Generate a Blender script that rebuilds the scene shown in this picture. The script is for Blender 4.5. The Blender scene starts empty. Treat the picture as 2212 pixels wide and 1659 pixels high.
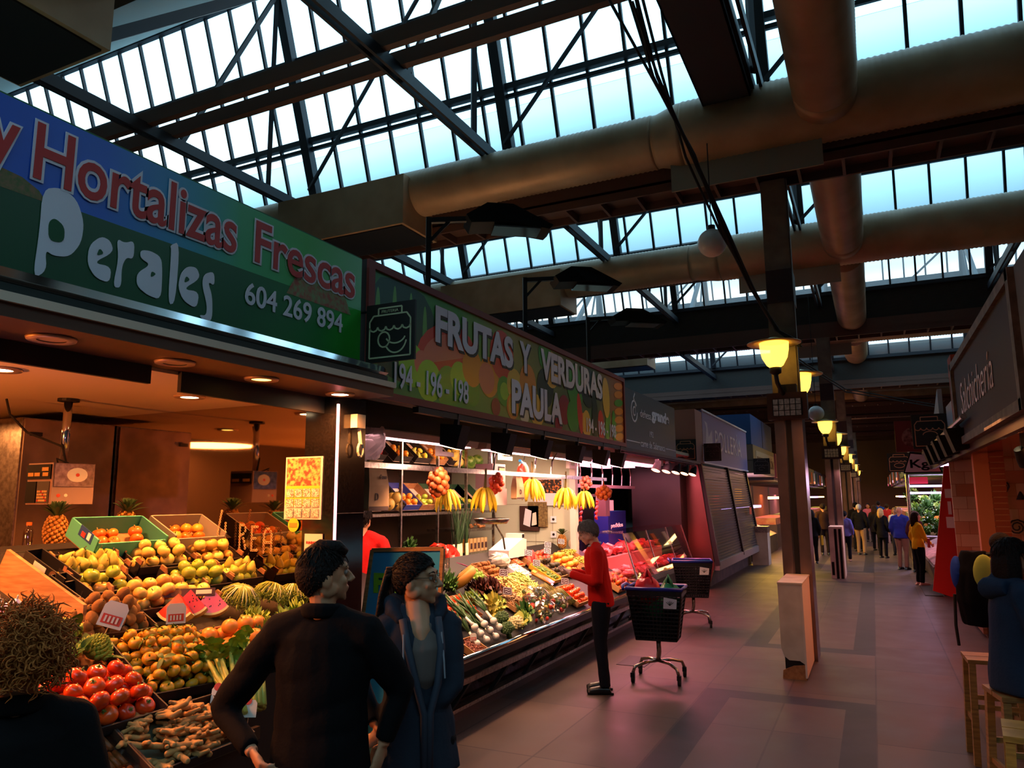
import bpy, math, random
import numpy as np
from mathutils import Vector as V, Matrix, Euler
R = random.Random(7)
SC = bpy.context.scene
COL = SC.collection
# ---------------------------------------------------------------- camera, sky, exposure
YAW, PITCH, ROLL, FPX = 0.450416, 0.154098, -0.006749, 1590.32
IW, IH = 2212, 1659
CAM = V((0, 0, 2.0))
_f = V((-math.sin(YAW)*math.cos(PITCH), math.cos(YAW)*math.cos(PITCH), math.sin(PITCH)))
_r0 = V((math.cos(YAW), math.sin(YAW), 0)); _u0 = _r0.cross(_f)
_r = _r0*math.cos(ROLL)+_u0*math.sin(ROLL); _u = _u0*math.cos(ROLL)-_r0*math.sin(ROLL)
cd = bpy.data.cameras.new('camera'); cam = bpy.data.objects.new('camera', cd); COL.objects.link(cam)
cd.sensor_width = 36; cd.lens = FPX/IW*36; cd.clip_end = 300
cam.matrix_world = Matrix(((_r.x, _u.x, -_f.x, 0), (_r.y, _u.y, -_f.y, 0), (_r.z, _u.z, -_f.z, 2.0), (0, 0, 0, 1)))
SC.camera = cam
SC.view_settings.view_transform = 'Standard'; SC.view_settings.look = 'None'
SC.view_settings.exposure = 0.0; SC.view_settings.gamma = 1.0
SC.view_settings.use_curve_mapping = False
SC.cycles.use_denoising = True
SC.cycles.max_bounces = 8; SC.cycles.diffuse_bounces = 3; SC.cycles.glossy_bounces = 3
SC.cycles.transmission_bounces = 4; SC.cycles.transparent_max_bounces = 8
SC.cycles.sample_clamp_indirect = 4.0
SC.cycles.caustics_reflective = False; SC.cycles.caustics_refractive = False
def lin(h):
    if not isinstance(h, str): return tuple(h)
    h = h.lstrip('#'); o = []
    for i in (0, 2, 4):
        v = int(h[i:i+2], 16)/255
        o.append(v/12.92 if v <= .04045 else ((v+.055)/1.055)**2.4)
    return tuple(o)
W = bpy.data.worlds.new('dusk_sky'); SC.world = W; W.use_nodes = True
nt = W.node_tree; nt.nodes.clear()
tc = nt.nodes.new('ShaderNodeTexCoord'); sx = nt.nodes.new('ShaderNodeSeparateXYZ'); rp = nt.nodes.new('ShaderNodeValToRGB')
bg = nt.nodes.new('ShaderNodeBackground'); ow = nt.nodes.new('ShaderNodeOutputWorld')
nt.links.new(tc.outputs['Generated'], sx.inputs[0]); nt.links.new(sx.outputs['Z'], rp.inputs[0])
nt.links.new(rp.outputs[0], bg.inputs[0]); nt.links.new(bg.outputs[0], ow.inputs[0])
SKY = [(0.0, '#1a2028'), (.15, '#9fb6cc'), (.195, '#a9bfd2'), (.215, '#f3dfc0'), (.245, '#ece2d2'), (.272, '#a7bed4'), (.29, '#b9cad8'), (.303, '#f6e6c4'), (.33, '#fff3dd'), (.37, '#f2fbff'), (.46, '#b4e6fc'), (1.0, '#a6dcfb')]
el = rp.color_ramp.elements
while len(el) > 1: el.remove(el[0])
el[0].position = 0
for i, (p, c_) in enumerate(SKY):
    e = el[0] if i == 0 else el.new(p)
    e.position = p; e.color = (*lin(c_), 1)
bg.inputs[1].default_value = 3.1
def lamp(kind, loc, energy, color, size=.05, target=None, angle=100, blend=.5, sy=None):
    d = bpy.data.lights.new('lamp_light', kind); o = bpy.data.objects.new('lamp_light', d); COL.objects.link(o)
    d.energy = energy; d.color = lin(color); o.location = loc
    if kind == 'AREA':
        d.shape = 'RECTANGLE' if sy else 'DISK'; d.size = size
        if sy: d.size_y = sy
    else: d.shadow_soft_size = size
    if kind == 'SPOT': d.spot_size = math.radians(angle); d.spot_blend = blend
    if target is not None:
        o.rotation_euler = (V(target)-V(loc)).to_track_quat('-Z', 'Y').to_euler()
    return o
# ---------------------------------------------------------------- helpers
def px(x, y, X=None, Y=None, Z=None):
    """the point of the plane X=, Y= or Z= that the photo shows at pixel x, y"""
    d = _f*FPX+_r*(x-IW/2)-_u*(y-IH/2)
    i, v = (0, X) if X is not None else (1, Y) if Y is not None else (2, Z)
    return CAM+d*((v-CAM[i])/d[i])
MC = {}
def mat(name, col='#888888', rough=.6, metal=0., col2=None, scale=12., bump=0., es=0., emit=None, alpha=1., spec=.5, rnd=None, kind='noise', trans=0., detail=3., lo=.35, hi=.65, coat=0., sheen=0.):
    if name in MC: return MC[name]
    m = bpy.data.materials.new(name); MC[name] = m; m.use_nodes = True
    n = m.node_tree.nodes; l = m.node_tree.links; b = n['Principled BSDF']
    b.inputs['Base Color'].default_value = (*lin(col), 1); b.inputs['Roughness'].default_value = rough
    b.inputs['Metallic'].default_value = metal; b.inputs['Alpha'].default_value = alpha
    b.inputs['Specular IOR Level'].default_value = spec; b.inputs['Transmission Weight'].default_value = trans
    b.inputs['Coat Weight'].default_value = coat
    if es: b.inputs['Emission Color'].default_value = (*lin(emit or col), 1); b.inputs['Emission Strength'].default_value = es
    cur = None
    if col2 or bump:
        t = n.new('ShaderNodeTexCoord')
        if kind == 'noise': x = n.new('ShaderNodeTexNoise'); x.inputs['Scale'].default_value = scale; x.inputs['Detail'].default_value = detail; fo = x.outputs['Fac']
        elif kind == 'voro': x = n.new('ShaderNodeTexVoronoi'); x.inputs['Scale'].default_value = scale; fo = x.outputs['Distance']
        elif kind in 'XYZ': x = n.new('ShaderNodeTexWave'); x.bands_direction = kind; x.inputs['Scale'].default_value = scale; x.inputs['Distortion'].default_value = 0; fo = x.outputs['Fac']
        elif kind == 'wood':
            x = n.new('ShaderNodeTexNoise'); mp = n.new('ShaderNodeMapping'); mp.inputs['Scale'].default_value = (1, 1, 8); l.new(t.outputs['Object'], mp.inputs[0]); l.new(mp.outputs[0], x.inputs['Vector']); x.inputs['Scale'].default_value = scale; fo = x.outputs['Fac']
        if kind != 'wood': l.new(t.outputs['Object'], x.inputs['Vector'])
        if col2:
            r = n.new('ShaderNodeValToRGB'); r.color_ramp.elements[0].position = lo; r.color_ramp.elements[1].position = hi
            r.color_ramp.elements[0].color = (*lin(col), 1); r.color_ramp.elements[1].color = (*lin(col2), 1)
            l.new(fo, r.inputs[0]); cur = r.outputs[0]
        if bump:
            bp = n.new('ShaderNodeBump'); bp.inputs['Strength'].default_value = bump; bp.inputs['Distance'].default_value = .02
            l.new(fo, bp.inputs['Height']); l.new(bp.outputs[0], b.inputs['Normal'])
    if rnd:
        oi = n.new('ShaderNodeObjectInfo'); mx = n.new('ShaderNodeMix'); mx.data_type = 'RGBA'
        l.new(oi.outputs['Random'], mx.inputs['Factor'])
        if cur: l.new(cur, mx.inputs['A'])
        else: mx.inputs['A'].default_value = (*lin(col), 1)
        mx.inputs['B'].default_value = (*lin(rnd), 1); cur = mx.outputs['Result']
    if cur: l.new(cur, b.inputs['Base Color'])
    return m
def glass_mat(name, tint='#ffffff', refl=.06, rough=.02, milk=0.):
    """thin pane: lets light through, a little gloss and, if milky, a little scatter"""
    if name in MC: return MC[name]
    m = bpy.data.materials.new(name); MC[name] = m; m.use_nodes = True
    n = m.node_tree.nodes; l = m.node_tree.links; n.clear()
    o = n.new('ShaderNodeOutputMaterial'); t = n.new('ShaderNodeBsdfTransparent'); g = n.new('ShaderNodeBsdfGlossy'); mx = n.new('ShaderNodeMixShader')
    t.inputs[0].default_value = (*lin(tint), 1); g.inputs['Roughness'].default_value = rough
    lw = n.new('ShaderNodeLayerWeight'); lw.inputs[0].default_value = .25
    ma = n.new('ShaderNodeMath'); ma.operation = 'MULTIPLY_ADD'; ma.inputs[1].default_value = .5; ma.inputs[2].default_value = refl
    l.new(lw.outputs['Fresnel'], ma.inputs[0]); l.new(ma.outputs[0], mx.inputs[0]); l.new(t.outputs[0], mx.inputs[1]); l.new(g.outputs[0], mx.inputs[2])
    last = mx
    if milk:
        tr = n.new('ShaderNodeBsdfTranslucent'); tr.inputs[0].default_value = (.9, .95, 1, 1); m2 = n.new('ShaderNodeMixShader'); m2.inputs[0].default_value = milk
        l.new(mx.outputs[0], m2.inputs[1]); l.new(tr.outputs[0], m2.inputs[2]); last = m2
    l.new(last.outputs[0], o.inputs[0]); return m
class B:
    """collects shapes; .obj() links them as ONE mesh object"""
    def __init__(s): s.v = []; s.f = []; s.mi = []; s.k = 0
    def add(s, vs, fs):
        o = len(s.v); s.v += [tuple(p) for p in vs]; s.f += [tuple(i+o for i in q) for q in fs]; s.mi += [s.k]*len(fs); return s
    def m(s, k): s.k = k; return s
    def box(s, c, d, rot=None, at=None):
        c = V(c); h = V(d)/2; M = Euler(rot).to_matrix() if rot is not None else (at or Matrix.Identity(3))
        vs = [c+M@V((x*h.x, y*h.y, z*h.z)) for x in (-1, 1) for y in (-1, 1) for z in (-1, 1)]
        return s.add(vs, [(0, 1, 3, 2), (4, 6, 7, 5), (0, 4, 5, 1), (2, 3, 7, 6), (0, 2, 6, 4), (1, 5, 7, 3)])
    def b2(s, a, b): return s.box([(p+q)/2 for p, q in zip(a, b)], [abs(q-p) for p, q in zip(a, b)])
    def tube(s, pts, r, n=8, cap=True, up=None, flat=1.):
        pts = [V(p) for p in pts]; L = len(pts); rs = r if isinstance(r, (list, tuple)) else [r]*L
        vs = []; fs = []; prev = V(up) if up is not None else None
        for i, p in enumerate(pts):
            t = (pts[min(i+1, L-1)]-pts[max(i-1, 0)])
            t = t.normalized() if t.length > 1e-9 else V((0, 0, 1))
            if prev is None: prev = t.orthogonal()
            a = prev-t*prev.dot(t); a = a.normalized() if a.length > 1e-6 else t.orthogonal().normalized()
            b = t.cross(a); prev = a
            for j in range(n):
                q = 2*math.pi*j/n; vs.append(p+(a*math.cos(q)*flat+b*math.sin(q))*rs[i])
        for i in range(L-1):
            for j in range(n): fs.append((i*n+j, i*n+(j+1) % n, (i+1)*n+(j+1) % n, (i+1)*n+j))
        if cap: fs.append(tuple(range(n-1, -1, -1))); fs.append(tuple((L-1)*n+j for j in range(n)))
        return s.add(vs, fs)
    def cyl(s, a, b, r, n=12, r2=None): return s.tube([a, b], [r, r if r2 is None else r2], n)
    def bar(s, a, b, w, h, up=(0, 0, 1)):
        a, b = V(a), V(b); t = (b-a).normalized(); u = V(up); u = u-t*u.dot(t)
        u = u.normalized() if u.length > 1e-4 else t.orthogonal().normalized(); q = t.cross(u)
        return s.box((a+b)/2, (w, (b-a).length, h), at=Matrix((q, t, u)).transposed())
    def sph(s, c, r, nu=12, nv=8, at=None):
        r = V(r) if not isinstance(r, (int, float)) else V((r, r, r)); c = V(c); M = at or Matrix.Identity(3); vs = [c+M@V((0, 0, -r.z))]; fs = []
        for i in range(1, nv):
            a = -math.pi/2+math.pi*i/nv
            for j in range(nu):
                q = 2*math.pi*j/nu; vs.append(c+M@V((r.x*math.cos(a)*math.cos(q), r.y*math.cos(a)*math.sin(q), r.z*math.sin(a))))
        vs.append(c+M@V((0, 0, r.z))); T = len(vs)-1
        for j in range(nu): fs.append((0, 1+(j+1) % nu, 1+j)); fs.append((T, T-nu+j, T-nu+(j+1) % nu))
        for i in range(nv-2):
            for j in range(nu): a = 1+i*nu; fs.append((a+j, a+(j+1) % nu, a+nu+(j+1) % nu, a+nu+j))
        return s.add(vs, fs)
    def lathe(s, prof, c=(0, 0, 0), n=16, at=None, cap=True):
        c = V(c); M = at or Matrix.Identity(3); vs = []; fs = []; L = len(prof)
        for r, z in prof:
            for j in range(n): q = 2*math.pi*j/n; vs.append(c+M@V((r*math.cos(q), r*math.sin(q), z)))
        for i in range(L-1):
            for j in range(n): fs.append((i*n+j, i*n+(j+1) % n, (i+1)*n+(j+1) % n, (i+1)*n+j))
        if cap and prof[0][0] > 1e-5: fs.append(tuple(range(n-1, -1, -1)))
        if cap and prof[-1][0] > 1e-5: fs.append(tuple((L-1)*n+j for j in range(n)))
        return s.add(vs, fs)
    def poly(s, pts, thick=None):
        pts = [V(p) for p in pts]; n = len(pts)
        if thick is None: return s.add(pts, [tuple(range(n))])
        t = V(thick); vs = pts+[p+t for p in pts]
        return s.add(vs, [tuple(range(n-1, -1, -1)), tuple(range(n, 2*n))]+[(i, (i+1) % n, n+(i+1) % n, n+i) for i in range(n)])
    def obj(s, name, m, parent=None, smooth=False, loc=None, kind=None, label=None):
        me = bpy.data.meshes.new(name); me.from_pydata([tuple(p) for p in s.v], [], s.f)
        for x in (m if isinstance(m, (list, tuple)) else [m]): me.materials.append(x)
        if any(s.mi): me.polygons.foreach_set('material_index', s.mi)
        if smooth: me.polygons.foreach_set('use_smooth', [True]*len(s.f))
        me.update(); o = bpy.data.objects.new(name, me); COL.objects.link(o)
        if parent is not None: o.parent = parent
        if loc is not None: o.location = loc
        if kind: o['kind'] = kind
        if label: o['label'] = label
        return o
def tag(o, label, cat, group=None):
    o['label'] = label; o['category'] = cat
    if group: o['group'] = group
    return o
def thing(name, label, cat, loc=(0, 0, 0), rot=(0, 0, 0), group=None):
    o = bpy.data.objects.new(name, None); COL.objects.link(o); o.location = loc; o.rotation_euler = rot; o.empty_display_size = .1
    return tag(o, label, cat, group)
def dup(root, loc, rot=None, label=None, group=None, scale=None):
    r = root.copy(); COL.objects.link(r); r.location = loc
    if rot is not None: r.rotation_mode = 'XYZ'; r.rotation_euler = rot
    if scale: r.scale = (scale,)*3
    if label: r['label'] = label
    if group: r['group'] = group
    for ch in KIDS(root):
        c = ch.copy(); COL.objects.link(c); c.parent = r
        for g in KIDS(ch):
            d = g.copy(); COL.objects.link(d); d.parent = c
    return r
def KIDS(o):
    if o.name not in _kc: _kc[o.name] = list(o.children)
    return _kc[o.name]
_kc = {}
def bake(o, mods):
    """apply modifiers of a mesh object, keeping it one mesh"""
    for t, kw in mods:
        md = o.modifiers.new(t, t)
        for k, v in kw.items(): setattr(md, k, v)
    dg = bpy.context.evaluated_depsgraph_get(); me = bpy.data.meshes.new_from_object(o.evaluated_get(dg), depsgraph=dg)
    o.modifiers.clear(); o.data = me; me.name = o.name
    return o
def blend_mesh(b, name, m, parent=None, vox=.008, smooth=4, wrinkle=0., wscale=9., seed=0, loc=None):
    """merge overlapping shapes into one continuous skin"""
    o = b.obj(name, m, parent, loc=loc)
    bake(o, [('REMESH', dict(mode='VOXEL', voxel_size=vox)), ('SMOOTH', dict(factor=.5, iterations=smooth))])
    me = o.data
    if wrinkle:
        n = len(me.vertices); co = np.empty(n*3, 'f'); me.vertices.foreach_get('co', co); co = co.reshape(-1, 3)
        no = np.empty(n*3, 'f'); me.vertex_normals.foreach_get('vector', no); no = no.reshape(-1, 3)
        g = np.random.RandomState(seed+3); d = np.zeros(n)
        for _ in range(7):
            kv = g.normal(size=3)*wscale; d += np.sin(co@kv+g.rand()*6.3)/7
        co = co+no*(np.abs(d)[:, None]*2-.3)*wrinkle; me.vertices.foreach_set('co', co.ravel().astype('f'))
    me.polygons.foreach_set('use_smooth', [True]*len(me.polygons)); me.update()
    return o
def strip(pts, w, n=(1, 0, 0), th=.004):
    """a thin raised line on a board, as a bar along pts"""
    b = B(); pts = [V(p) for p in pts]
    for a, c in zip(pts, pts[1:]): b.bar(a, c, w, th, up=n)
    return b
FACE = {'L': (V((0, 1, 0)), V((1, 0, 0))), 'R': (V((0, -1, 0)), V((-1, 0, 0))), 'F': (V((1, 0, 0)), V((0, -1, 0)))}
def txt(s, o, w, h, m, parent, face='L', bold=0., name='lettering', th=.004, shear=0., fat=None):
    """writing on a board: o is its lower left corner, w x h its size"""
    cu = bpy.data.curves.new(name, 'FONT'); cu.body = s; cu.size = 1; cu.extrude = .02; cu.offset = bold; cu.shear = shear; cu.resolution_u = 4
    t = bpy.data.objects.new(name, cu); COL.objects.link(t)
    dg = bpy.context.evaluated_depsgraph_get(); me = bpy.data.meshes.new_from_object(t.evaluated_get(dg), depsgraph=dg)
    bpy.data.objects.remove(t); bpy.data.curves.remove(cu)
    n = len(me.vertices); co = np.empty(n*3, 'f'); me.vertices.foreach_get('co', co); co = co.reshape(-1, 3)
    lo, hi = co.min(0), co.max(0); q = (co-lo)/np.maximum(hi-lo, 1e-6)
    ax, nn = FACE[face]; o = V(o)
    P = np.array(o)[None]+q[:, :1]*w*np.array(ax)+q[:, 1:2]*h*np.array((0, 0, 1))+q[:, 2:3]*th*np.array(nn)
    if parent is not None: P = P-np.array(parent.matrix_basis.translation)[None]
    me.vertices.foreach_set('co', P.ravel().astype('f')); me.materials.clear(); me.materials.append(m); me.update()
    r = bpy.data.objects.new(name, me); COL.objects.link(r)
    if parent is not None: r.parent = parent
    return r
# ---------------------------------------------------------------- shared materials
STEEL = mat('brushed_steel', '#b8b4b0', .28, 1., '#8d8984', 30)
CHROME = mat('polished_chrome', '#d8d8da', .12, 1.)
DKM = mat('dark_iron', '#15161a', .55, .3)
BLK = mat('black_paint', '#0b0b0c', .6, spec=.15)
WHITE = mat('white_print', '#e9e6ea', .5)
RUB = mat('black_rubber', '#0e0e0f', .8)
CARD = mat('brown_cardboard', '#a8754a', .85, 0, '#8f5f3a', 20)
WOOD = mat('pale_wood', '#b98a58', .7, 0, '#94683c', 6, .1, kind='wood')
BLKCARD = mat('black_printed_card', '#120f10', .5)
# ---------------------------------------------------------------- the hall
def part(b, name, m, t, smooth=False, label=None, kind=None):
    return b.obj(name, m, t, smooth, loc=-t.location, label=label, kind=kind)
def struct(b, name, m, smooth=False): return b.obj(name, m, None, smooth, kind='structure')
def floor_mat():
    m = mat('floor_tiles', '#7a6b66', .42, spec=.22)
    n = m.node_tree.nodes; l = m.node_tree.links; b = n['Principled BSDF']
    t = n.new('ShaderNodeTexCoord'); mp = n.new('ShaderNodeMapping'); mp.inputs['Location'].default_value = (.93, .2, 0)
    k = n.new('ShaderNodeTexBrick'); k.offset = 0; k.inputs['Scale'].default_value = 1; k.inputs['Mortar Size'].default_value = .009
    k.inputs['Brick Width'].default_value = .81; k.inputs['Row Height'].default_value = 1.45; k.inputs['Color1'].default_value = (*lin('#5a4a43'), 1)
    k.inputs['Color2'].default_value = (*lin('#493e3a'), 1); k.inputs['Mortar'].default_value = (*lin('#38302f'), 1)
    no = n.new('ShaderNodeTexNoise'); no.inputs['Scale'].default_value = 2.2; no.inputs['Detail'].default_value = 8
    mx = n.new('ShaderNodeMix'); mx.data_type = 'RGBA'; mx.blend_type = 'MULTIPLY'; mx.inputs['Factor'].default_value = .8
    r = n.new('ShaderNodeValToRGB'); r.color_ramp.elements[0].position = .3; r.color_ramp.elements[0].color = (.62, .62, .64, 1); r.color_ramp.elements[1].position = .7
    n2 = n.new('ShaderNodeMath'); n2.operation = 'MULTIPLY_ADD'; n2.inputs[1].default_value = .3; n2.inputs[2].default_value = .33
    l.new(t.outputs['Object'], mp.inputs[0]); l.new(mp.outputs[0], k.inputs['Vector']); l.new(t.outputs['Object'], no.inputs['Vector'])
    l.new(no.outputs['Fac'], r.inputs[0]); l.new(k.outputs['Color'], mx.inputs['A']); l.new(r.outputs[0], mx.inputs['B']); l.new(mx.outputs['Result'], b.inputs['Base Color'])
    l.new(no.outputs['Fac'], n2.inputs[0]); l.new(n2.outputs[0], b.inputs['Roughness'])
    return m
SLATE = mat('dark_slate_tile', '#1b1b21', .5, 0, '#26252c', 3, spec=.22)
def build_floor():
    xs = [-22, -1.73, -1.45, -.38, -.12, 14]; ys = [-8]
    bands = []
    for k in range(-1, 6):
        a = 10.75+11.3*k; ys += [a, a+.3, a+8.55, a+8.85]; bands.append((a, a+.3, a+8.55, a+8.85))
    ys = sorted(set(y for y in ys if y >= -8))+[90]
    b = B()
    for i in range(len(xs)-1):
        for j in range(len(ys)-1):
            x = (xs[i]+xs[i+1])/2; y = (ys[j]+ys[j+1])/2; dark = 0
            for a, a2, c, c2 in bands:
                if a < y < c2 and -1.73 < x < -.12 and (y < a2 or y > c or x < -1.45 or x > -.38): dark = 1
            b.m(dark).add([(xs[i], ys[j], 0), (xs[i+1], ys[j], 0), (xs[i+1], ys[j+1], 0), (xs[i], ys[j+1], 0)], [(0, 1, 2, 3)])
    struct(b, 'floor', [floor_mat(), SLATE])
build_floor()
HW = mat('hall_wall', '#4a4038', .9)
struct(B().b2((-22.2, -8, 0), (-22, 90, 11.2)), 'wall_left', HW)
struct(B().b2((14, -8, 0), (14.2, 90, 11.2)), 'wall_right', HW)
struct(B().b2((-22, 72, 0), (14, 72.2, 11.2)), 'wall_far', mat('far_wall', '#8a745e', .8))
struct(B().b2((-22, -8.2, 0), (14, -8, 11.2)), 'wall_near', HW)
YB = [4.05, 10.2, 15.9, 21.5, 27.2]; ZB = [7.5, 7.5, 7.5, 7.5, 6.62]; X0, X1 = -22, 14
IRON = mat('roof_iron', '#20222b', .6, .2)
PANE = glass_mat('skylight_glass', '#eefbff', .03, .1, .12)
LINER = mat('corrugated_liner', '#b4beb8', .6)
DECK = mat('pale_roof_deck', '#e4eef2', .8)
DARKCOR = mat('dark_corrugated', '#2a2622', .8, 0, '#1c1916', 7, 0, kind='Z')
TRUSSX = [-16.8, -12.85, -8.9, -4.9, -.95, 3.05, 7]
for k, yb in enumerate(YB):
    zb = ZB[k]; yt, zt = yb-1.22, zb+3.6
    g = lambda z, o=0: yb-(z-zb)*1.22/3.6-o
    w = B().add([(X0, yb, zb), (X1, yb, zb), (X1, yt, zt), (X0, yt, zt)], [(0, 1, 2, 3)]).obj('window_%d' % (k+1), PANE, kind='structure')
    b = B(); x = -21.75
    while x < 13.9:
        b.bar((x, g(zb, .02), zb), (x, g(zt, .02), zt), .045, .07, up=(0, 1, 0)); x += .61
    for z, h in ((zb, .1), (zb+1, .1), (zb+2.28, .2), (zb+3.58, .1)): b.bar((X0, g(z, .05), z), (X1, g(z, .05), z), .1, h)
    b.bar((X0, g(zb+.86, .06), zb+.86), (X1, g(zb+.86, .06), zb+.86), .05, .07)
    b.obj('window_frame', IRON, w)
    # corrugated slope from the valley behind up to the head of the glass
    if k < 4:
        yv = (YB[k-1] if k else -.8)+.12; n = 44; pts = []
        for i in range(n+1):
            f = i/n; pts.append((yv+(yt-yv)*f, 7.5+(zt-7.5)*f+(.05 if i % 2 else 0)))
        b = B()
        for (ya, za), (yc, zc) in zip(pts, pts[1:]): b.add([(X0, ya, za), (X1, ya, za), (X1, yc, zc), (X0, yc, zc)], [(0, 1, 2, 3)])
        b.m(1).add([(X0, yv, 7.66), (X1, yv, 7.66), (X1, yt, zt+.1), (X0, yt, zt+.1)], [(0, 1, 2, 3)])
        struct(b, 'ceiling', [LINER, DECK])
    struct(B().b2((X0, yb, zb-.8), (X1, yb+.12, zb-.04)), 'trim_%d' % (k+1), DARKCOR)
BROWN = mat('brown_painted_steel', '#54382e', .6, .1)
GREYFIN = mat('grey_fascia', '#8a8172', .7)
for k, (y, z0, z1) in enumerate([(3.75, 7.1, 7.4), (10.15, 6.28, 6.72), (15.85, 6.85, 7.2), (21.75, 6.28, 6.7), (27.5, 5.6, 5.9), (33, 6.3, 6.9), (39, 6.3, 6.9), (45, 6.3, 6.9), (51, 6.3, 6.9), (57, 6.3, 6.9)]):
    b = B().b2((X0, y-.3, z0), (X1, y-.26, z1)).b2((X0, y+.26, z0), (X1, y+.3, z1)).b2((X0, y-.3, z0+.12), (X1, y+.3, z0+.16))
    x = -21.5
    while x < 14: b.b2((x, y-.26, z0), (x+.04, y+.26, z0+.12)); x += .55
    struct(b, 'trim_%d' % (k+11), BROWN)
OAK = mat('dark_far_ceiling', '#6a5442', .85, 0, '#543f30', .5)
b = B(); bp_ = B()
for ya, yb in ((27.45, 33.2), (35.2, 39.2), (41.2, 45.2), (47.2, 51.2), (53.2, 90)): b.b2((X0, ya, 7.0), (X1, yb, 7.1)); bp_.b2((X0, yb, 7.04), (X1, yb+2, 7.06)) if yb < 60 else None
for i in range(30): b.b2((X0, 29+2*i, 6.75), (X1, 29.2+2*i, 7.0))
struct(b, 'ceiling', OAK); struct(bp_, 'window_6', PANE)  # unseen glazed openings behind the beams, added to brighten the far hall
# trusses
def make_truss():
    t = thing('roof_truss', '', 'roof truss')
    bar = lambda n, a, c, w=.09, h=.14: B().bar((0, *a), (0, *c), w, h, up=(0, 0, 1)).obj(n, IRON, t)
    B().bar((-.05, -5.2, 0), (-.05, 0, 0), .04, .16).bar((.05, -5.2, 0), (.05, 0, 0), .04, .16).obj('bottom_chord', IRON, t)
    bar('rafter', (-.1, .35), (-1.3, 3.85), .17, .16); bar('rafter', (-5.1, .35), (-1.3, 3.8), .1, .16)
    bar('post', (-1.3, 0), (-1.3, 3.8), .06, .08)
    for a, c in (((-3.1, 0), (-1.3, 3.7)),): bar('diagonal', a, c, .05, .07)
    B().bar((0, -.3, .4), (3.9, -1.4, 3.7), .05, .05).obj('bracing_rod', IRON, t)
    return t
tr = make_truss()
NM = ['over the camera end', 'in the large nearest skylight', 'in the second skylight along the hall', 'in the third skylight along the hall', 'in the fourth skylight along the hall']
first = True
for k, yb in enumerate(YB):
    for x in TRUSSX[2 if k == 1 else 1 if k == 0 else 0:]:
        lab = 'dark steel roof truss '+NM[k]
        if first: tr.location = (x, yb, 7.2); tr['label'] = lab; tr['group'] = lab; first = False; t = tr
        else: t = dup(tr, (x, yb, ZB[k]-.3), label=lab, group=lab)
for k, (y, z) in enumerate(((6.55, 7.36), (6.95, 7.36))):
    o = B().bar((X0, y, z), (X1, y, z), .1, .2).obj('purlin_beam', BROWN)
    tag(o, 'long brown roof beam of the pair below the nearest skylight, '+('nearer one' if k == 0 else 'farther one'), 'beam')
# ducts
DUCT = mat('galvanised_duct', '#a88a6c', .5, .3, '#8f7052', 1.5)
def rib_tube(a, c, r, pitch=.07, n=28, h=.012):
    a, c = V(a), V(c); L = (c-a).length; t = (c-a)/L; u = V((0, 0, 1)); q = t.cross(u); b = B(); vs = []; fs = []; m = int(L/pitch)*2
    for i in range(m+1):
        rr = r+(h if i % 2 else 0)
        for j in range(n):
            g_ = 2*math.pi*j/n; vs.append(a+t*(L*i/m)+(u*math.cos(g_)+q*math.sin(g_))*rr)
    for i in range(m):
        for j in range(n): fs.append((i*n+j, i*n+(j+1) % n, (i+1)*n+(j+1) % n, (i+1)*n+j))
    fs.append(tuple(range(n-1, -1, -1))); fs.append(tuple(m*n+j for j in range(n)))
    return b.add(vs, fs)
def taper(a, c, r0, r1): return B().tube([a, V(a).lerp(V(c), .15), V(a).lerp(V(c), .85), c], [r0, r0, r1, r1], 28)
DL = [(3.33, 6.62, .4, 'above the near stall sign'), (9.5, 6.86, .36, 'nearest one over the fruit stall sign'), (15.2, 6.9, .38, 'second one along the hall'), (23.3, 6.9, .4, 'third one along the hall'), (31.4, 6.9, .4, 'fourth one along the hall'), (39, 6.85, .4, 'fifth one, deep in the hall'), (47, 6.8, .4, 'last one in the far dark')]
for k, (y, z, r, w) in enumerate(DL):
    t = thing('air_duct', 'fat round ribbed crosswise ventilation duct, '+w, 'air duct', (0, y, z))
    xa = -3.1 if k else -22
    if k == 1:
        part(rib_tube((-22, y, z), (-2.35, y, z), r), 'duct_pipe', DUCT, t, True)
        part(taper((-2.35, y, z), (-1.95, y, z), r, r+.08), 'reducer', DUCT, t, True)
        part(rib_tube((-1.95, y, z), (14, y, z), r+.08), 'duct_pipe', DUCT, t, True)
    elif k < 4:
        part(rib_tube((-22, y, z), (-3.1, y, z), r), 'duct_pipe', DUCT, t, True)
        part(taper((-3.1, y, z), (-2.5, y, z), r, r+.07), 'reducer', DUCT, t, True)
        part(rib_tube((-2.5, y, z), (14, y, z), r+.07), 'duct_pipe', DUCT, t, True)
    else: part(B().cyl((-22, y, z), (14, y, z), r, 24), 'duct_pipe', DUCT, t, True)
    if k < 4:   # plenum box with dark grille below, over the left stalls
        xr, xl = {0: (-5.76, -7.05), 1: (-6.2, -8.75), 2: (-5.9, -9), 3: (-6.2, -9)}[k]
        part(B().b2((xl, y-.5, z-r-.3), (xr, y+.5, z+r*.4)), 'plenum_box', DUCT, t)
        part(B().b2((xl+.05, y-.45, z-r-.32), (xr-.05, y+.45, z-r-.3)), 'grille', DKM, t)
    if k in (1, 2, 3): part(B().b2((-2.15, y-.05, z-r-.42), (-.25, y-.02, z-r+.05)), 'fascia_plate', GREYFIN, t)
LD = [(-3, 9.05, 'nearest section, passing overhead'), (9.98, 14.75, 'second section'), (15.68, 22.8, 'third section'), (23.8, 30.9, 'fourth section'), (31.9, 38.5, 'fifth section')]
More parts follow.
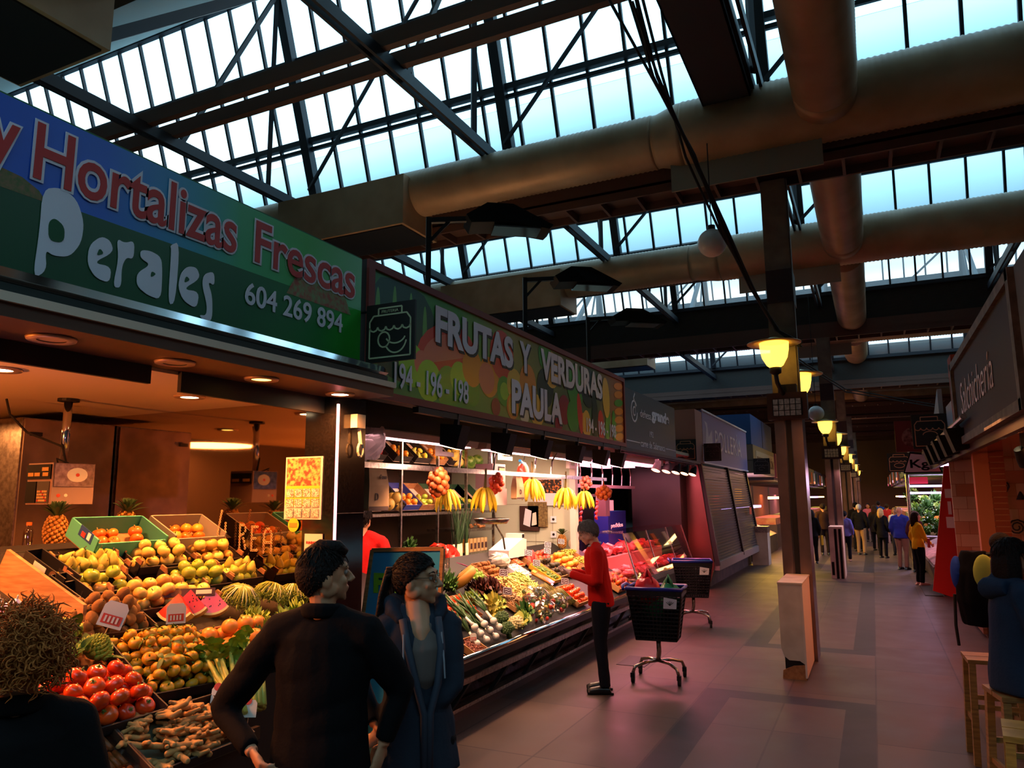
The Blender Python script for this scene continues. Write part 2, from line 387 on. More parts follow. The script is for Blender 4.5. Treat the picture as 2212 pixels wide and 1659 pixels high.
for k, (ya, yc, w) in enumerate(LD):
    t = thing('air_duct', 'long ribbed duct running down the aisle, '+w, 'air duct', (-.17, ya, 6.78), group=None)
    part(rib_tube((-.17, ya, 6.78), (-.17, yc-.25, 6.78), .35, .07 if k < 3 else .14), 'duct_pipe', DUCT, t, True)
    part(B().cyl((-.17, yc-.25, 6.78), (-.17, yc+.05, 6.78), .355, 28), 'end_collar', DUCT, t, True)
t = thing('cable_tray', 'wide dark cable tray running lengthwise under the skylight beside the long duct', 'cable tray', (-1.3, 6, 7.1))
part(B().b2((-1.62, 2, 7.0), (-1.02, 9.9, 7.04)).b2((-1.62, 2, 7.0), (-1.6, 9.9, 7.16)).b2((-1.04, 2, 7.0), (-1.02, 9.9, 7.16)), 'tray', IRON, t)
b = B()
for i in range(9): b.tube([(-1.55+.06*i+.02*R.random(), 2+j*.8, 7.06+.03*R.random()) for j in range(10)], .022, 5)
part(b, 'cables', RUB, t)
# columns with their boxes, lanterns and heaters
COLP = mat('column_paint', '#75695c', .7, 0, '#62574c', 5)
MAROON = mat('maroon_band', '#2b1214', .6)
CLAD = mat('column_steel', '#94807a', .28, .95, '#7c6a62', 2)
GLOW = mat('lantern_glass', '#ffe07a', .4, es=2.2, emit='#ffd75a', alpha=.6)
CREAM = mat('cream_enamel', '#e8c777', .4)
def make_column():
    t = thing('column', '', 'column')
    B().b2((-.15, 0, 3.3), (.15, .42, 6.27)).b2((-.17, .02, 3.3), (-.12, .1, 6.27)).b2((.12, .02, 3.3), (.17, .1, 6.27)).obj('shaft', COLP, t)
    B().b2((-.165, -.015, 4.55), (.165, .435, 5.0)).obj('painted_band', MAROON, t)
    B().b2((-.17, -.02, 0), (-.045, .45, 3.3)).b2((.045, -.02, 0), (.17, .45, 3.3)).b2((-.045, .012, 0), (.045, .44, 3.3)).obj('steel_cladding', CLAD, t)
    B().b2((-.03, .0, .9), (.03, .02, 3.25)).obj('groove', DKM, t)
    return t
COLS = [(10.12, 'nearest steel-clad column, standing behind the broken white box'), (21.35, 'second steel-clad column along the aisle, behind the black and white box'), (32.6, 'third steel-clad column along the aisle'), (43.8, 'fourth steel-clad column deep in the aisle'), (55, 'fifth steel-clad column far away in the aisle')]
c0 = make_column()
for i, (y, lab) in enumerate(COLS):
    if i == 0: c0.location = (-.92, y, 0); c0['label'] = lab
    else: dup(c0, (-.92, y, 0), label=lab)
def make_lantern():
    t = thing('lantern', '', 'lamp')
    B().lathe([(.05, .26), (.12, .235), (.33, .19), (.33, .18), (.1, .2)], n=28).obj('shade', CREAM, t, True)
    B().lathe([(.06, -.13), (.1, -.1), (.155, 0), (.175, .1), (.18, .19), (.15, .2)], n=24).obj('glass_bowl', GLOW, t, True)
    B().lathe([(.03, -.22), (.07, -.2), (.075, -.13), (.03, -.12)], n=14).tube([(0, 0, -.2), (.01, .02, -.32), (.06, .1, -.45), (.07, .36, -.5)], .028, 8).obj('arm', DKM, t, True)
    return t
def make_heater():
    t = thing('heater', '', 'heater')
    B().b2((-.24, -.1, -.15), (.24, .08, .19)).obj('casing', MAROON, t)
    B().b2((-.17, -.115, -.11), (.17, -.1, .11)).obj('reflector', STEEL, t)
    b = B()
    for i in range(6): b.bar((-.17+.068*i, -.125, -.11), (-.17+.068*i, -.125, .11), .006, .006)
    for z in (-.11, -.04, .035, .11): b.bar((-.17, -.125, z), (.17, -.125, z), .008, .008)
    b.obj('guard_grid', DKM, t)
    B().b2((-.1, -.06, .19), (.12, .06, .3)).b2((-.05, 0, -.05), (.05, .25, .25)).obj('bracket', DKM, t)
    return t
la, he = make_lantern(), make_heater(); he.location = (0, 0, -60)
li = 0
for i, (y, lab) in enumerate(COLS):
    nm = ['nearest', 'second', 'third', 'fourth', 'fifth'][i]
    for s in (-1, 1):
        p = (-1.0 if s < 0 else -.83, y-.35 if s < 0 else y+.8, 3.75 if s < 0 else 3.5)
        lab = 'yellow glowing lantern with flat round shade on the %s side of the %s column' % ('near' if s < 0 else 'far', nm)
        if li == 0: la.location = p; la['label'] = lab
        else: dup(la, p, (0, 0, 0 if s < 0 else math.pi), label=lab)
        li += 1
        lamp('POINT', (p[0], p[1], p[2]+.05), 6 if i == 0 else 16 if i == 1 else 40, '#ffc24a', .16)
        if s < 0:
            q = (p[0]+.1, y-.14, 3.12); lab = 'dark box heater with wire grid on the %s column below the lantern' % nm
            if i == 0: he.location = q; he['label'] = lab
            else: dup(he, q, label=lab)
WBOX = mat('scuffed_white_board', '#cfc8ba', .7, 0, '#b9b1a2', 4)
t = thing('column_guard', 'tall white box at the foot of the nearest column, lower corner broken', 'box', (-.92, 9.6, 0))
part(B().poly([(-1.05, 9.05, .33), (-1.02, 9.05, .24), (-.97, 9.05, .2), (-.86, 9.05, .2), (-.8, 9.05, .16), (-.8, 9.05, 1.02), (-1.05, 9.05, 1.02)], (0, .02, 0)), 'front_panel', WBOX, t)
part(B().b2((-.81, 9.05, .02), (-.79, 10.08, 1.02)), 'side_panel', mat('white_side', '#d9cdc4', .6), t)
part(B().b2((-1.05, 9.07, .36), (-1.03, 10.08, 1.02)), 'side_panel', WBOX, t)
part(B().b2((-1.055, 9.045, 1.02), (-.785, 10.1, 1.04)), 'top_panel', WBOX, t)
part(B().poly([(-1.05, 9.05, .0), (-.8, 9.05, .0), (-.8, 9.05, .16), (-.93, 9.06, .14), (-1.04, 9.05, .09)], (0, .015, 0)), 'torn_board', CARD, t)
part(B().b2((-1.02, 9.1, 0), (-.83, 10.05, .9)), 'core', DKM, t)
t = thing('column_guard', 'white box with black stripes at the foot of the second column', 'box', (-.92, 20.7, 0))
part(B().b2((-1.06, 20.2, 0), (-.75, 21.3, 1.25)), 'box', WBOX, t)
for x in (-1.04, -.94, -.84): part(B().b2((x, 20.19, .08 if x < -1 else .0), (x+.06, 20.2, 1.2 if x > -1 else .4)), 'stripe', BLK, t)
# globe lamps and cables
GLOBE = mat('globe_glass', '#d8d4d0', .35)
for (x, y, Y, r, w) in ((1538, 525, 9.2, .18, 'hanging before the nearest column'), (1763, 893, 21, .2, 'hanging small beside the second column')):
    p = px(x, y, Y=Y); t = thing('globe_lamp', 'white glass globe lamp '+w, 'lamp', p)
    part(B().sph(p, r, 24, 16), 'globe', GLOBE, t, True)
    part(B().cyl(p+V((0, 0, r-.01)), p+V((0, 0, r+.05)), .05, 12), 'cap', DKM, t)
    part(B().cyl(p+V((0, 0, r+.04)), (p.x, p.y, 7.4), .008, 6), 'hanging_wire', DKM, t)
b = B()
for i in range(6):
    o = lambda s: V((R.uniform(-s, s), R.uniform(-s, s), R.uniform(-s, s)))
    pts = [px(1335+i*6, -20, Y=6.0)+o(.1), px(1400+i*5, 160, Y=6.9)+o(.06), px(1490, 340, Y=7.9)+o(.05), px(1560, 490, Y=8.8)+o(.04), px(1625, 625, Y=9.5)+o(.03), px(1680, 715, Y=9.95)+o(.03), px(1730, 745, Y=10.05)+o(.03)]
    b.tube(pts, .016, 5)
tag(b.obj('cable_bundle', RUB), 'slack bundle of black cables falling from the roof to the nearest column', 'cable')
b = B()
for z, ya, x in ((4.1, 10.05, -1.12), (4.05, 10.05, -1.1)): b.tube([(x, 10.3, z), (-.3, 14, z-.25), (1.5, 19, z-.1)], .012, 5)
tag(b.obj('cable_run', RUB), 'thin black cables sagging from the nearest column across the aisle', 'cable')
# floodlights on poles behind the fruit stall sign
def make_flood():
    t = thing('floodlight', '', 'lamp')
    B().bar((0, 0, -1.4), (0, 0, .5), .05, .05, up=(0, 1, 0)).obj('pole', DKM, t)
    B().bar((0, 0, .47), (.55, .0, .52), .05, .05).bar((0, 0, .25), (.22, 0, .5), .03, .03).obj('arm', DKM, t)
    B().poly([(.35, -.15, .5), (.55, -.17, .62), (.8, -.17, .62), (1.2, -.14, .44), (1.16, -.14, .4), (.75, -.17, .44), (.4, -.15, .42)], (0, .33, 0)).obj('housing', BLK, t)
    B().b2((.62, -.13, .4), (1.08, .13, .415)).obj('lens', mat('dark_lens', '#3c4046', .15), t)
    return t
fl = make_flood()
for i, (Y, lab) in enumerate(((5.75, 'black floodlight on a pole behind the join of the two big signs'), (7.95, 'black floodlight on a pole behind the middle of the FRUTAS sign'), (10.2, 'black floodlight on a pole behind the far end of the FRUTAS sign'))):
    if i == 0: fl.location = (-3.66, Y, 4.18); fl['label'] = lab; fl.rotation_euler = (0, 0, math.radians(35))
    else: dup(fl, (-3.66, Y, 4.18), (0, 0, math.radians(35)), label=lab)
# ---------------------------------------------------------------- near fruit stall (green sign)
ASC = mat('stall_ceiling', '#f2d4a8', .5)
DKG = mat('dark_green_fascia', '#10201c', .5)
BRZ = mat('bronze_soffit', '#5a3c2c', .4, .3)
t = thing('stall_canopy', 'canopy of the near stall with cream ceiling and chrome front edge', 'canopy', (-3.3, 2.4, 2.75))
part(B().b2((-7.2, -1, 2.72), (-3.58, 4.2, 2.8)), 'ceiling_board', ASC, t)
part(B().b2((-3.58, -1, 2.74), (-3.1, 4.42, 2.8)), 'soffit', BRZ, t)
part(B().b2((-3.58, -1, 2.64), (-3.55, 2.75, 2.74)).b2((-3.58, 2.95, 2.62), (-3.55, 4.2, 2.74)), 'shutter_flap', DKM, t)
part(B().poly([(-3.12, -1, 2.8), (-3.08, -1, 2.8), (-3.08, -1, 2.84), (-3.12, -1, 2.84)], (0, 5.42, 0)), 'lower_trim', mat('cream_trim', '#d8c3ab', .4), t)
part(B().poly([(-3.35, -1, 2.84), (-3.14, -1, 2.84), (-3.14, -1, 2.89), (-3.35, -1, 2.89)], (0, 5.4, 0)), 'fascia', DKG, t)
part(B().poly([(-3.36, -1, 2.9), (-3.16, -1, 2.88), (-3.12, -1, 2.91), (-3.16, -1, 2.96), (-3.36, -1, 3.02)], (0, 5.38, 0)), 'chrome_edge', CHROME, t)
# sign
def band_mat(name, stops, axis='Y', lo=0., hi=1.):
    if name in MC: return MC[name]
    m = mat(name, '#ffffff', .35); n = m.node_tree.nodes; l = m.node_tree.links
    tc = n.new('ShaderNodeTexCoord'); s = n.new('ShaderNodeSeparateXYZ'); r = n.new('ShaderNodeMapRange'); k = n.new('ShaderNodeValToRGB')
    r.inputs[1].default_value = lo; r.inputs[2].default_value = hi
    l.new(tc.outputs['Object'], s.inputs[0]); l.new(s.outputs[axis], r.inputs[0]); l.new(r.outputs[0], k.inputs[0]); l.new(k.outputs[0], n['Principled BSDF'].inputs['Base Color'])
    e = k.color_ramp.elements
    while len(e) > 1: e.remove(e[0])
    for i, (p, c_) in enumerate(stops):
        x = e[0] if i == 0 else e.new(p)
        x.position = p; x.color = (*lin(c_), 1)
    return m
t = thing('shop_sign', 'long green and blue stall sign reading Hortalizas Frescas Perales', 'sign', (-3.42, 2.5, 3.02))
part(B().b2((-3.5, -.6, 3.02), (-3.42, 4.42, 3.84)), 'box', mat('sign_box', '#1d6b3c', .5), t)
part(B().add([(-3.415, -.6, 3.40), (-3.415, 4.42, 3.42), (-3.415, 4.42, 3.83), (-3.415, -.6, 3.83)], [(0, 1, 2, 3)]).obj('print', band_mat('sign_sky', [(0, '#1d4fc4'), (.3, '#2a6ad8'), (.48, '#2f9fbf'), (.6, '#3fb277'), (.8, '#4fbf5a'), (1, '#7fd29a')], 'Y', 1.4, 4.4), t).__class__ and B().add([(-3.413, -.6, 3.395), (-3.413, 2.02, 3.395), (-3.413, 1.98, 3.44), (-3.413, 1.9, 3.475), (-3.413, 1.75, 3.49), (-3.413, 1.3, 3.46)], [(0, 1, 2, 3, 4, 5)]), 'hill_print', mat('earth_print', '#8a6a4a', .5, 0, '#5a6a3a', 40), t)
for o in list(t.children):
    if o.name.startswith('print'): o.location = -t.location
part(B().add([(-3.414, -.6, 3.03), (-3.414, 4.42, 3.04), (-3.414, 4.42, 3.42), (-3.414, -.6, 3.40)], [(0, 1, 2, 3)]), 'print', band_mat('sign_dark_glow', [(0, '#0a4426'), (.6, '#0b5a2c'), (.85, '#12802f'), (.97, '#27b032')], 'Y', 1.4, 4.4), t)  # dark green print; the bright glow at its far end is painted in
part(B().add([(-3.412, 3.62, 3.36), (-3.412, 4.3, 3.36), (-3.412, 4.2, 3.52), (-3.412, 3.95, 3.56), (-3.412, 3.7, 3.5)], [(0, 1, 2, 3, 4)]), 'crate_print', mat('crate_print', '#7f9a62', .5, 0, '#a6523c', 30), t)
RED = mat('sign_red', '#c8322f', .5); LIL = mat('sign_white', '#e6e6f2', .5)
for s_, y, z, w, h in (('y', 1.72, 3.41, .16, .30), ('Hortalizas', 1.93, 3.475, 1.25, .305), ('Frescas', 3.31, 3.475, 1.03, .3)):
    txt(s_, (-3.411, y, z), w, h, LIL, t, 'L', .055, 'letter_outline')
    txt(s_, (-3.4075, y+.012, z+.012), w-.024, h-.024, RED, t, 'L', .012)
txt('604 269 894', (-3.41, 3.26, 3.2), .94, .145, LIL, t, 'L', .015)
PER = [[(92, 408), (130, 405), (165, 430), (181, 480), (175, 525), (150, 555), (115, 553), (97, 540), (100, 585), (70, 603), (85, 500)],
       [(218, 510), (238, 520), (245, 545), (200, 568), (240, 576), (236, 612), (205, 600), (188, 570), (192, 530)],
       [(252, 515), (268, 525), (290, 520), (288, 560), (272, 556), (262, 577), (261, 622), (243, 620), (256, 560)],
       [(303, 540), (325, 542), (348, 556), (350, 590), (347, 648), (318, 638), (295, 618), (295, 590), (325, 572), (303, 558)],
       [(367, 530), (388, 522), (378, 655), (362, 658), (370, 540)],
       [(405, 575), (425, 578), (432, 602), (394, 625), (430, 630), (424, 668), (395, 650), (384, 620), (390, 590)],
       [(440, 592), (462, 586), (463, 618), (448, 608), (458, 640), (458, 690), (445, 697), (428, 680), (445, 682), (447, 660), (436, 615)]]
HOLES = [[(118, 470), (140, 490), (138, 525), (105, 520), (104, 480)], [(215, 535), (225, 548), (208, 553)], None, [(327, 585), (338, 592), (325, 600)], None, [(402, 595), (411, 605), (397, 612)], None]
def chaikin(p, n=2, k=.22):
    for _ in range(n): p = [(a[0]*(1-f)+c[0]*f, a[1]*(1-f)+c[1]*f) for a, c in zip(p, p[1:]+p[:1]) for f in (k, 1-k)]
    return p
for pl_, ho in zip(PER, HOLES):
    q = [px(x, y, X=-3.411) for x, y in chaikin(pl_)]
    b = B(); b.poly(q, (.003, 0, 0)); part(b, 'lettering', LIL, t)
    if ho: part(B().poly([px(x, y, X=-3.4075) for x, y in chaikin(ho)], (.0012, 0, 0)), 'letter_counter', mat('letter_green', '#0b5228', .5), t)
# back of the stall
struct(B().b2((-7.3, -1, 0), (-7.2, 4.2, 2.72)), 'wall_back', mat('stall_back', '#3a2c24', .7))
MIR = mat('mirror_steel', '#d2bca6', .035, 1.)
struct(B().b2((-7.2, 4.2, 0), (-3.72, 4.24, 2.72)), 'wall_mirror', MIR)
t = thing('fridge', 'tall steel cold cabinet against the mirrored wall of the near stall', 'fridge', (-6.2, 3.8, 0))
part(B().b2((-6.7, 3.42, 0), (-5.82, 4.19, 2.64)), 'cabinet', STEEL, t)
part(B().b2((-5.82, 3.43, .1), (-5.8, 4.17, 2.63)), 'door', mat('door_steel', '#c0a48c', .42, .9, '#8f7c6c', 3), t)
part(B().b2((-5.8, 3.47, 2.5), (-5.785, 3.56, 2.53)), 'hinge', DKM, t)
GRAN = mat('black_granite', '#0d0b0c', .12, 0, '#1d1a1b', 60)
t = thing('pillar', 'polished black stone pillar between the two fruit stalls', 'pillar', (-3.55, 4.37, 0))
part(B().b2((-3.72, 4.2, 0), (-3.42, 4.52, 2.74)), 'stone', GRAN, t)
part(B().b2((-3.425, 4.185, 1.2), (-3.41, 4.2, 2.68)), 'light_strip', mat('edge_glow', '#ffb0c0', .4, es=3, emit='#ff9fb4'), t)
part(B().b2((-3.42, 4.2, 1.9), (-3.415, 4.52, 1.905)), 'stone_joint', STEEL, t)
t = thing('pull_hook', 'cream plastic pull handle hanging at the top of the black pillar', 'hook', (-3.4, 4.4, 2.5))
part(B().b2((-3.42, 4.34, 2.52), (-3.36, 4.44, 2.62)), 'cap', mat('cream_plastic', '#e8d8b8', .4), t)
b = B().tube([(-3.38, 4.39, 2.53), (-3.37, 4.4, 2.4)], .014, 8); 
b.tube([(-3.37, 4.4+.03*math.sin(a*.6283), 2.36+.05*math.cos(a*.6283)) for a in range(11)], .01, 6, cap=False); part(b, 'pull', mat('cream_plastic'), t)
# posters on the mirror
t = thing('calendar', 'wall calendar with fruit market photo above a green month grid', 'calendar', (-3.72, 4.195, 2.0))
part(B().b2((-3.885, 4.19, 1.86), (-3.545, 4.197, 2.31)), 'sheet', mat('paper', '#ece4d6', .8), t)
part(B().b2((-3.87, 4.187, 2.1), (-3.56, 4.19, 2.3)), 'photo', mat('crowd_photo', '#c8432a', .5, 0, '#e8c06a', 40, lo=.4, hi=.6), t)
part(B().b2((-3.875, 4.187, 1.96), (-3.56, 4.19, 2.1)), 'green_field', mat('lime_print', '#a8cc2a', .6), t)
b = B()
for r_ in range(3):
    for c_ in range(4): b.b2((-3.865+.078*c_, 4.184, 1.875+.072*r_), (-3.797+.078*c_, 4.187, 1.935+.072*r_))
part(b, 'month_grid', mat('month_print', '#f0eadc', .7, 0, '#8a7a6c', 160, lo=.45, hi=.55), t)
t = thing('poster', 'small white leaflet with red hands drawn on it, stuck on mirror', 'poster', (-3.62, 4.19, 1.7))
part(B().b2((-3.68, 4.185, 1.55), (-3.52, 4.19, 1.76)), 'sheet', mat('paper'), t)
txt('FUNDASPE', (-3.66, 4.184, 1.69), .11, .018, RED, t, 'F')
b = B()
for s in (-1, 1):
    for i in range(5): b.bar((-3.6+s*.035, 4.184, 1.58), (-3.6+s*(.01+.017*i), 4.184, 1.65-.004*abs(i-2)), .008, .002, up=(0, 1, 0))
part(b, 'hands_print', RED, t)
t = thing('sticker', 'round lime green sticker on the mirror below the calendar', 'sticker', (-3.8, 4.19, 1.8))
part(B().cyl((-3.79, 4.19, 1.82), (-3.79, 4.185, 1.82), .05, 20), 'disc', mat('lime_print'), t)
part(B().b2((-3.825, 4.183, 1.805), (-3.755, 4.185, 1.835)), 'band', mat('orange_print', '#e8912a', .6), t)
# downlights
BULB = mat('lit_bulb', '#fff2d8', .4, es=30, emit='#ffe2b0')
BULBW = mat('weak_bulb', '#ffd97a', .4, es=5, emit='#ffc860')
RIM = mat('lamp_rim', '#c9a580', .4, .3)
WARM = '#ff9a50'
k_ = 0
for (x, y, z, on, w) in ((-4.24, 2.35, 2.72, 2, 'near the left end of the stall ceiling'), (-4.24, 3.6, 2.72, 2, 'in the stall ceiling beside the mirror wall'), (-4.24, 1.1, 2.72, 2, 'in the stall ceiling out over the woman with curly hair'), (-3.33, 4.1, 2.74, 2, 'in the soffit above the black pillar'), (-3.33, 3.35, 2.74, 1, 'dim yellow in the soffit, next to the lit end one'), (-3.33, 2.72, 2.74, 0, 'unlit in the soffit, farther from the pillar'), (-3.33, 2.05, 2.74, 0, 'unlit in the soffit, at the frame edge side'), (-5.9, 2.9, 2.72, 1, 'at the back of the stall ceiling')):
    t = thing('downlight', 'round recessed downlight '+w, 'lamp', (x, y, z))
    B().lathe([(.06, -.012), (.1, -.014), (.105, -.002), (.06, -.002)], n=24, cap=False).obj('rim', RIM, t, True)
    B().cyl((0, 0, -.008), (0, 0, -.003), .062, 20).obj('bulb', BULB if on == 2 else BULBW if on == 1 else RIM, t)
    if on == 2: lamp('SPOT', (x, y, z-.03), 190 if x < -4 else 110, WARM, .05, (x+(.5 if x < -4 else -.2), y, 0), 150, .6)
lamp('AREA', (-6.6, 2.5, 2.6), 60, WARM, 1.0, (-6.6, 2.5, 0))
lamp('POINT', (-4.9, .5, 1.9), 270, '#ff8838', .12)  # unseen bare bulb, added to brighten the stall ceiling and the cabinet
# ---- sloping display
def FR(x0, z0, k):
    c = 1/math.sqrt(1+k*k); s = V((-c, 0, k*c)); u = V((0, 1, 0)); n = u.cross(s)
    M = Matrix((u, s, n)).transposed()
    return (lambda X, Y, h=0: V((X, Y, z0+(x0-X)*k))+n*h), M
P1, M1 = FR(-2.95, .86, .5)
P2, M2 = FR(-3.4, .60, .55)
DARKWOOD = mat('dark_counter', '#15100e', .6)
t = thing('display_counter', 'dark sloping display counter of the near fruit stall', 'counter', (-3.8, 2.4, 0))
b = B(); b.poly([P1(-2.9, .6, -.03), P1(-2.9, 3.02, -.03), P1(-3.35, 3.05, -.03), P1(-3.38, 4.17, -.03), P1(-4.75, 4.17, -.03), P1(-4.75, .6, -.03)], (0, 0, -.03)); part(b, 'deck', DARKWOOD, t)
part(B().b2((-3.0, .6, .12), (-2.95, 3.0, .78)).b2((-3.4, 2.98, .12), (-2.95, 3.02, .78)).b2((-3.45, 3.02, .12), (-3.4, 4.17, .95)), 'front_panel', DARKWOOD, t)
part(B().b2((-4.7, .6, 0), (-3.5, 4.15, .12)).b2((-4.7, .6, .12), (-4.6, 4.15, 1.6)), 'base', DARKWOOD, t)
part(B().b2((-2.93, .6, .8), (-2.9, 3.02, .86)), 'front_rail', mat('rail_brown', '#4a3020', .4), t)
part(B().b2((-5.1, .6, 1.66), (-4.68, 4.15, 1.7)), 'back_ledge', STEEL, t)
o = B().poly([(-4.32, 2.52, 1.74), (-3.78, 2.62, 1.46), (-3.78, 2.62, 1.3), (-4.42, 2.5, 1.5)], (0, .02, 0)).obj('end_board', WOOD); tag(o, 'plain wooden end board left of the black fruit boxes', 'board')
# ---- fruit kinds
TEX = dict(bump=.25)
def kind(name, b, m, smooth=True, kids=()):
    o = b.obj(name, m, None, smooth); o.location = (0, 0, -30)
    for kb, kn, km in kids: kb.obj(kn, km, o, True)
    o['used'] = 0; return o
def put(k, loc, rot, label, cat, group=None, scale=None):
    if not k['used']:
        k['used'] = 1; o = k; o.location = loc; o.rotation_euler = rot
        if scale: o.scale = (scale,)*3
    else: o = dup(k, loc, rot, scale=scale)
    tag(o, label, cat, group)
    if not group and 'group' in o: del o['group']
    return o
def leafb(a, L, w, dirn, droop=.4, n=5, curl=.3):
    """a pointed leaf blade"""
    d = V(dirn).normalized(); q = d.orthogonal().normalized() if abs(d.z) > .95 else d.cross(V((0, 0, 1))).normalized(); up = q.cross(d)
    b = B(); vs = []
    for i in range(n+1):
        f = i/n; ww = w*math.sin(math.pi*(f*.92+.04)); c = V(a)+d*L*f-V((0, 0, 1))*droop*L*f*f
        vs += [c-q*ww+up*ww*curl, c, c+q*ww+up*ww*curl]
    fs = []
    for i in range(n):
        for j in (0, 1): fs.append((3*i+j, 3*i+j+1, 3*i+j+4, 3*i+j+3))
    return b.add(vs, fs)
def merge(b, o):
    n = len(b.v); b.v += o.v; b.f += [tuple(i+n for i in f) for f in o.f]; b.mi += o.mi; return b
LEAF = mat('leaf_green', '#2f5a1c', .5, rnd='#4f7a26')
STALK = mat('stalk_green', '#5d7a2c', .6)
def lobed(r, h, ribs, amp, n=20, m=10, dimple=.25):
    b = B(); vs = []; fs = []
    for i in range(m+1):
        a = -math.pi/2+math.pi*i/m
        for j in range(n):
            q = 2*math.pi*j/n; rr = r*math.cos(a)*(1+amp*math.cos(ribs*q)); z = h*math.sin(a)-dimple*h*math.exp(-(math.cos(a)*2.6)**2)*math.copysign(1, math.sin(a))
            vs.append((rr*math.cos(q), rr*math.sin(q), z))
    for i in range(m):
        for j in range(n): fs.append((i*n+j, i*n+(j+1) % n, (i+1)*n+(j+1) % n, (i+1)*n+j))
    return b.add(vs, fs)
def star(r, z, n=5):
    b = B()
    for i in range(n):
        q = 2*math.pi*i/n; b.add([(0, 0, z), (r*.3*math.cos(q-.5), r*.3*math.sin(q-.5), z+.002), (r*math.cos(q), r*math.sin(q), z-.004), (r*.3*math.cos(q+.5), r*.3*math.sin(q+.5), z+.002)], [(0, 1, 2, 3)])
    return b.cyl((0, 0, z-.005), (0, 0, z+.012), .004, 6)
MTOM = mat('tomato_skin', '#e23a0e', .25, rnd='#ea5a16', coat=.2)
K = {}
K['tomato'] = kind('tomato', lobed(.043, .036, 5, .03), MTOM, kids=[(star(.024, .03), 'calyx', STALK)])
K['tomato_s'] = kind('tomato', lobed(.036, .031, 5, .02), MTOM, kids=[(star(.02, .026), 'calyx', STALK)])
MMAN = mat('mandarin_skin', '#f08a14', .4, col2='#e8a020', scale=14, bump=.1, rnd='#c9a424')
K['mandarin'] = kind('mandarin', lobed(.033, .028, 8, .01), MMAN, kids=[(star(.007, .023), 'stalk', STALK)])
K['mandarin_l'] = kind('mandarin', lobed(.034, .028, 8, .01), MMAN, kids=[(merge(merge(leafb((0, 0, .024), .07, .014, (1, .2, .3)), leafb((0, 0, .024), .06, .013, (-.5, .8, .3))), leafb((0, 0, .024), .05, .012, (-.3, -.9, .5))), 'leaf_sprig', LEAF)])
MKIW = mat('kiwi_skin', '#8a6430', .85, col2='#9a7238', scale=60, bump=.2, rnd='#775022')
K['kiwi'] = kind('kiwi', B().sph((0, 0, 0), (.03, .03, .04), 14, 10), MKIW, kids=[(B().sph((0, 0, .039), (.006, .006, .003), 8, 4), 'blossom_end', mat('kiwi_tip', '#2e1e0c', .9))])
def apple_kind(name, c1, c2, rnd, r=.043): return kind('apple', lobed(r, r*.9, 5, .015, dimple=.35), mat(name, c1, .3, col2=c2, scale=9, rnd=rnd, lo=.4, hi=.75, coat=.2), kids=[(B().tube([(0, 0, .02), (.004, 0, .045)], .002, 5), 'stalk', mat('apple_stalk', '#4a3318', .8))])
K['yellow_apple'] = apple_kind('yellow_apple_skin', '#f0d060', '#eebc50', '#f4da70')
K['blush_apple'] = apple_kind('blush_apple_skin', '#eecf62', '#e0803c', '#e8b04c')
K['green_apple'] = apple_kind('green_apple_skin', '#b4c440', '#c8cc58', '#9cb236')
K['orange'] = kind('orange', B().sph((0, 0, 0), (.041, .041, .039), 18, 12), mat('orange_skin', '#f58a1c', .4, col2='#ee7a14', scale=80, bump=.15, rnd='#f09a2c'), kids=[(star(.008, .038), 'stalk_scar', STALK)])
K['kaki'] = kind('persimmon', lobed(.042, .034, 4, .03), mat('kaki_skin', '#ee7420', .3, rnd='#e25a18'), kids=[(star(.02, .03, 4), 'calyx', mat('dry_calyx', '#8a7a3c', .8))])
K['pear'] = kind('pear', B().lathe([(.001, -.045), (.022, -.042), (.034, -.025), (.035, -.008), (.026, .018), (.016, .036), (.009, .048), (.001, .05)], n=16), mat('pear_skin', '#b4b03c', .45, col2='#98902c', scale=30, rnd='#c8b84a'), kids=[(B().tube([(0, 0, .048), (.006, 0, .07)], .0025, 5), 'stalk', mat('apple_stalk'))])
K['melon'] = kind('melon', B().sph((0, 0, 0), (.07, .07, .085), 18, 12), mat('melon_skin', '#d8b052', .5, col2='#c09a44', scale=22, rnd='#e0bc5c'), kids=[(B().cyl((0, 0, .083), (0, 0, .095), .006, 6), 'stalk', STALK)])
def ginger(seed):
    g = random.Random(seed); b = B(); p = V((-.06, 0, 0)); d = V((1, 0, 0))
    for i in range(4):
        q = p+V((.036, g.uniform(-.02, .02), g.uniform(-.004, .008))); b.tube([p, p.lerp(q, .5), q], [.013, .016, .013], 8); b.sph(q, .015, 8, 6)
        if g.random() < .75:
            s = g.choice((-1, 1)); e = q+V((g.uniform(-.01, .02), s*g.uniform(.03, .05), g.uniform(0, .012))); b.tube([q, e], [.013, .011], 8); b.sph(e, .012, 8, 6)
        p = q
    return b
MGIN = mat('ginger_skin', '#c99a5a', .75, col2='#a97a40', scale=25, bump=.3, rnd='#b98a4c')
for i in range(3):
    o = blend_mesh(ginger(i+4), 'ginger_root', MGIN, vox=.0065, smooth=2); o['used'] = 0; o.location = (0, 0, -30); K['ginger%d' % i] = o
def wedge(R0=.13, th=.055):
    fl = B(); ri = B(); n = 10
    a = [math.radians(-52+104*i/n) for i in range(n+1)]; arc = [(R0*math.sin(q), -R0*math.cos(q)+R0) for q in a]; arc2 = [((R0-.014)*math.sin(q), -(R0-.014)*math.cos(q)+R0) for q in a]
    fl.poly([(x, -th/2, z) for x, z in arc2]+[(0, -th/2, R0+.035)], (0, th, 0))
    for i in range(n): ri.poly([(arc[i][0], -th/2-.001, arc[i][1]), (arc[i+1][0], -th/2-.001, arc[i+1][1]), (arc2[i+1][0], -th/2-.001, arc2[i+1][1]), (arc2[i][0], -th/2-.001, arc2[i][1])], (0, th+.002, 0))
    return fl, ri
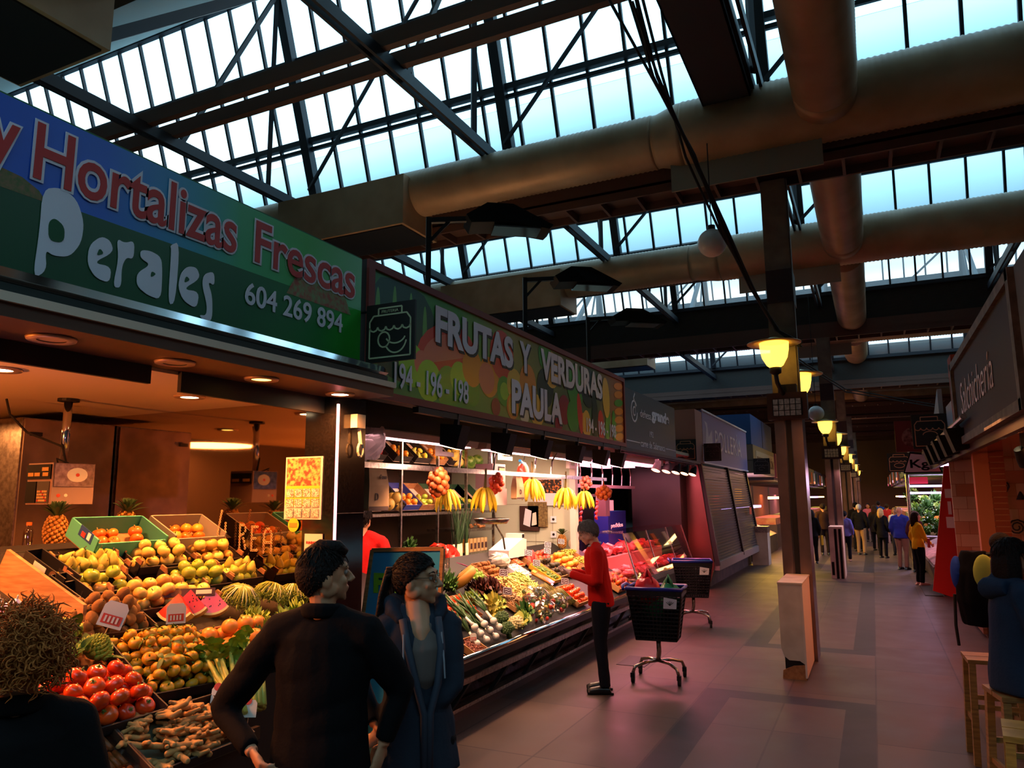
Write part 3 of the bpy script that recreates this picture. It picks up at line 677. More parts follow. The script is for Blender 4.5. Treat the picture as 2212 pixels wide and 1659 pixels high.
# crates
TEAL = mat('teal_card', '#3f9c86', .7); BLKC = mat('black_card', '#191314', .6, 0, '#2a2020', 8)
GREYC = mat('grey_card', '#8a8478', .8)
def crate(X, Y, w, d, h, m, label, F=(P1, M1), yaw=0, min_=None, tabs=False, th=.008, lift=0.):
    P, M = F; t = thing('crate', label, 'crate', P(X, Y, lift)); t.rotation_euler = (M@Matrix.Rotation(math.radians(yaw), 3, 'Z')).to_euler()
    mi = min_ or m
    B().b2((-w/2, -d/2, -.004), (w/2, d/2, .004)).obj('bottom', mi, t)
    for s in (-1, 1):
        B().b2((s*w/2-th/2, -d/2, .005), (s*w/2+th/2, d/2, h)).obj('side_panel', m, t)
        B().b2((-w/2+th/2, s*d/2-th/2, .005), (w/2-th/2, s*d/2+th/2, h*(.8 if s < 0 else 1))).obj('end_panel', m, t)
    if tabs:
        for sx in (-1, 1):
            for sy in (-1, 1): B().poly([(sx*w/2, sy*d/2-sy*.07, h), (sx*w/2, sy*d/2, h), (sx*w/2, sy*d/2, h+.03), (sx*w/2, sy*(d/2-.05), h+.03)], (-sx*.012, 0, 0)).obj('corner_tab', CARD, t)
    return t
def fill(t, ks, w, d, r, n1, n2, label, cat, group=None, z0=.01, jit=.25, top=1.0, keep=1., tilt=3.14, sc=(.92, 1.08)):
    """lay countable fruit in a crate, one layer n1 wide and then a second, narrower one"""
    M = t.rotation_euler.to_matrix(); L = V(t.location); c = 0; group = group or label
    for lay, (nu, nv) in enumerate((n1, n2) if n2 else (n1,)):
        for i in range(nu):
            for j in range(nv):
                if R.random() > keep: continue
                u = (i+.5)/nu-.5+(.25/nu if j % 2 else -.25/nu)*(1 if lay == 0 else .6); v = (j+.5)/nv-.5
                uu = u*(w-.02)*(1 if lay == 0 else .82)+R.uniform(-jit, jit)*r*.5; vv = v*(d-.02)*(1 if lay == 0 else .82)+R.uniform(-jit, jit)*r*.5
                z = z0+r*(.9+lay*1.45)+R.uniform(-.1, .25)*r
                k = R.choice(ks); put(K[k], L+M@V((uu, vv, z*top)), (R.uniform(-tilt/4, tilt/4), R.uniform(-tilt/4, tilt/4), R.uniform(0, 6.28)), label, cat, group, R.uniform(*sc)); c += 1
    return c
# ---- near row
t = crate(-3.0, 2.62, .56, .33, .07, BLKC, 'black crate holding the ginger roots at the front corner', min_=mat('pale_liner', '#5d6650', .8), yaw=0)
M = t.rotation_euler.to_matrix(); L = V(t.location)
for i in range(58):
    q = V((R.uniform(-.235, .235), R.uniform(-.13, .13), .02+.022*(i % 3)+R.uniform(0, .008)))
    put(K['ginger%d' % (i % 3)], L+M@q, (R.uniform(-.3, .3), R.uniform(-.3, .3), R.uniform(0, 6.28)), 'knobbly tan ginger root in the black front crate', 'ginger', 'ginger roots in the front crate', R.uniform(.8, 1.1))
t = crate(-3.28, 2.34, .5, .36, .06, BLKC, 'black edged crate of tomatoes beside the woman with curly hair', lift=.05)
fill(t, ['tomato'], .5, .36, .043, (5, 4), (4, 3), 'big ripe red tomato in the crate beside the curly haired woman', 'tomato', jit=.2)
t = crate(-3.64, 2.46, .34, .3, .07, CARD, 'cardboard crate holding the green romanesco heads')
def romanesco():
    b = B(); n = 110
    for i in range(n):
        f = i/n; q = i*2.39996; r = .075*math.sqrt(f); z = .09*(1-f)**1.0
        s = .006+.012*f; d = V((math.cos(q)*f, math.sin(q)*f, 1.0)).normalized(); b.lathe([(s, 0), (s*.6, s*.7), (.0005, s*1.7)], (r*math.cos(q), r*math.sin(q), z), 6, at=d.to_track_quat('Z', 'Y').to_matrix())
    return b.lathe([(.02, -.03), (.07, -.005), (.05, .03), (.01, .07)], n=14)
K['roman'] = kind('romanesco', romanesco(), mat('romanesco_green', '#a8b83c', .6, rnd='#98a834'), kids=[(merge(merge(leafb((.05, 0, -.02), .14, .04, (1, .3, 1), .2), leafb((-.04, .04, -.02), .13, .04, (-1, 1, 1), .2)), merge(leafb((0, -.05, -.02), .13, .04, (.3, -1, 1), .2), leafb((.03, .05, -.02), .12, .04, (.5, 1, 1), .2))), 'outer_leaves', LEAF)])
for i, q in enumerate(((-.08, -.06, .08), (.08, -.05, .08), (0, .09, .1))):
    put(K['roman'], V(t.location)+t.rotation_euler.to_matrix()@V(q), (.5, .2*i, i*2), 'pointed light green romanesco head above the tomato crate', 'romanesco', 'romanesco heads', 1.0)
t = crate(-3.47, 2.92, .52, .52, .07, BLKC, 'large black crate full of leafy mandarins', yaw=-6)
fill(t, ['mandarin', 'mandarin', 'mandarin_l'], .52, .52, .036, (7, 7), (6, 6), 'orange and green mandarin with leaves in the large black crate', 'mandarin', jit=.6)
fill(t, ['mandarin', 'mandarin_l', 'mandarin_l'], .34, .34, .033, (4, 4), None, 'orange and green mandarin with leaves in the large black crate', 'mandarin', z0=.1, jit=.6)
t = crate(-3.86, 2.78, .46, .3, .07, BLKC, 'crate under the heap of brown kiwis')
fill(t, ['kiwi'], .46, .3, .034, (7, 5), (6, 4), 'fuzzy brown kiwi in the heap above the mandarins', 'kiwi', jit=.4)
fill(t, ['kiwi'], .34, .22, .034, (4, 3), (3, 2), 'fuzzy brown kiwi in the heap above the mandarins', 'kiwi', z0=.09, jit=.4)
FLESH = mat('melon_flesh', '#e82a1c', .3, col2='#ee4a34', scale=14, coat=.4); RIND = mat('melon_rind', '#d8e0a0', .5)
fl_, ri_ = wedge()
for i, (X, Y, yw, w) in enumerate(((-3.72, 3.12, 25, 'lowest, lying left'), (-3.74, 3.24, 42, 'middle one standing on its rind'), (-3.72, 3.39, 48, 'right one, beside the grapefruit'))):
    t = thing('watermelon_slice', 'red watermelon slice behind the mandarins, '+w, 'watermelon', P1(X, Y, .06), (math.radians(-24), 0, math.radians(yw)))
    fl_.obj('flesh', FLESH, t); ri_.obj('rind', RIND, t)
    b = B()
    for j in range(9): b.sph((R.uniform(-.05, .05), -.028, R.uniform(.05, .13)), (.003, .002, .005), 6, 4)
    b.obj('seeds', mat('seed_black', '#1a0c0a', .4), t)['kind'] = 'stuff'
t = crate(-3.46, 3.42, .42, .34, .07, CARD, 'cardboard crate of large oranges behind the celery')
K['grapefruit'] = kind('orange', B().sph((0, 0, 0), (.05, .05, .046), 18, 12), mat('grapefruit_skin', '#f7a340', .35, rnd='#f29030'), kids=[(star(.008, .045), 'stalk_scar', STALK)])
fill(t, ['grapefruit'], .42, .34, .05, (4, 3), (3, 2), 'large shiny orange in the cardboard crate behind the celery', 'orange')
# celery, lettuces, frisee
def celery():
    st = B(); lf = B()
    for i in range(13):
        a = i*2.4; r = .008+.012*(i/13)**.5; sx, sy = math.cos(a)*r*1.6, math.sin(a)*r*1.3; L = R.uniform(.3, .42); fx, fy = sx*3.6, sy*2.4
        st.tube([(sx, sy, 0), (sx*1.1, sy*1.1, L*.4), (fx*.7, fy*.7, L*.75), (fx, fy, L)], [.016, .015, .011, .007], 6)
        for j in range(5): lf = merge(lf, leafb((fx, fy, L-.02*j*.5), R.uniform(.04, .08), R.uniform(.018, .03), (math.cos(a+j*1.7), math.sin(a+j*1.7), R.uniform(.2, 1.2)), .5, 4))
    return st, lf
for i, (X, Y, x2, y2) in enumerate(((-2.99, 2.93, 455, 1372), (-3.0, 3.07, 545, 1385))):
    st, lf = celery(); T = px(x2, y2, Y=Y+.22); p0 = P1(X, Y, .05); dv = (P1(-3.42, Y+.2, .17) if i == 0 else P1(-3.4, Y+.27, .2))-p0
    t = thing('celery', 'bunch of pale celery stalks with leaves, '+('lying beside the ginger' if i == 0 else 'half behind the man in black'), 'celery', p0, dv.to_track_quat('Z', 'Y').to_euler()); t.scale = (1.15,)*3
    st.obj('stalks', mat('celery_stalk', '#ccd060', .4, rnd='#c0c854'), t, True); lf.obj('leaves', mat('celery_leaf', '#7a9a2e', .55), t)
def ruffle(n, r, z, seed, wave=.02, up=.5):
    g = random.Random(seed); b = B()
    for i in range(n):
        a = i*2.39996; rr = r*(.35+.65*math.sqrt((i+1)/n)); L = 6; W_ = 5; vs = []; tilt = up*(1-i/n)+.15
        for p in range(L+1):
            f = p/L; rad = rr*(.15+.85*f); zz = z*(tilt*1.6*f-.5*f*f*(i/n))
            for q in range(W_+1):
                s = q/W_-.5; wv = wave*f*math.sin(q*2.7+p*1.9+g.random()*2)
                an = a+s*1.1*(.4+.6*math.sin(math.pi*min(1, f*.8+.15))); vs.append((rad*math.cos(an), rad*math.sin(an), zz+wv+.01*i/n))
        fs = [(p*(W_+1)+q, p*(W_+1)+q+1, (p+1)*(W_+1)+q+1, (p+1)*(W_+1)+q) for p in range(L) for q in range(W_)]
        b.add(vs, fs)
    return b
LET = mat('lettuce_leaf', '#86a83a', .5, col2='#b4c65c', scale=8, rnd='#6f9a34')
K['lettuce'] = kind('lettuce', ruffle(26, .13, .12, 3), LET)
K['chard'] = kind('chard', ruffle(22, .15, .16, 9, .03, .8), mat('dark_leaf', '#2f5a22', .5, col2='#48762c', scale=9))
for i, (k, X, Y, s, lab) in enumerate((('lettuce', -3.47, 3.72, 1, 'pale ruffled lettuce left of the man in black'), ('lettuce', -3.55, 3.95, 1.1, 'pale ruffled lettuce hidden partly by the man in black'), ('chard', -3.36, 3.5, .75, 'dark green leafy bunch above the celery'), ('chard', -3.2, 3.62, .75, 'dark green leafy bunch next to the pale lettuce'), ('lettuce', -3.62, 3.66, .8, 'small yellow green lettuce under the curly endives'))):
    put(K[k], P1(X, Y, .04), (0, -.4, i), lab, 'lettuce', None, s)
def frisee():
    a = B(); c = B()
    for i in range(110):
        q = i*2.39996; rr = R.uniform(.08, .14); h = R.uniform(.05, .1); d = V((math.cos(q), math.sin(q), 0))
        pts = [V((0, 0, .115))+d*.008, d*rr*.45+V((0, 0, .11)), d*rr*.85+V((0, 0, h*.8)), d*rr+V((0, 0, R.uniform(.0, .03)))]
        (c if i % 3 else a).tube(pts, [.006, .004, .003, .0015], 5)
        for s in range(8):
            p = pts[1].lerp(pts[3], R.uniform(.4, 1))+V((R.uniform(-.012, .012),)*3); c.tube([p, p+V((R.uniform(-.025, .025), R.uniform(-.025, .025), R.uniform(-.03, .01)))], [.004, .0015], 4)
    a.sph((0, 0, .06), (.07, .07, .05), 12, 8)
    return a, c
for i, (X, Y, w) in enumerate(((-3.8, 3.68, 'nearest, above the watermelon'), (-3.78, 3.93, 'middle one'), (-3.72, 4.1, 'last one, beside the mirror'))):
    a, c = frisee(); t = thing('frisee_endive', 'white hearted curly endive turned upside down, '+w, 'endive', P1(X, Y, .06), (0, .35, i))
    a.obj('white_ribs', mat('endive_white', '#f2e8c0', .45, rnd='#e8d8a0'), t, True); c.obj('frilly_leaves', mat('endive_green', '#8a9a34', .55), t, True)
# upper rows of fruit boxes
def box(X, Y, w, d, ks, n1, n2, r, clab, flab, cat, m=BLKC, keep=1., **kw):
    t = crate(X, Y, w, d, .075, m, clab, tabs=True, **kw); fill(t, ks, w, d, r, n1, n2, flab, cat, keep=keep, jit=.3); return t
box(-3.99, 3.2, .5, .26, ['blush_apple', 'yellow_apple'], (5, 2), (4, 2), .044, 'printed black box of wrapped apples above the watermelon', 'yellow red apple in the printed box above the watermelon', 'apple')
box(-4.16, 2.97, .36, .2, ['green_apple', 'blush_apple'], (3, 2), (2, 1), .044, 'black printed box at the left end with few apples', 'green yellow apple in the left end black box', 'apple', lift=.01)
box(-4.34, 3.0, .42, .2, ['pear'], (6, 3), (5, 2), .034, 'black box of upright pears below the teal crate', 'yellow green pear in the box below the teal crate', 'pear', lift=.02)
box(-4.12, 3.62, .42, .24, ['green_apple'], (4, 2), (3, 2), .044, 'black box of green apples in the middle of the display', 'green apple in the middle box', 'apple')
box(-4.36, 3.5, .44, .24, ['yellow_apple'], (4, 2), (3, 2), .044, 'black box of pale yellow apples below the teal crate', 'pale yellow apple in the box below the teal crate', 'apple', lift=.02)
box(-4.36, 3.93, .4, .24, ['yellow_apple', 'blush_apple'], (4, 2), (3, 1), .044, 'black box of yellow apples with red paper near the mirror', 'yellow apple in the red papered box near the mirror', 'apple', lift=.02)
box(-4.13, 3.99, .3, .22, ['pear', 'green_apple'], (4, 3), (3, 2), .036, 'black box of russet fruit against the mirror', 'russet green fruit in the box against the mirror', 'fruit')
box(-3.95, 3.48, .22, .2, ['blush_apple', 'yellow_apple'], (2, 2), None, .044, 'small black box with a few apples left of the endives', 'apple in the small box left of the endives', 'apple')
def backcrate(X, Y, w, d, m, lab, flab, ks, cat, n):
    t = crate(X, Y, w, d, .13, m, lab, min_=CARD, lift=.06, th=.012); fill(t, ks, w*.75, d*.7, .042, n, None, flab, cat, z0=.02, keep=.85); return t
t = backcrate(-4.55, 3.32, .5, .3, TEAL, 'teal cardboard crate with an upright end panel', 'orange red persimmon in the teal crate', ['kaki'], 'persimmon', (4, 2))
b = B().b2((-.258, -.1, .07), (-.256, .04, .14)); b.obj('logo_panel', mat('logo_blue', '#123a7c', .5), t)
B().b2((-.261, -.03, .08), (-.258, .01, .11)).obj('logo_spot', RED, t); B().b2((-.261, -.08, .085), (-.258, -.05, .13)).obj('logo_mark', LIL, t)
backcrate(-4.55, 3.86, .44, .3, GREYC, 'plain grey cardboard crate near the mirror', 'orange in the grey crate near the mirror', ['orange', 'kaki'], 'orange', (3, 2))
t = crate(-4.3, 2.74, .1, .34, .1, BLKCARD, 'upright black printed box with a white label beside the wooden board', yaw=8, lift=.03)
B().b2((-.056, -.02, .03), (-.0545, .08, .085)).obj('white_label', mat('paper'), t); B().cyl((-.0545, -.08, .07), (-.056, -.08, .07), .028, 16).obj('round_seal', mat('seal', '#6a4a2a', .6), t)
t = crate(-4.08, 2.74, .1, .3, .1, BLKCARD, 'upright black printed box with a white label nearer the kiwis', yaw=8, lift=.02)
B().b2((-.056, -.02, .03), (-.0545, .08, .085)).obj('white_label', mat('paper'), t); B().cyl((-.0545, -.08, .07), (-.056, -.08, .07), .028, 16).obj('round_seal', mat('seal'), t)
# pineapples, bottle, garlic
def pineapple_kind():
    b = B(); n = 120
    for i in range(n):
        f = (i+.5)/n; z = -.085+.17*f; r = .058*math.sqrt(max(.02, 1-(z/.1)**2)); q = i*2.39996; d = V((math.cos(q), math.sin(q), z*3)).normalized()
        b.lathe([(.013, 0), (.008, .005), (.001, .008)], V((r*math.cos(q), r*math.sin(q), z)), 6, at=d.to_track_quat('Z', 'Y').to_matrix())
    b.sph((0, 0, 0), (.057, .057, .09), 16, 10); lf = B()
    for i in range(34):
        q = i*2.4; f = i/34; lf = merge(lf, leafb((.01*math.cos(q), .01*math.sin(q), .08+.03*f), .13-.05*f, .011, (math.cos(q)*(1-f*.8), math.sin(q)*(1-f*.8), .7+f), .25, 4))
    return kind('pineapple', b, mat('pineapple_skin', '#b07a2c', .6, rnd='#9a6a24'), kids=[(lf, 'crown', mat('pineapple_leaf', '#3e5a34', .5))])
K['pine'] = pineapple_kind()
for i, (p, r_, lab) in enumerate((((-4.95, 3.19, 1.8), (0, 0, 0), 'pineapple standing on the steel ledge under the scale'), ((-4.95, 3.7, 1.82), (.1, .1, 1), 'pineapple behind the teal crate'))):
    put(K['pine'], p, r_, lab, 'pineapple', None, 1.2)
t = thing('water_bottle', 'small clear water bottle with orange cap on the steel ledge', 'bottle', (-4.93, 3.0, 1.7))
B().lathe([(.028, 0), (.03, .01), (.03, .1), (.026, .12), (.013, .14), (.013, .15)], n=16).obj('body', glass_mat('bottle_plastic', '#e8dcd0', .12, .05), t, True)
B().cyl((0, 0, .148), (0, 0, .168), .016, 14).obj('cap', mat('orange_cap', '#e8641c', .4), t)
GP = V((-3.74, 2.14, 1.43))
t = thing('garlic_tray', 'tray of white garlic heads at the far left edge under a pink light', 'tray', GP)
B().b2((-.16, -.3, 0), (.16, .2, .02)).obj('tray', STEEL, t); B().b2((-.1, -.2, -.2), (.1, .1, 0)).obj('support', DARKWOOD, t)
K['garlic'] = kind('garlic', lobed(.03, .024, 8, .06, dimple=-.4), mat('garlic_skin', '#eadfe0', .6, rnd='#e0d0d8'), kids=[(B().tube([(0, 0, .02), (.003, 0, .05)], [.006, .003], 6), 'neck', mat('garlic_neck', '#d8c8a8', .7))])
for i in range(26): put(K['garlic'], GP+V((R.uniform(-.13, .13), R.uniform(-.25, .15), .045+.03*(i//12))), (R.uniform(-.4, .4), R.uniform(-.4, .4), R.random()*6), 'white garlic head in the tray at the left edge', 'garlic', 'garlic heads')
lamp('POINT', (-3.7, 2.05, 1.85), 2.5, '#e8b8ff', .05)
# plastic tray of dried fruit, price cards
t = crate(-2.99, 2.18, .3, .36, .07, mat('brown_tray', '#4a2c1a', .6), 'brown tray of dark plums and plastic wrapped packs at the lower left')
K['plum'] = kind('plum', B().sph((0, 0, 0), (.022, .018, .016), 10, 8), mat('plum_skin', '#2a1418', .5, rnd='#3a1c20'))
M = t.rotation_euler.to_matrix(); L = V(t.location)
for i in range(26): put(K['plum'], L+M@V((R.uniform(-.13, -.06), R.uniform(-.14, .14), .025+.02*(i % 2))), (R.random(), R.random(), R.random()*6), 'dark dried plum in the brown tray', 'plum', 'dried plums in the brown tray')
for i in range(3):
    tp = thing('fruit_pack', 'clear wrapped flat pack of brown dried fruit in the brown tray', 'pack', L+M@V((.04, -.1+.11*i, .03)), t.rotation_euler, 'wrapped packs in the brown tray')
    b = B()
    for j in range(6): b.tube([(-.08+.03*j, -.045, 0), (-.08+.03*j, .045, 0)], .012, 8)
    b.obj('dried_fruit', mat('dried_brown', '#8a4a1c', .5), tp, True); B().b2((-.1, -.052, -.012), (.1, .052, .016)).obj('film', glass_mat('film', '#ffffff', .1, .08), tp)
TAGW = mat('tag_white', '#e6e0d2', .5); TAGR = mat('tag_red', '#d84428', .5)
def price_tag(loc, rot, label, w=.1, h=.11, red=True):
    t = thing('price_tag', label, 'price tag', loc, rot)
    n = [(-w/2, 0, 0), (w/2, 0, 0), (w/2, 0, h*.8), (w*.35, 0, h), (-w*.35, 0, h), (-w/2, 0, h*.8)]
    B().poly(n, (0, .004, 0)).obj('card', TAGW, t)
    if red:
        B().b2((-w*.4, -.002, h*.12), (w*.4, 0, h*.48)).obj('red_panel', TAGR, t)
        for i in range(4): B().b2((-w*.3+i*w*.16, -.004, h*.18), (-w*.22+i*w*.16, -.002, h*.42)).obj('digit', TAGW, t)
    B().bar((0, .004, -.1), (0, .004, .02), .004, .004).obj('pin', STEEL, t)
    return t
cm = lambda p: math.atan2(p[0], -p[1])
price_tag(P1(-3.66, 2.63, .16), (-.25, .35, .9), 'white and red price tag tilted in front of the kiwis', .12, .13)
price_tag(P1(-3.62, 3.02, .14), (-.1, 0, .9), 'white and red price tag standing in the mandarins')
for X, Y, lab in ((-3.1, 2.9, 'folded brown and white price card between ginger and celery'), (-2.96, 2.97, 'folded price card at the ginger corner beside the elbow of the man')):
    t = price_tag(P1(X, Y, .05), (-.5, .1, .8), lab, .075, .085, False); B().cyl((-.01, -.002, .08), (-.01, 0, .08), .02, 14).obj('red_ring', TAGR, t)
t = thing('price_strip', 'long dark price strip with round seal above the watermelon slices', 'price tag', P1(-3.86, 3.3, .12), (-.5, 0, .8))
B().b2((-.16, 0, 0), (.16, .006, .05)).obj('card', mat('dark_label', '#3a1820', .5), t); B().cyl((-.06, -.002, .025), (-.06, 0, .025), .03, 18).obj('round_seal', mat('seal'), t); B().b2((.05, -.002, .012), (.14, 0, .038)).obj('print', TAGW, t)
# letters made of linked rings, on the mirror side
b = B(); RG = mat('cane_rings', '#d8a878', .5)
def ring(b, p, r=.008): b.tube([p+V((r*math.cos(a*.7854), 0, r*math.sin(a*.7854))) for a in range(9)], .0028, 5, cap=False)
GL = {'I': [(0, i) for i in range(9)], 'R': [(0, i) for i in range(9)]+[(1, 8), (2, 8), (3, 7), (3, 6), (2, 5), (1, 4.6), (2, 3.4), (2.6, 2.3), (3, 1), (3.2, 0)], 'E': [(0, i) for i in range(9)]+[(1, 8), (2, 8), (3, 8), (1, 4), (2, 4), (1, 0), (2, 0), (3, 0)], 'A': [(0, i) for i in range(7)]+[(4, i) for i in range(7)]+[(.5, 7), (1.3, 7.9), (2.4, 7.9), (3.5, 7), (1, 3.3), (2, 3.3), (3, 3.3)]}
for i, chh in enumerate('IREA'):
    for gx, gz in GL[chh]: ring(b, V((-4.42+.12*i+gx*.018+(.03 if i else 0), 4.15, 1.66+gz*.021-.012*i)))
for j in range(26): ring(b, V((-4.4+.004*abs(j-8), 4.06, 1.92-.02*j)))
o = b.obj('ring_letters', RG, None, True); tag(o, 'hanging letters made of small linked cane rings before the mirror', 'decoration')
# scale on a pole
def make_scale():
    t = thing('hanging_scale', 'grey hanging shop scale on a chrome pole in the near stall', 'scale', (-5.1, 3.3, 1.98))
    B().cyl((0, 0, .28), (0, 0, .74), .028, 16).obj('pole', CHROME, t, True)
    B().lathe([(.07, .72), (.07, .74)], n=16).obj('ceiling_plate', DKM, t)
    B().b2((-.14, -.15, 0), (.13, .15, .28)).obj('body', mat('scale_grey', '#9a7f76', .5), t)
    f = B().b2((-.14, -.16, .17), (.12, -.15, .27)).obj('display_panel', BLK, t)
    for x in (-.12, -.05, .04): B().b2((x, -.163, .19), (x+.06, -.16, .215)).obj('display_frame', mat('amber_frame', '#c89a3a', .4), f)
    B().b2((.03, -.163, .225), (.1, -.16, .25)).obj('display_frame', mat('amber_frame'), f)
    B().b2((-.14, -.158, .01), (-.03, -.15, .155)).obj('printer_panel', BLK, t)
    kp = B().b2((-.02, -.156, .01), (.11, -.15, .155)).obj('keypad', mat('keypad_grey', '#3a3634', .6), t)
    for i in range(6):
        for j in range(4): B().b2((-.01+.018*i, -.159, .02+.02*j), (.003+.018*i, -.156, .034+.02*j)).obj('key', mat('key_red', '#b8321e', .5) if (i+j) % 5 == 0 else mat('key_amber', '#d8b070', .5), kp)
    B().b2((.13, -.14, .12), (.135, .14, .275)).obj('steel_plate', STEEL, t)
    st = B().sph((.136, .02, .2), (.003, .075, .05), 20, 8).obj('oval_sticker', TAGW, t)
    B().sph((.139, .02, .2), (.002, .015, .012), 10, 6).obj('sticker_spot', TAGR, st)
    for y, c in ((-.1, TAGR), (-.05, TAGW)): B().sph((.131, y, .06), (.003, .014, .012), 10, 6).obj('badge', c, t)
    f = B().b2((-.13, .15, .17), (.12, .157, .26)).obj('rear_display', BLK, t)
    for x in (-.11, .02): B().b2((x, .157, .185), (x+.08, .16, .21)).obj('display_frame', mat('amber_frame'), f)
    B().tube([(.02, -.05, .28), (.08, -.1, .31), (.12, -.04, .28)], .006, 6).obj('plug_wire', RUB, t)
    B().tube([(-.3, -.25, .73), (-.26, -.24, .62), (-.2, -.15, .5), (.02, -.03, .4), (.03, 0, .28)], .008, 6).obj('power_wire', RUB, t)
    return t
SCALE = make_scale()
# ---------------------------------------------------------------- second fruit stall (FRUTAS Y VERDURAS)
MRED = mat('maroon_frame', '#7a2018', .5)
t = thing('shop_sign', 'long stall sign with fruit pictures reading FRUTAS Y VERDURAS PAULA', 'sign', (-3.45, 7.8, 2.78))
part(B().b2((-3.55, 4.5, 2.78), (-3.43, 11.14, 3.86)), 'box', DKM, t)
part(B().b2((-3.43, 4.5, 3.8), (-3.405, 11.14, 3.86)).b2((-3.43, 4.5, 2.78), (-3.405, 11.14, 2.84)).b2((-3.43, 4.5, 2.84), (-3.405, 4.58, 3.8)).b2((-3.43, 11.08, 2.84), (-3.405, 11.14, 3.8)), 'frame', MRED, t)
part(B().add([(-3.428, 4.58, 2.84), (-3.428, 11.08, 2.84), (-3.428, 11.08, 3.8), (-3.428, 4.58, 3.8)], [(0, 1, 2, 3)]), 'print', band_mat('fruit_sign', [(0, '#3c8a4a'), (.2, '#4ca844'), (.4, '#a09a3c'), (.6, '#6a7c34'), (.8, '#4c6c38'), (1, '#c8743a')], 'Y', 4.6, 11.1), t)
PR = {c: mat('print_'+c, h, .3) for c, h in (('wm', '#1c4a2c'), ('wl', '#6ab04c'), ('red', '#e8402a'), ('pink', '#f48468'), ('lime', '#a4dc3c'), ('green', '#52aa34'), ('org', '#f89a30'), ('yel', '#f6c84a'), ('dark', '#26361c'), ('mar', '#a02830'), ('cream', '#f6e4b8'))}
_lay = [0]
def disc(y, z, ry, rz, c, rot=0., n=20, a0=0, a1=2*math.pi):
    _lay[0] += 1; x = -3.4275+_lay[0]*.00011; ca, sa = math.cos(rot), math.sin(rot); q = []
    for i in range(n):
        a = a0+(a1-a0)*i/(n if a1-a0 > 6.2 else n-1); u, v = ry*math.cos(a), rz*math.sin(a); yy = y+u*ca-v*sa; zz = z+u*sa+v*ca
        q.append((x, min(11.07, max(4.59, yy)), min(3.795, max(2.845, zz))))
    part(B().poly(q), 'printed_fruit', PR[c], t)
disc(5.0, 3.4, .55, .45, 'wm')
for d in (-.35, -.12, .12, .34): disc(5.0+d, 3.42, .035, .36-.3*abs(d), 'wl')
disc(5.75, 3.28, .55, .32, 'red', .2); disc(5.75, 3.28, .45, .22, 'pink', .2, a0=0, a1=3.3)
for y, z, r, c in ((5.15, 3.12, .2, 'lime'), (5.3, 3.16, .12, 'pink'), (5.42, 3.02, .2, 'lime'), (5.75, 3.0, .22, 'green'), (5.95, 3.12, .17, 'lime'), (6.2, 3.02, .15, 'green'), (6.2, 3.26, .2, 'org'), (6.55, 3.22, .22, 'org'), (6.5, 3.2, .17, 'pink'), (6.85, 3.5, .28, 'red'), (6.9, 3.12, .17, 'green'), (6.9, 3.12, .1, 'lime'), (7.15, 3.22, .19, 'yel'), (7.1, 2.98, .15, 'org'), (7.1, 2.98, .11, 'yel'), (6.7, 2.93, .1, 'mar'), (7.4, 2.92, .12, 'cream'), (7.75, 3.0, .2, 'yel'), (7.5, 3.3, .22, 'org'), (8.0, 3.3, .25, 'dark'), (8.2, 3.55, .24, 'yel'), (8.6, 3.1, .2, 'mar'), (8.4, 2.9, .12, 'mar'), (8.9, 3.05, .22, 'green'), (9.0, 3.45, .3, 'green'), (9.5, 3.5, .3, 'dark'), (9.3, 3.0, .14, 'org'), (8.0, 3.7, .2, 'green')): disc(y, z, r, r*.95, c)
for y, z, a, b_, c, ro in ((9.15, 3.1, .09, .28, 'red', .2), (9.4, 2.98, .16, .2, 'yel', 0), (9.75, 3.1, .13, .3, 'dark', 0), (10.0, 3.0, .14, .24, 'red', .1), (10.3, 3.05, .11, .26, 'green', -.2), (10.25, 3.45, .16, .3, 'yel', .1), (10.6, 3.05, .1, .25, 'green', .1)): disc(y, z, a, b_, c, ro)
for i in range(7): disc(10.85, 2.92+.13*i, .22, .055, 'org' if i != 4 else 'green', .12)
BLKP = mat('letter_shadow', '#121016', .5)
for s_, y, z, w, h in (('FRUTAS', 5.5, 3.385, 1.6, .345), ('Y', 7.27, 3.39, .3, .35), ('VERDURAS', 7.85, 3.395, 2.22, .37), ('PAULA', 7.06, 2.9, 1.44, .38)):
    txt(s_, (-3.424, y+.03, z-.025), w, h, BLKP, t, 'L', .045, 'letter_shadow', .003)
    txt(s_, (-3.42, y, z), w, h, LIL, t, 'L', .042)
txt('194 - 196 - 198', (-3.42, 4.88, 2.89), 1.23, .22, LIL, t, 'L', .02); txt('194 - 196 - 198', (-3.42, 9.38, 2.88), 1.27, .2, LIL, t, 'L', .02)
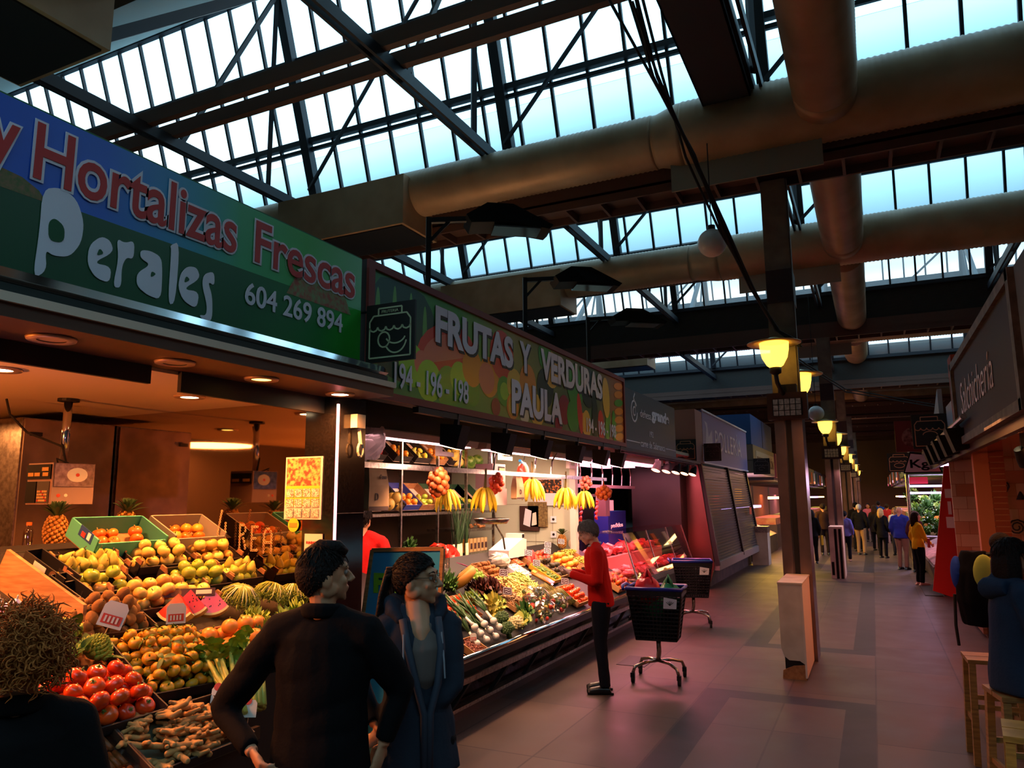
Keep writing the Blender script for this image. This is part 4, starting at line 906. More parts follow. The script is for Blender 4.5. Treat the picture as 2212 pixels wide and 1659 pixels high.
def icon_plate(x, y, z, w, h, what, label, face='F', wall=None, title=None):
    """black square shop plate with a line drawn stall on it, standing out across the aisle"""
    t = thing('icon_plate', label, 'sign', (x, y, z)); B().b2((-w/2, 0, -h/2), (w/2, .02, h/2)).obj('plate', BLKCARD, t)
    m = what[1]; W = lambda u, v: V((u*w, -.003, v*h)); L = lambda pts, n='line_drawing': strip([W(*p) for p in pts], .012*w/.45, (0, -1, 0)).obj(n, m, t)
    L([(-.42, -.42), (.42, -.42), (.42, .2), (.34, .3), (-.34, .3), (-.42, .2), (-.42, -.42)])
    L([(-.24, .31), (-.24, .42), (.24, .42), (.24, .31)])
    pts = []
    for i in range(5):
        for a in range(5): pts.append((-.42+.168*i+.084*(1-math.cos(math.pi*a/4)), .1-.07*math.sin(math.pi*a/4)))
    L(pts)
    for c_, r1, r2, q0, q1 in what[0]: L([(c_[0]+r1*math.cos(q0+(q1-q0)*i/14), c_[1]+r2*math.sin(q0+(q1-q0)*i/14)) for i in range(15)])
    if title: txt(title, (x-w*.17, y-.003, z+h*.335), w*.34, h*.05, m, t, 'F')
    if wall is not None: B().bar((0, .01, h*.4), (wall-x, .01, h*.4), .015, .015).obj('bracket', DKM, t)
    return t
PALE = mat('plate_line', '#c8d8b0', .5); ROSE = mat('plate_rose', '#d8906c', .5); GREYL = mat('plate_grey', '#5a5054', .5)
icon_plate(-3.17, 4.46, 3.24, .44, .45, ([((-.12, -.12), .12, .13, 0, 6.283), ((.12, -.12), .22, .24, 3.6, 6.1), ((.12, -.06), .2, .14, 3.5, 6.0)], PALE), 'black plate with outlined apple and banana between the two big signs', wall=-3.45, title='FRUTERIA')
# stall shell
CRM = mat('stall_cream', '#d8cdb0', .6)
t = thing('stall_canopy', 'canopy of the second fruit stall with dark green front', 'canopy', (-4.5, 8, 2.8))
part(B().b2((-6.6, 4.56, 2.88), (-3.55, 16.2, 2.94)), 'ceiling_board', CRM, t)
part(B().b2((-3.9, 4.56, 2.62), (-3.86, 11.1, 2.88)), 'fascia', mat('teal_fascia', '#0c2421', .6), t)
part(B().b2((-3.45, 5.2, 2.72), (-3.39, 16.6, 2.77)), 'lamp_rail', DKM, t)
part(B().b2((-3.6, 11.14, 2.7), (-3.45, 16.2, 2.76)), 'edge', DKM, t)
struct(B().b2((-6.65, 4.5, 0), (-6.6, 16.2, 2.88)), 'wall_back', mat('back_dark', '#4a352c', .8))
struct(B().b2((-6.6, 4.5, 0), (-3.75, 4.54, 2.88)), 'wall_side', mat('side_dark', '#241a18', .6))
TIL = mat('white_wall_tile', '#c8d2bc', .4)
struct(B().b2((-6.6, 11.2, 0), (-4.38, 11.26, 2.88)), 'wall_partition', TIL)
b = B()
for z in (1.3, 1.9): b.b2((-5.55, 11.193, z), (-4.4, 11.2, z+.006))
for x in (-5.0, -4.7): b.b2((x, 11.193, .8), (x+.005, 11.2, 1.9))
tag(b.b2((-5.0, 11.193, 1.9), (-4.995, 11.2, 2.85)).obj('tile_joints', mat('joint', '#9a9684', .8)), 'thin tile joints on the white partition wall', 'joint'); bpy.data.objects['tile_joints']['kind'] = 'structure'
t = thing('corner_post', 'pale post at the end of the white partition beside the meat stall', 'post', (-4.33, 11.2, 0)); part(B().b2((-4.38, 11.15, 0), (-4.28, 11.27, 2.86)), 'post', mat('post_white', '#e8dcd8', .5), t)
for z in (1.66, 1.42):
    t = thing('wall_socket', 'white wall socket on the partition, '+('upper one' if z > 1.5 else 'lower one'), 'socket', (-4.68, 11.19, z))
    B().b2((-.05, -.01, -.05), (.05, 0, .05)).obj('plate', LIL, t); B().cyl((0, -.01, 0), (0, -.014, 0), .022, 12).obj('holes', DKM, t)
# tube lamps under the canopy
PINKT = mat('pink_tube', '#ffd8e0', .4, es=9, emit='#ffb8c0')
for i, (ya, yb, w) in enumerate(((5.2, 7.25, 'nearest, beside the pull handle'), (7.45, 9.3, 'middle one behind the black floodlights'), (9.4, 11.0, 'far one toward the meat stall'))):
    t = thing('tube_lamp', 'long grey tube lamp housing under the second stall canopy, '+w, 'lamp', (-4.0, ya, 2.6))
    part(B().poly([(-4.08, ya, 2.56), (-3.94, ya, 2.56), (-3.92, ya, 2.62), (-3.97, ya, 2.67), (-4.06, ya, 2.67)], (0, yb-ya, 0)), 'housing', mat('lamp_housing', '#b8aca8', .35, .4), t)
    part(B().b2((-4.05, ya+.1, 2.55), (-3.97, yb-.1, 2.56)), 'tube', PINKT, t)
    lamp('AREA', (-4.1, (ya+yb)/2, 2.54), 40, '#ffc0a8', .12, (-4.6, (ya+yb)/2, 1), sy=yb-ya)
lamp('AREA', (-5.0, 9.0, 2.84), 170, '#ffc8a0', .5, (-5.7, 9.0, 1), sy=3.6)
# black floodlights on the rail
def make_box_light():
    t = thing('floodlight', '', 'lamp')
    B().poly([(-.12, -.09, .02), (.1, -.09, .03), (.07, -.09, -.19), (-.1, -.09, -.17)], (0, .19, 0)).obj('housing', BLK, t)
    B().b2((-.02, -.02, .03), (.02, .02, .13)).obj('bracket', DKM, t)
    B().poly([(-.085, -.07, -.178), (-.085, .08, -.178), (.055, .08, -.192), (.055, -.07, -.192)], (0, 0, -.004)).obj('lamp_glass', mat('flood_glass', '#ffe4c0', .3, es=6, emit='#ffd0a0'), t)
    return t
bl = make_box_light()
for i, (x, y) in enumerate(((985, 935), (1090, 950), (1172, 965), (1245, 975), (1300, 985), (1337, 990))):
    p = px(x, y-18, X=-3.42); lab = 'black box floodlight under the fruit picture sign, %s from the black pillar' % ['first', 'second', 'third', 'fourth', 'fifth', 'sixth and last'][i]
    p.z = 2.645; r_ = (0, math.radians(8), .1)
    if i == 0: bl.location = p; bl.rotation_euler = r_; bl['label'] = lab
    else: dup(bl, p, r_, label=lab)
    lamp('SPOT', (p.x-.05, p.y, 2.42), 130, '#ffc090', .06, (-4.15, p.y, .9), 95, .6)
# hanging rail and shelves
t = thing('hanging_rail', 'long steel hanging rail across the front of the second fruit stall', 'rail', (-3.92, 8, 2.3))
part(B().b2((-3.94, 5.1, 2.27), (-3.9, 11.6, 2.32)), 'bar', STEEL, t)
for y in (6.8, 7.6, 8.75, 9.3, 10.3): part(B().tube([(-3.92, y, 2.3), (-3.92, y+.05, 2.5), (-3.9, y+.18, 2.62), (-3.9, y+.18, 2.9)], .012, 6), 'hanger', STEEL, t)
t = thing('shelf_rack', 'steel shelf rack with tilted fruit boxes at the back of the second stall', 'shelf', (-5.7, 8, 0))
for y in (5.2, 6.6, 7.35, 8.19, 9.11, 9.94, 10.85): part(B().b2((-5.62, y-.015, 0), (-5.58, y+.015, 2.86)), 'post', STEEL, t)
for z, ya, yb in ((1.78, 5.0, 10.85), (2.42, 5.0, 10.85), (1.5, 9.95, 10.85), (1.15, 9.95, 10.85), (1.12, 5, 9.2)): part(B().b2((-6.3, ya, z), (-5.6, yb, z+.035)), 'shelf_board', STEEL, t)
def FRS(z): 
    M = Matrix.Rotation(math.radians(90), 3, 'Z')@Matrix.Rotation(math.radians(38), 3, 'X'); return M
TILT = Matrix((V((0, 1, 0)), V((-math.cos(.72), 0, math.sin(.72))), V((math.sin(.72), 0, math.cos(.72))))).transposed()
PALEC = mat('pale_card', '#d8b8a8', .8)
def shelf_box(y, z, w, ks, lab, flab, cat, m=GREYC, n=(4, 3), r=.04, frac=.5):
    L = V((-5.88, y, z+.2)); t = thing('crate', lab, 'crate', L); t.rotation_euler = TILT.to_euler()
    d = .46; B().b2((-w/2, -d/2, -.004), (w/2, d/2, .004)).obj('bottom', PALEC, t)
    for s in (-1, 1): B().b2((s*w/2-.004, -d/2, .004), (s*w/2+.004, d/2, .11)).obj('side_panel', m, t)
    B().b2((-w/2, -d/2, .004), (w/2, -d/2+.01, .09)).obj('end_panel', m, t); B().b2((-w/2, d/2-.01, .004), (w/2, d/2, .1)).obj('end_panel', m, t)
    M = TILT
    for lay in (0, 1):
        nu, nv = (n[0], n[1]) if lay == 0 else (n[0]-1, max(1, n[1]-1))
        for i in range(nu):
            for j in range(nv):
                q = V(((i+.5)/nu*(w-.03)-(w-.03)/2+R.uniform(-.006, .006), -d/2+.05+j*(d*frac/nv)+lay*.02, r*(.95+lay*1.4)))
                put(K[R.choice(ks)], L+M@q, (R.random()*.8, R.random()*.8, R.random()*6), flab, cat, flab)
    return t
K['lemon'] = kind('lemon', B().lathe([(.001, -.045), (.008, -.041), (.026, -.025), (.031, 0), (.026, .025), (.008, .041), (.001, .046)], n=14), mat('lemon_skin', '#e8c840', .4, rnd='#e0b838'))
K['red_apple'] = apple_kind('red_apple_skin', '#c8202a', '#d8402e', '#b01a26')
K['lime'] = kind('lime', B().sph((0, 0, 0), (.027, .027, .031), 12, 8), mat('lime_skin', '#6f9a2c', .4, rnd='#88ac3a'))
for y, z, ks, m, lab, fl_, cat, n, r in (
    (7.72, 1.8, ['tomato'], BLKC, 'dark box of red fruit on the middle shelf behind the seller', 'red fruit on the middle shelf behind the seller', 'tomato', (3, 3), .042),
    (8.17, 1.8, ['melon'], BLKC, 'black box of yellow melons on the middle shelf', 'yellow melon stacked on the middle shelf', 'melon', (2, 2), .07),
    (8.58, 1.8, ['orange'], mat('blue_card', '#26348c', .6), 'blue sided box of oranges on the middle shelf', 'orange in the blue sided shelf box', 'orange', (3, 3), .041),
    (8.98, 1.8, ['pear', 'green_apple'], CARD, 'cardboard box of green pears on the middle shelf', 'green pear in the middle shelf cardboard box', 'pear', (3, 3), .038),
    (9.38, 1.8, ['kaki', 'tomato'], mat('green_card', '#1c4a30', .6), 'green edged box of persimmons on the middle shelf', 'persimmon in the green edged shelf box', 'persimmon', (3, 3), .04),
    (9.77, 1.8, ['lime', 'green_apple'], GREYC, 'grey box of green fruit behind the first bananas', 'green fruit on the shelf behind the first bananas', 'apple', (3, 4), .034),
    (10.15, 1.8, ['lemon', 'green_apple'], mat('green_card'), 'green sided nearly empty box behind the second bananas', 'yellow green fruit on the shelf behind the second bananas', 'apple', (3, 2), .036),
    (10.53, 1.8, ['lime'], mat('green_card'), 'green sided box at the far end of the middle shelf', 'lime at the far end of the middle shelf', 'lime', (3, 2), .03),
    (7.75, 2.45, ['red_apple'], BLKC, 'box of red apples on the top shelf by the pillar', 'red apple on the top shelf by the pillar', 'apple', (3, 3), .038),
    (8.35, 2.45, ['orange', 'lemon'], BLKC, 'black box of yellow mangoes on the top shelf', 'yellow orange fruit on the top shelf, second box', 'fruit', (3, 3), .04),
    (8.85, 2.45, ['lemon', 'pear'], BLKC, 'black box of yellow pears on the top shelf', 'yellow pear on the top shelf, third box', 'pear', (3, 3), .036),
    (9.28, 2.45, ['orange'], CARD, 'brown box of oranges on the top shelf', 'orange on the top shelf, fourth box', 'orange', (3, 3), .041),
    (9.8, 2.45, ['lemon', 'melon'], BLKC, 'black box of lemons and melons on the top shelf', 'lemon yellow fruit on the top shelf, fifth box', 'melon', (3, 3), .05)):
    shelf_box(y, z, .38, ks, lab, fl_, cat, m, n, r)
K['watermelon'] = kind('watermelon', B().sph((0, 0, 0), (.11, .11, .15), 18, 12), mat('wmelon_skin', '#4f7a2c', .35, col2='#8aa850', scale=16, kind='noise', lo=.45, hi=.55))
for i, (y, dz) in enumerate(((10.15, .02), (10.4, .0), (10.65, .03), (10.3, .2))): put(K['watermelon'], (-5.8-(.12 if i == 3 else 0), y, 2.57+dz), (1.2, .3*i, .4), 'striped green watermelon at the far end of the top shelf', 'watermelon', 'watermelons on the top shelf')
# things low on the rack
K['eggplant'] = kind('eggplant', B().lathe([(.001, -.09), (.03, -.08), (.04, -.04), (.034, .02), (.02, .07), (.001, .08)], n=12), mat('eggplant_skin', '#1c0f1c', .25), kids=[(star(.022, .075), 'calyx', STALK)])
for i in range(8): put(K['eggplant'], (-5.75+R.uniform(-.1, .1), 8.1+R.uniform(-.2, .15), 1.2+.05*(i//4)), (1.5, R.random(), R.random()*3), 'dark eggplant on the low shelf behind the seller', 'eggplant', 'eggplants on the low shelf')
for i in range(9): put(K['green_apple'], (-5.72+R.uniform(-.12, .1), 8.5+R.uniform(-.15, .18), 1.2+.06*(i//4)), (R.random(), R.random(), 0), 'green apple on the low shelf beside the eggplants', 'apple', 'green apples on the low shelf')
put(K['chard'], (-5.75, 8.6, 1.32), (0, .5, 0), 'dark green leafy bunch on the low shelf', 'leafy vegetable')
def leek(seed):
    g = random.Random(seed); w = B().tube([(0, 0, 0), (0, 0, .35)], [.02, .018], 8); gr = B()
    for i in range(6): a = g.uniform(-.16, .16); gr.tube([(0, 0, .33), (a*.4, g.uniform(-.03, .03), .55), (a, g.uniform(-.08, .08), .85)], [.014, .014, .003], 4, flat=.3)
    return w, gr
for i in range(7):
    t = thing('leek', 'long leek standing upright behind the red plastic bags', 'leek', (-5.5+R.uniform(-.03, .03), 9.38+.07*i, 1.0), (0, R.uniform(-.1, .1), i), 'leeks standing at the rack'); w, gr = leek(i)
    w.obj('white_shaft', mat('leek_white', '#e0e0b0', .5), t, True); gr.obj('green_leaves', mat('leek_leaf', '#2c4a2c', .5), t)
t = thing('leek_bin', 'steel bin holding the standing leeks at the shelf rack', 'bin', (-5.5, 9.6, 0)); part(B().b2((-5.6, 9.3, 0), (-5.35, 9.93, 1.0)), 'bin', STEEL, t)
REDP = mat('red_plastic', '#d8281c', .25, trans=.25, rnd='#e83a28')
def bagmesh(seed, w, h, d):
    g = np.random.RandomState(seed); b = B().sph((0, 0, h/2), (w/2, d/2, h/2), 14, 10); b.v = [tuple(np.array(v)+g.normal(size=3)*.1*w*.3) for v in b.v]; return b
for i, (y, z, s) in enumerate(((8.8, 1.0, .42), (9.08, 1.02, .36))):
    o = bagmesh(i, s, s*1.1, .25).obj('plastic_bag', REDP, None); o.location = (-5.4, y, z-.05); tag(o, 'crumpled red plastic bag hanging at the shelf rack, '+('nearer one' if i == 0 else 'one beside the leeks'), 'bag')
t = thing('bag_hook_stand', 'steel stand carrying the red plastic bags', 'stand', (-5.4, 8.5, 0)); part(B().b2((-5.5, 8.65, .0), (-5.3, 9.25, .95)), 'stand', DKM, t)
K['potato'] = kind('potato', B().sph((0, 0, 0), (.03, .024, .022), 10, 8), mat('potato_skin', '#b07a44', .8, rnd='#94602f'))
for i in range(16): put(K['potato'], (-5.72+R.uniform(-.06, .08), 10.4+R.uniform(-.3, .3), 1.56+.03*(i//8)), (R.random(), 0, R.random()*3), 'brown potato on the small upper shelf right of the leeks', 'potato', 'potatoes on the small shelf')
for i in range(6):
    t = thing('juice_carton', 'pale packet with dark label standing on the lowest small shelf', 'packet', (-5.7, 10.1+.12*i, 1.185), (0, 0, 0), 'packets on the lowest small shelf'); B().b2((-.04, -.04, 0), (.04, .04, .2)).obj('packet', mat('packet', '#c8b890', .6, rnd='#d89a3a'), t); B().b2((.041, -.03, .04), (.043, .03, .13)).obj('label', mat('dark_label'), t)
# hanging bananas, nets, sacks
def banana_bunch(seed, n=8):
    g = random.Random(seed); t = thing('banana_bunch', '', 'bananas')
    B().tube([(0, 0, .16), (0, 0, 0), (0, 0, -.04)], [.008, .014, .02], 8).obj('stem', mat('banana_stem', '#6a5a24', .7), t, True)
    MB = mat('banana_skin', '#f0c828', .4, col2='#d8b030', scale=12, rnd='#e8cc3a', lo=.5, hi=.8)
    for i in range(n):
        a = -2.4+4.8*(i%((n+1)//2))/((n+1)//2-1)+(.25 if i >= n/2 else 0); k = .7 if i < n/2 else 1.1; c_, s_ = math.cos(a), math.sin(a)
        pts = [(0, 0, -.03)]+[(k*c_*r_, k*s_*r_, z) for r_, z in ((.03, -.02), (.06, -.05), (.083, -.1), (.098, -.15), (.106, -.2), (.107, -.225))]
        B().tube(pts, [.008, .012, .018, .021, .019, .01, .004], 7).obj('banana', MB, t, True)
    return t
for i, (x, y, s, rz) in enumerate(((965, 1075, 1.05, -.3), (1048, 1072, 1.25, -.2), (1150, 1052, 1.3, .4), (1222, 1070, 1.35, -.4), (1262, 1075, 1.25, -.5))):
    p = px(x, y, X=-3.92); t = banana_bunch(i, (8, 10, 12, 14, 10)[i]); t.location = p+V((0, 0, .09*s)); t.scale = (s,)*3; t.rotation_euler = (.1, .15*(i % 2), rz)
    t['label'] = 'yellow banana bunch hanging from the rail, %s from the black pillar' % ['first', 'second', 'third', 'fourth', 'fifth and last'][i]
    B().tube([(0, 0, .14), (0, 0, (2.3-t.location.z)/s)], .006, 5).obj('hanging_cord', REDP if i > 2 else DKM, t)
def net(p, n, r, m, lab, cat, w=.13, h=.14):
    t = thing('produce_net', lab, cat, p); g = random.Random(n); bl_ = B().sph((0, 0, 0), r, 10, 8)
    first_ = None
    for i in range(n):
        q = i*2.39996; f = (i+.5)/n; z = 1-2*f; rr = math.sqrt(1-z*z)*.8; o = bl_.obj('onion', m, t, True) if first_ is None else first_.copy()
        if first_ is None: first_ = o
        else: COL.objects.link(o); o.parent = t
        o.location = (rr*w*math.cos(q), rr*w*math.sin(q), z*h-.02)
    B().tube([(0, 0, h*.8), (0, 0, 2.3-p.z)], [.02, .006], 6).obj('net_neck', m, t)
    return t
MON = mat('onion_skin', '#e0702c', .5, rnd='#c85a22')
net(px(947, 1037, X=-3.92), 24, .04, MON, 'orange net of onions hanging left of the shop scale', 'onion net', .1, .12)
net(px(1072, 1040, X=-3.92), 16, .035, mat('onion_red', '#d8482c', .5), 'small red net of garlic and onions hanging before the scale', 'onion net', .08, .1)
net(px(1265, 1040, X=-3.9), 14, .035, mat('onion_pink', '#d86a5a', .5), 'pink net of onions hanging near the end of the rail', 'onion net', .09, .08)
net(px(1304, 1062, X=-3.9), 22, .04, MON, 'net of orange onions hanging last before the meat stall', 'onion net', .13, .09)
SACK = mat('paper_sack', '#b08a64', .8, 0, '#94704c', 5); SACKP = mat('sack_print', '#3a1c16', .7)
def sack(x, y, w, h, lab, txts):
    p = px(x, y, X=-3.95); t = thing('paper_sack', lab, 'sack', p); b = B()
    for i, (z, ww, d) in enumerate(((-.5, .46, .1), (-.45, .5, .13), (0, .48, .13), (.35, .42, .08), (.5, .3, .03))): b.v += [(s2*d*h, s*ww*w, z*h) for s2, s in ((1, -1), (1, 1), (-1, 1), (-1, -1))]
    b.f = [(i*4+j, i*4+(j+1) % 4, i*4+4+(j+1) % 4, i*4+4+j) for i in range(4) for j in range(4)]+[(3, 2, 1, 0), (16, 17, 18, 19)]; b.mi = [0]*len(b.f)
    b.obj('sack', SACK, t); B().b2((.13*h, -.47*w, -.5*h), (.132*h, .47*w, -.42*h)).obj('bottom_band', SACKP, t)
    for s_, yy, zz, ww, hh in txts: txt(s_, (p.x+.134*h, p.y+yy*w, p.z+zz*h), ww*w, hh*h, SACKP, t, 'L', .02)
    B().tube([(0, 0, .49*h), (.02, 0, (2.3-p.z)*.6+.2*h), (0.03, 0, 2.3-p.z)], .006, 5).obj('hook', STEEL, t); return t
sack(808, 1048, .3, .44, 'brown paper potato sack hanging beside the black pillar', (('Como', .0, .12, .35, .09), ('D', -.2, -.3, .16, .14)))
sack(1118, 1052, .22, .3, 'small brown paper sack with letter D behind the scale', (('D', -.1, -.3, .25, .2),))
o = bagmesh(11, .3, .42, .2).obj('plastic_bag', mat('white_plastic', '#e0d8d0', .4, trans=.2), None); o.location = px(800, 975, X=-3.98)-V((0, 0, .1)); tag(o, 'white plastic bag on the rail next to the black pillar', 'bag')
t = thing('kite_ball', 'red toy ball with blue handle hanging behind the scale', 'toy', px(1130, 1022, X=-4.1)); B().sph((0, 0, 0), (.08, .1, .14), 14, 10).obj('ball', mat('toy_red', '#d8301c', .3), t, True); B().tube([(0, -.1, .16), (0, -.03, .13), (0, .06, .12)], .02, 8).obj('handle', mat('toy_blue', '#2a9ad8', .4), t); B().tube([(0, 0, .12), (.1, 0, .5)], .004, 4).obj('cord', DKM, t)
t = thing('hanging_scale', 'pinkish grey shop scale hanging behind the rail of the second stall', 'scale', (-4.25, 8.15, 2.12))
B().b2((-.12, -.16, -.0), (.12, .18, .3)).obj('body', mat('scale_pink', '#b89a98', .5), t); B().b2((.121, -.02, .18), (.125, .16, .27)).obj('display_panel', BLK, t); B().b2((.126, 0, .2), (.128, .14, .25)).obj('amber_display', mat('amber_frame'), t)
B().b2((-.1, -.1, -.2), (.12, .22, 0)).obj('lower_housing', mat('scale_pink2', '#c8aca8', .5), t); B().cyl((0, 0, .3), (0, 0, .76), .03, 10).obj('pole', STEEL, t); B().tube([(0, .1, -.2), (.03, .1, -.45), (.05, .25, -.6), (.05, .3, -.75)], .012, 6).obj('hook', STEEL, t)
pan = B().lathe([(.0, 0), (.18, .0), (.22, .06), (.21, .065), (.17, .01)], n=24); o = pan.obj('weighing_pan', STEEL, t, True); o.location = (.1, -.15, -.42)
for i, (x, y) in enumerate(((948, 975), (1082, 985), (1195, 975), (1228, 1005))):
    p = px(x, y, X=-4.3); t = thing('bracket_arm', 'short white perforated bracket arm below the canopy, %s from the pillar' % ['first', 'second', 'third', 'fourth'][i], 'bracket', p); B().b2((-.03, -.03, 0), (.03, .03, 2.88-p.z)).obj('post', mat('post_white'), t); B().b2((-.03, -.03, -.05), (.03, .28, 0)).obj('arm', mat('post_white'), t)
t = thing('notice_board', 'white notice with a dark printed price list on the partition', 'notice', (-4.75, 11.15, 1.95)); part(B().b2((-5.0, 11.16, 1.88), (-4.5, 11.19, 2.32)), 'board', LIL, t); part(B().b2((-4.98, 11.155, 2.08), (-4.52, 11.16, 2.3)), 'dark_print', mat('menu_print', '#1a1416', .5, 0, '#c87a3a', 30, lo=.5, hi=.6), t)
for i, (x, y, m, lab) in enumerate(((1135, 1120, mat('basket_brown', '#3a2018', .8), 'dark basket with white cards hanging on the partition'), (1180, 1110, mat('picture_olive', '#8a7a4a', .7, 0, '#5a4a2a', 30), 'olive patterned calendar hanging on the partition'))):
    p = px(x, y, X=-5.1 if i == 0 else -4.95); t = thing('wall_hanging', lab, 'decoration', V((p.x, 11.12, p.z))); B().b2((-.17, .03, -.2), (.17, .07, .2)).obj('panel', m, t)
    if i == 0: B().poly([(-.1, .02, -.1), (.02, .02, -.14), (.05, .02, .12), (-.06, .02, .16)], (0, .01, 0)).obj('card', LIL, t); B().poly([(.05, .02, -.12), (.14, .02, -.1), (.13, .02, .1), (.07, .02, .08)], (0, .01, 0)).obj('card', mat('paper'), t)
# ---- counter with produce
t = thing('display_counter', 'long steel edged sloping counter of the second fruit stall', 'counter', (-3.9, 8, 0))
part(B().poly([P2(-3.36, 5.1, -.03), P2(-3.36, 11.75, -.03), P2(-4.7, 11.75, -.03), P2(-4.7, 5.1, -.03)], (0, 0, -.03)), 'deck', DARKWOOD, t)
part(B().tube([(-3.33, 5.1, .6), (-3.33, 11.8, .6)], .03, 12), 'front_rail', CHROME, t, True)
part(B().b2((-3.36, 5.1, .5), (-3.33, 11.8, .585)), 'rail_face', mat('rail_face', '#3a3434', .3, .6), t)
part(B().b2((-3.38, 5.1, .38), (-3.35, 11.8, .43)), 'lower_rail', STEEL, t)
part(B().poly([(-3.37, 5.1, .5), (-3.62, 5.1, .14), (-3.66, 5.1, .14), (-3.42, 5.1, .5)], (0, 6.7, 0)), 'slanted_panel', mat('smoked_panel', '#141013', .15), t)
for i in range(9): part(B().bar((-3.37, 5.3+.78*i, .4), (-3.55, 5.2+.78*i, .1), .035, .05, up=(0, 1, 0)), 'strut', DKM, t)
part(B().b2((-3.62, 5.1, 0), (-3.56, 11.8, .1)), 'kick_plate', mat('kick_steel', '#5a5052', .4, .6), t); part(B().b2((-3.6, 5.1, .1), (-3.5, 11.8, .13)), 'lower_ledge', STEEL, t)
part(B().b2((-4.7, 5.1, 0), (-3.66, 11.75, .5)), 'base', DARKWOOD, t)
F2 = (P2, M2)
WCR = mat('thin_wood', '#c89058', .7, 0, '#b07a48', 12)
def heap(t, mk, n, w, d, name, lab, cat, m, z=.03, hz=.06, group=None, k=None, rx=.4):
    """countable long vegetables heaped in a crate"""
    M = t.rotation_euler.to_matrix(); L = V(t.location); ks = []
    for v in range(3): o = mk(v).obj(name, m, None, True); o['used'] = 0; o.location = (0, 0, -30); ks.append(o)
    for i in range(n):
        u, v = R.uniform(-.5, .5)*w*.86, R.uniform(-.5, .5)*d*.86; q = V((u, v, z+hz*(1-(2*u/w)**2)*(1-(2*v/d)**2)*R.uniform(.3, 1)))
        put(ks[i % 3], L+M@q, (M@Euler((R.uniform(-rx, rx), R.uniform(-rx, rx), R.uniform(0, 6.28))).to_matrix()).to_euler(), lab, cat, group or lab)
def bean(L, r, c):
    def f(v):
        g = random.Random(v); return B().tube([(-L/2+L*i/6, c*math.sin(math.pi*i/6)*(1+.4*g.random()), g.uniform(-.003, .003)) for i in range(7)], [r*.4, r, r*1.05, r, r*1.05, r, r*.3], 6)
    return f
t = crate(-3.86, 6.66, .4, .36, .08, WCR, 'light wooden crate of red tomatoes beside the blue board', F2); fill(t, ['tomato'], .4, .36, .043, (4, 4), (3, 3), 'red tomato in the light wooden crate beside the woman in blue', 'tomato')
for i, (X, Y, c1, lab) in enumerate(((-3.55, 5.95, '#c8a078', 'small tray of pale chickpeas at the near end of the counter'), (-3.44, 6.2, '#8a4a34', 'small tray of brown lentils next to the chickpeas'), (-3.44, 5.8, '#d88a4a', 'small tray of orange pulses at the counter rim'))):
    t = crate(X, Y, .24, .2, .06, WCR, lab, F2); bb = B().sph((0, 0, 0), (.0085, .0085, .0085), 6, 4); bb2 = B()
    for j in range(420): bb2 = bb2.sph((R.uniform(-.11, .11), R.uniform(-.09, .09), .03+.018*R.random()), .008, 5, 3)
    o = bb2.obj('pulses', mat('pulse_%d' % i, c1, .6), None); o.matrix_world = Matrix.Translation(t.location)@t.rotation_euler.to_matrix().to_4x4(); o['kind'] = 'stuff'; tag(o, 'heap of dry pulses filling the '+lab.split(' of ')[0]+' of '+lab.split(' of ')[1].split(' ')[1], 'pulses')
    price_tag(P2(X-.03, Y+.06, .06), (-.2, 0, .8), 'round white and red price tag standing in the '+' '.join(lab.split(' ')[3:5]), .06, .07)
def springonion(g):
    w = B().sph((0, 0, 0), (.037, .037, .036), 12, 8).tube([(0, 0, .025), (0, 0, .06), (0, 0, .13)], [.024, .015, .012], 8); gr = B()
    for i in range(5): a = g.uniform(-.06, .06); gr.tube([(0, 0, .12), (a*.5, g.uniform(-.03, .03), .24), (a*1.3, g.uniform(-.06, .06), .42)], [.011, .013, .004], 5)
    return w, gr
for i in range(9):
    w, gr = springonion(R); t = thing('spring_onion', 'white bulb spring onion with long green leaves at the counter rim', 'onion', P2(-3.45-.05*((i*2) % 3), 6.3+.065*i, .04+.045*((i*2) % 3)), (R.uniform(-.3, .2), R.uniform(-1.05, -.75), R.uniform(-.4, .3)), 'spring onions at the rim'); w.obj('bulb', mat('onion_white', '#ece6d8', .35), t, True); gr.obj('leaves', mat('onion_leaf', '#3a5e2c', .45), t, True)
def floret(n, r, bump, seed, rr):
    b = B().sph((0, 0, 0), (r*.85, r*.85, r*.7), 12, 8)
    for i in range(n): q = i*2.39996; z = 1-1.25*(i+.5)/n; s = math.sqrt(max(0, 1-z*z)); b.sph((r*.82*s*math.cos(q), r*.82*s*math.sin(q), r*.7*z), bump*(1+.3*math.sin(i*3)), 6, 5)
    return b
K['cauli'] = kind('cauliflower', floret(50, .09, .02, 1, 0), mat('cauli_white', '#e4d49a', .6), kids=[(merge(merge(leafb((.05, 0, -.05), .16, .06, (1, .2, 1), .1), leafb((-.05, 0, -.05), .16, .06, (-1, .1, 1), .1)), merge(leafb((0, .05, -.05), .16, .06, (0, 1, 1), .1), leafb((0, -.05, -.05), .16, .06, (.1, -1, 1), .1))), 'outer_leaves', mat('cauli_leaf', '#b8c05a', .5))])
K['broc'] = kind('broccoli', floret(70, .085, .016, 2, 0), mat('broccoli_green', '#36512a', .7, col2='#4c6a34', scale=40), kids=[(B().cyl((0, 0, -.12), (0, 0, -.03), .03, 10), 'stalk', mat('broc_stalk', '#7a9a4a', .5))])
K['cabbage'] = kind('cabbage', ruffle(30, .12, .13, 21, .012, .9).sph((0, 0, .04), .085, 14, 10), mat('cabbage_leaf', '#d8c85a', .5, col2='#b8bc4c', scale=10))
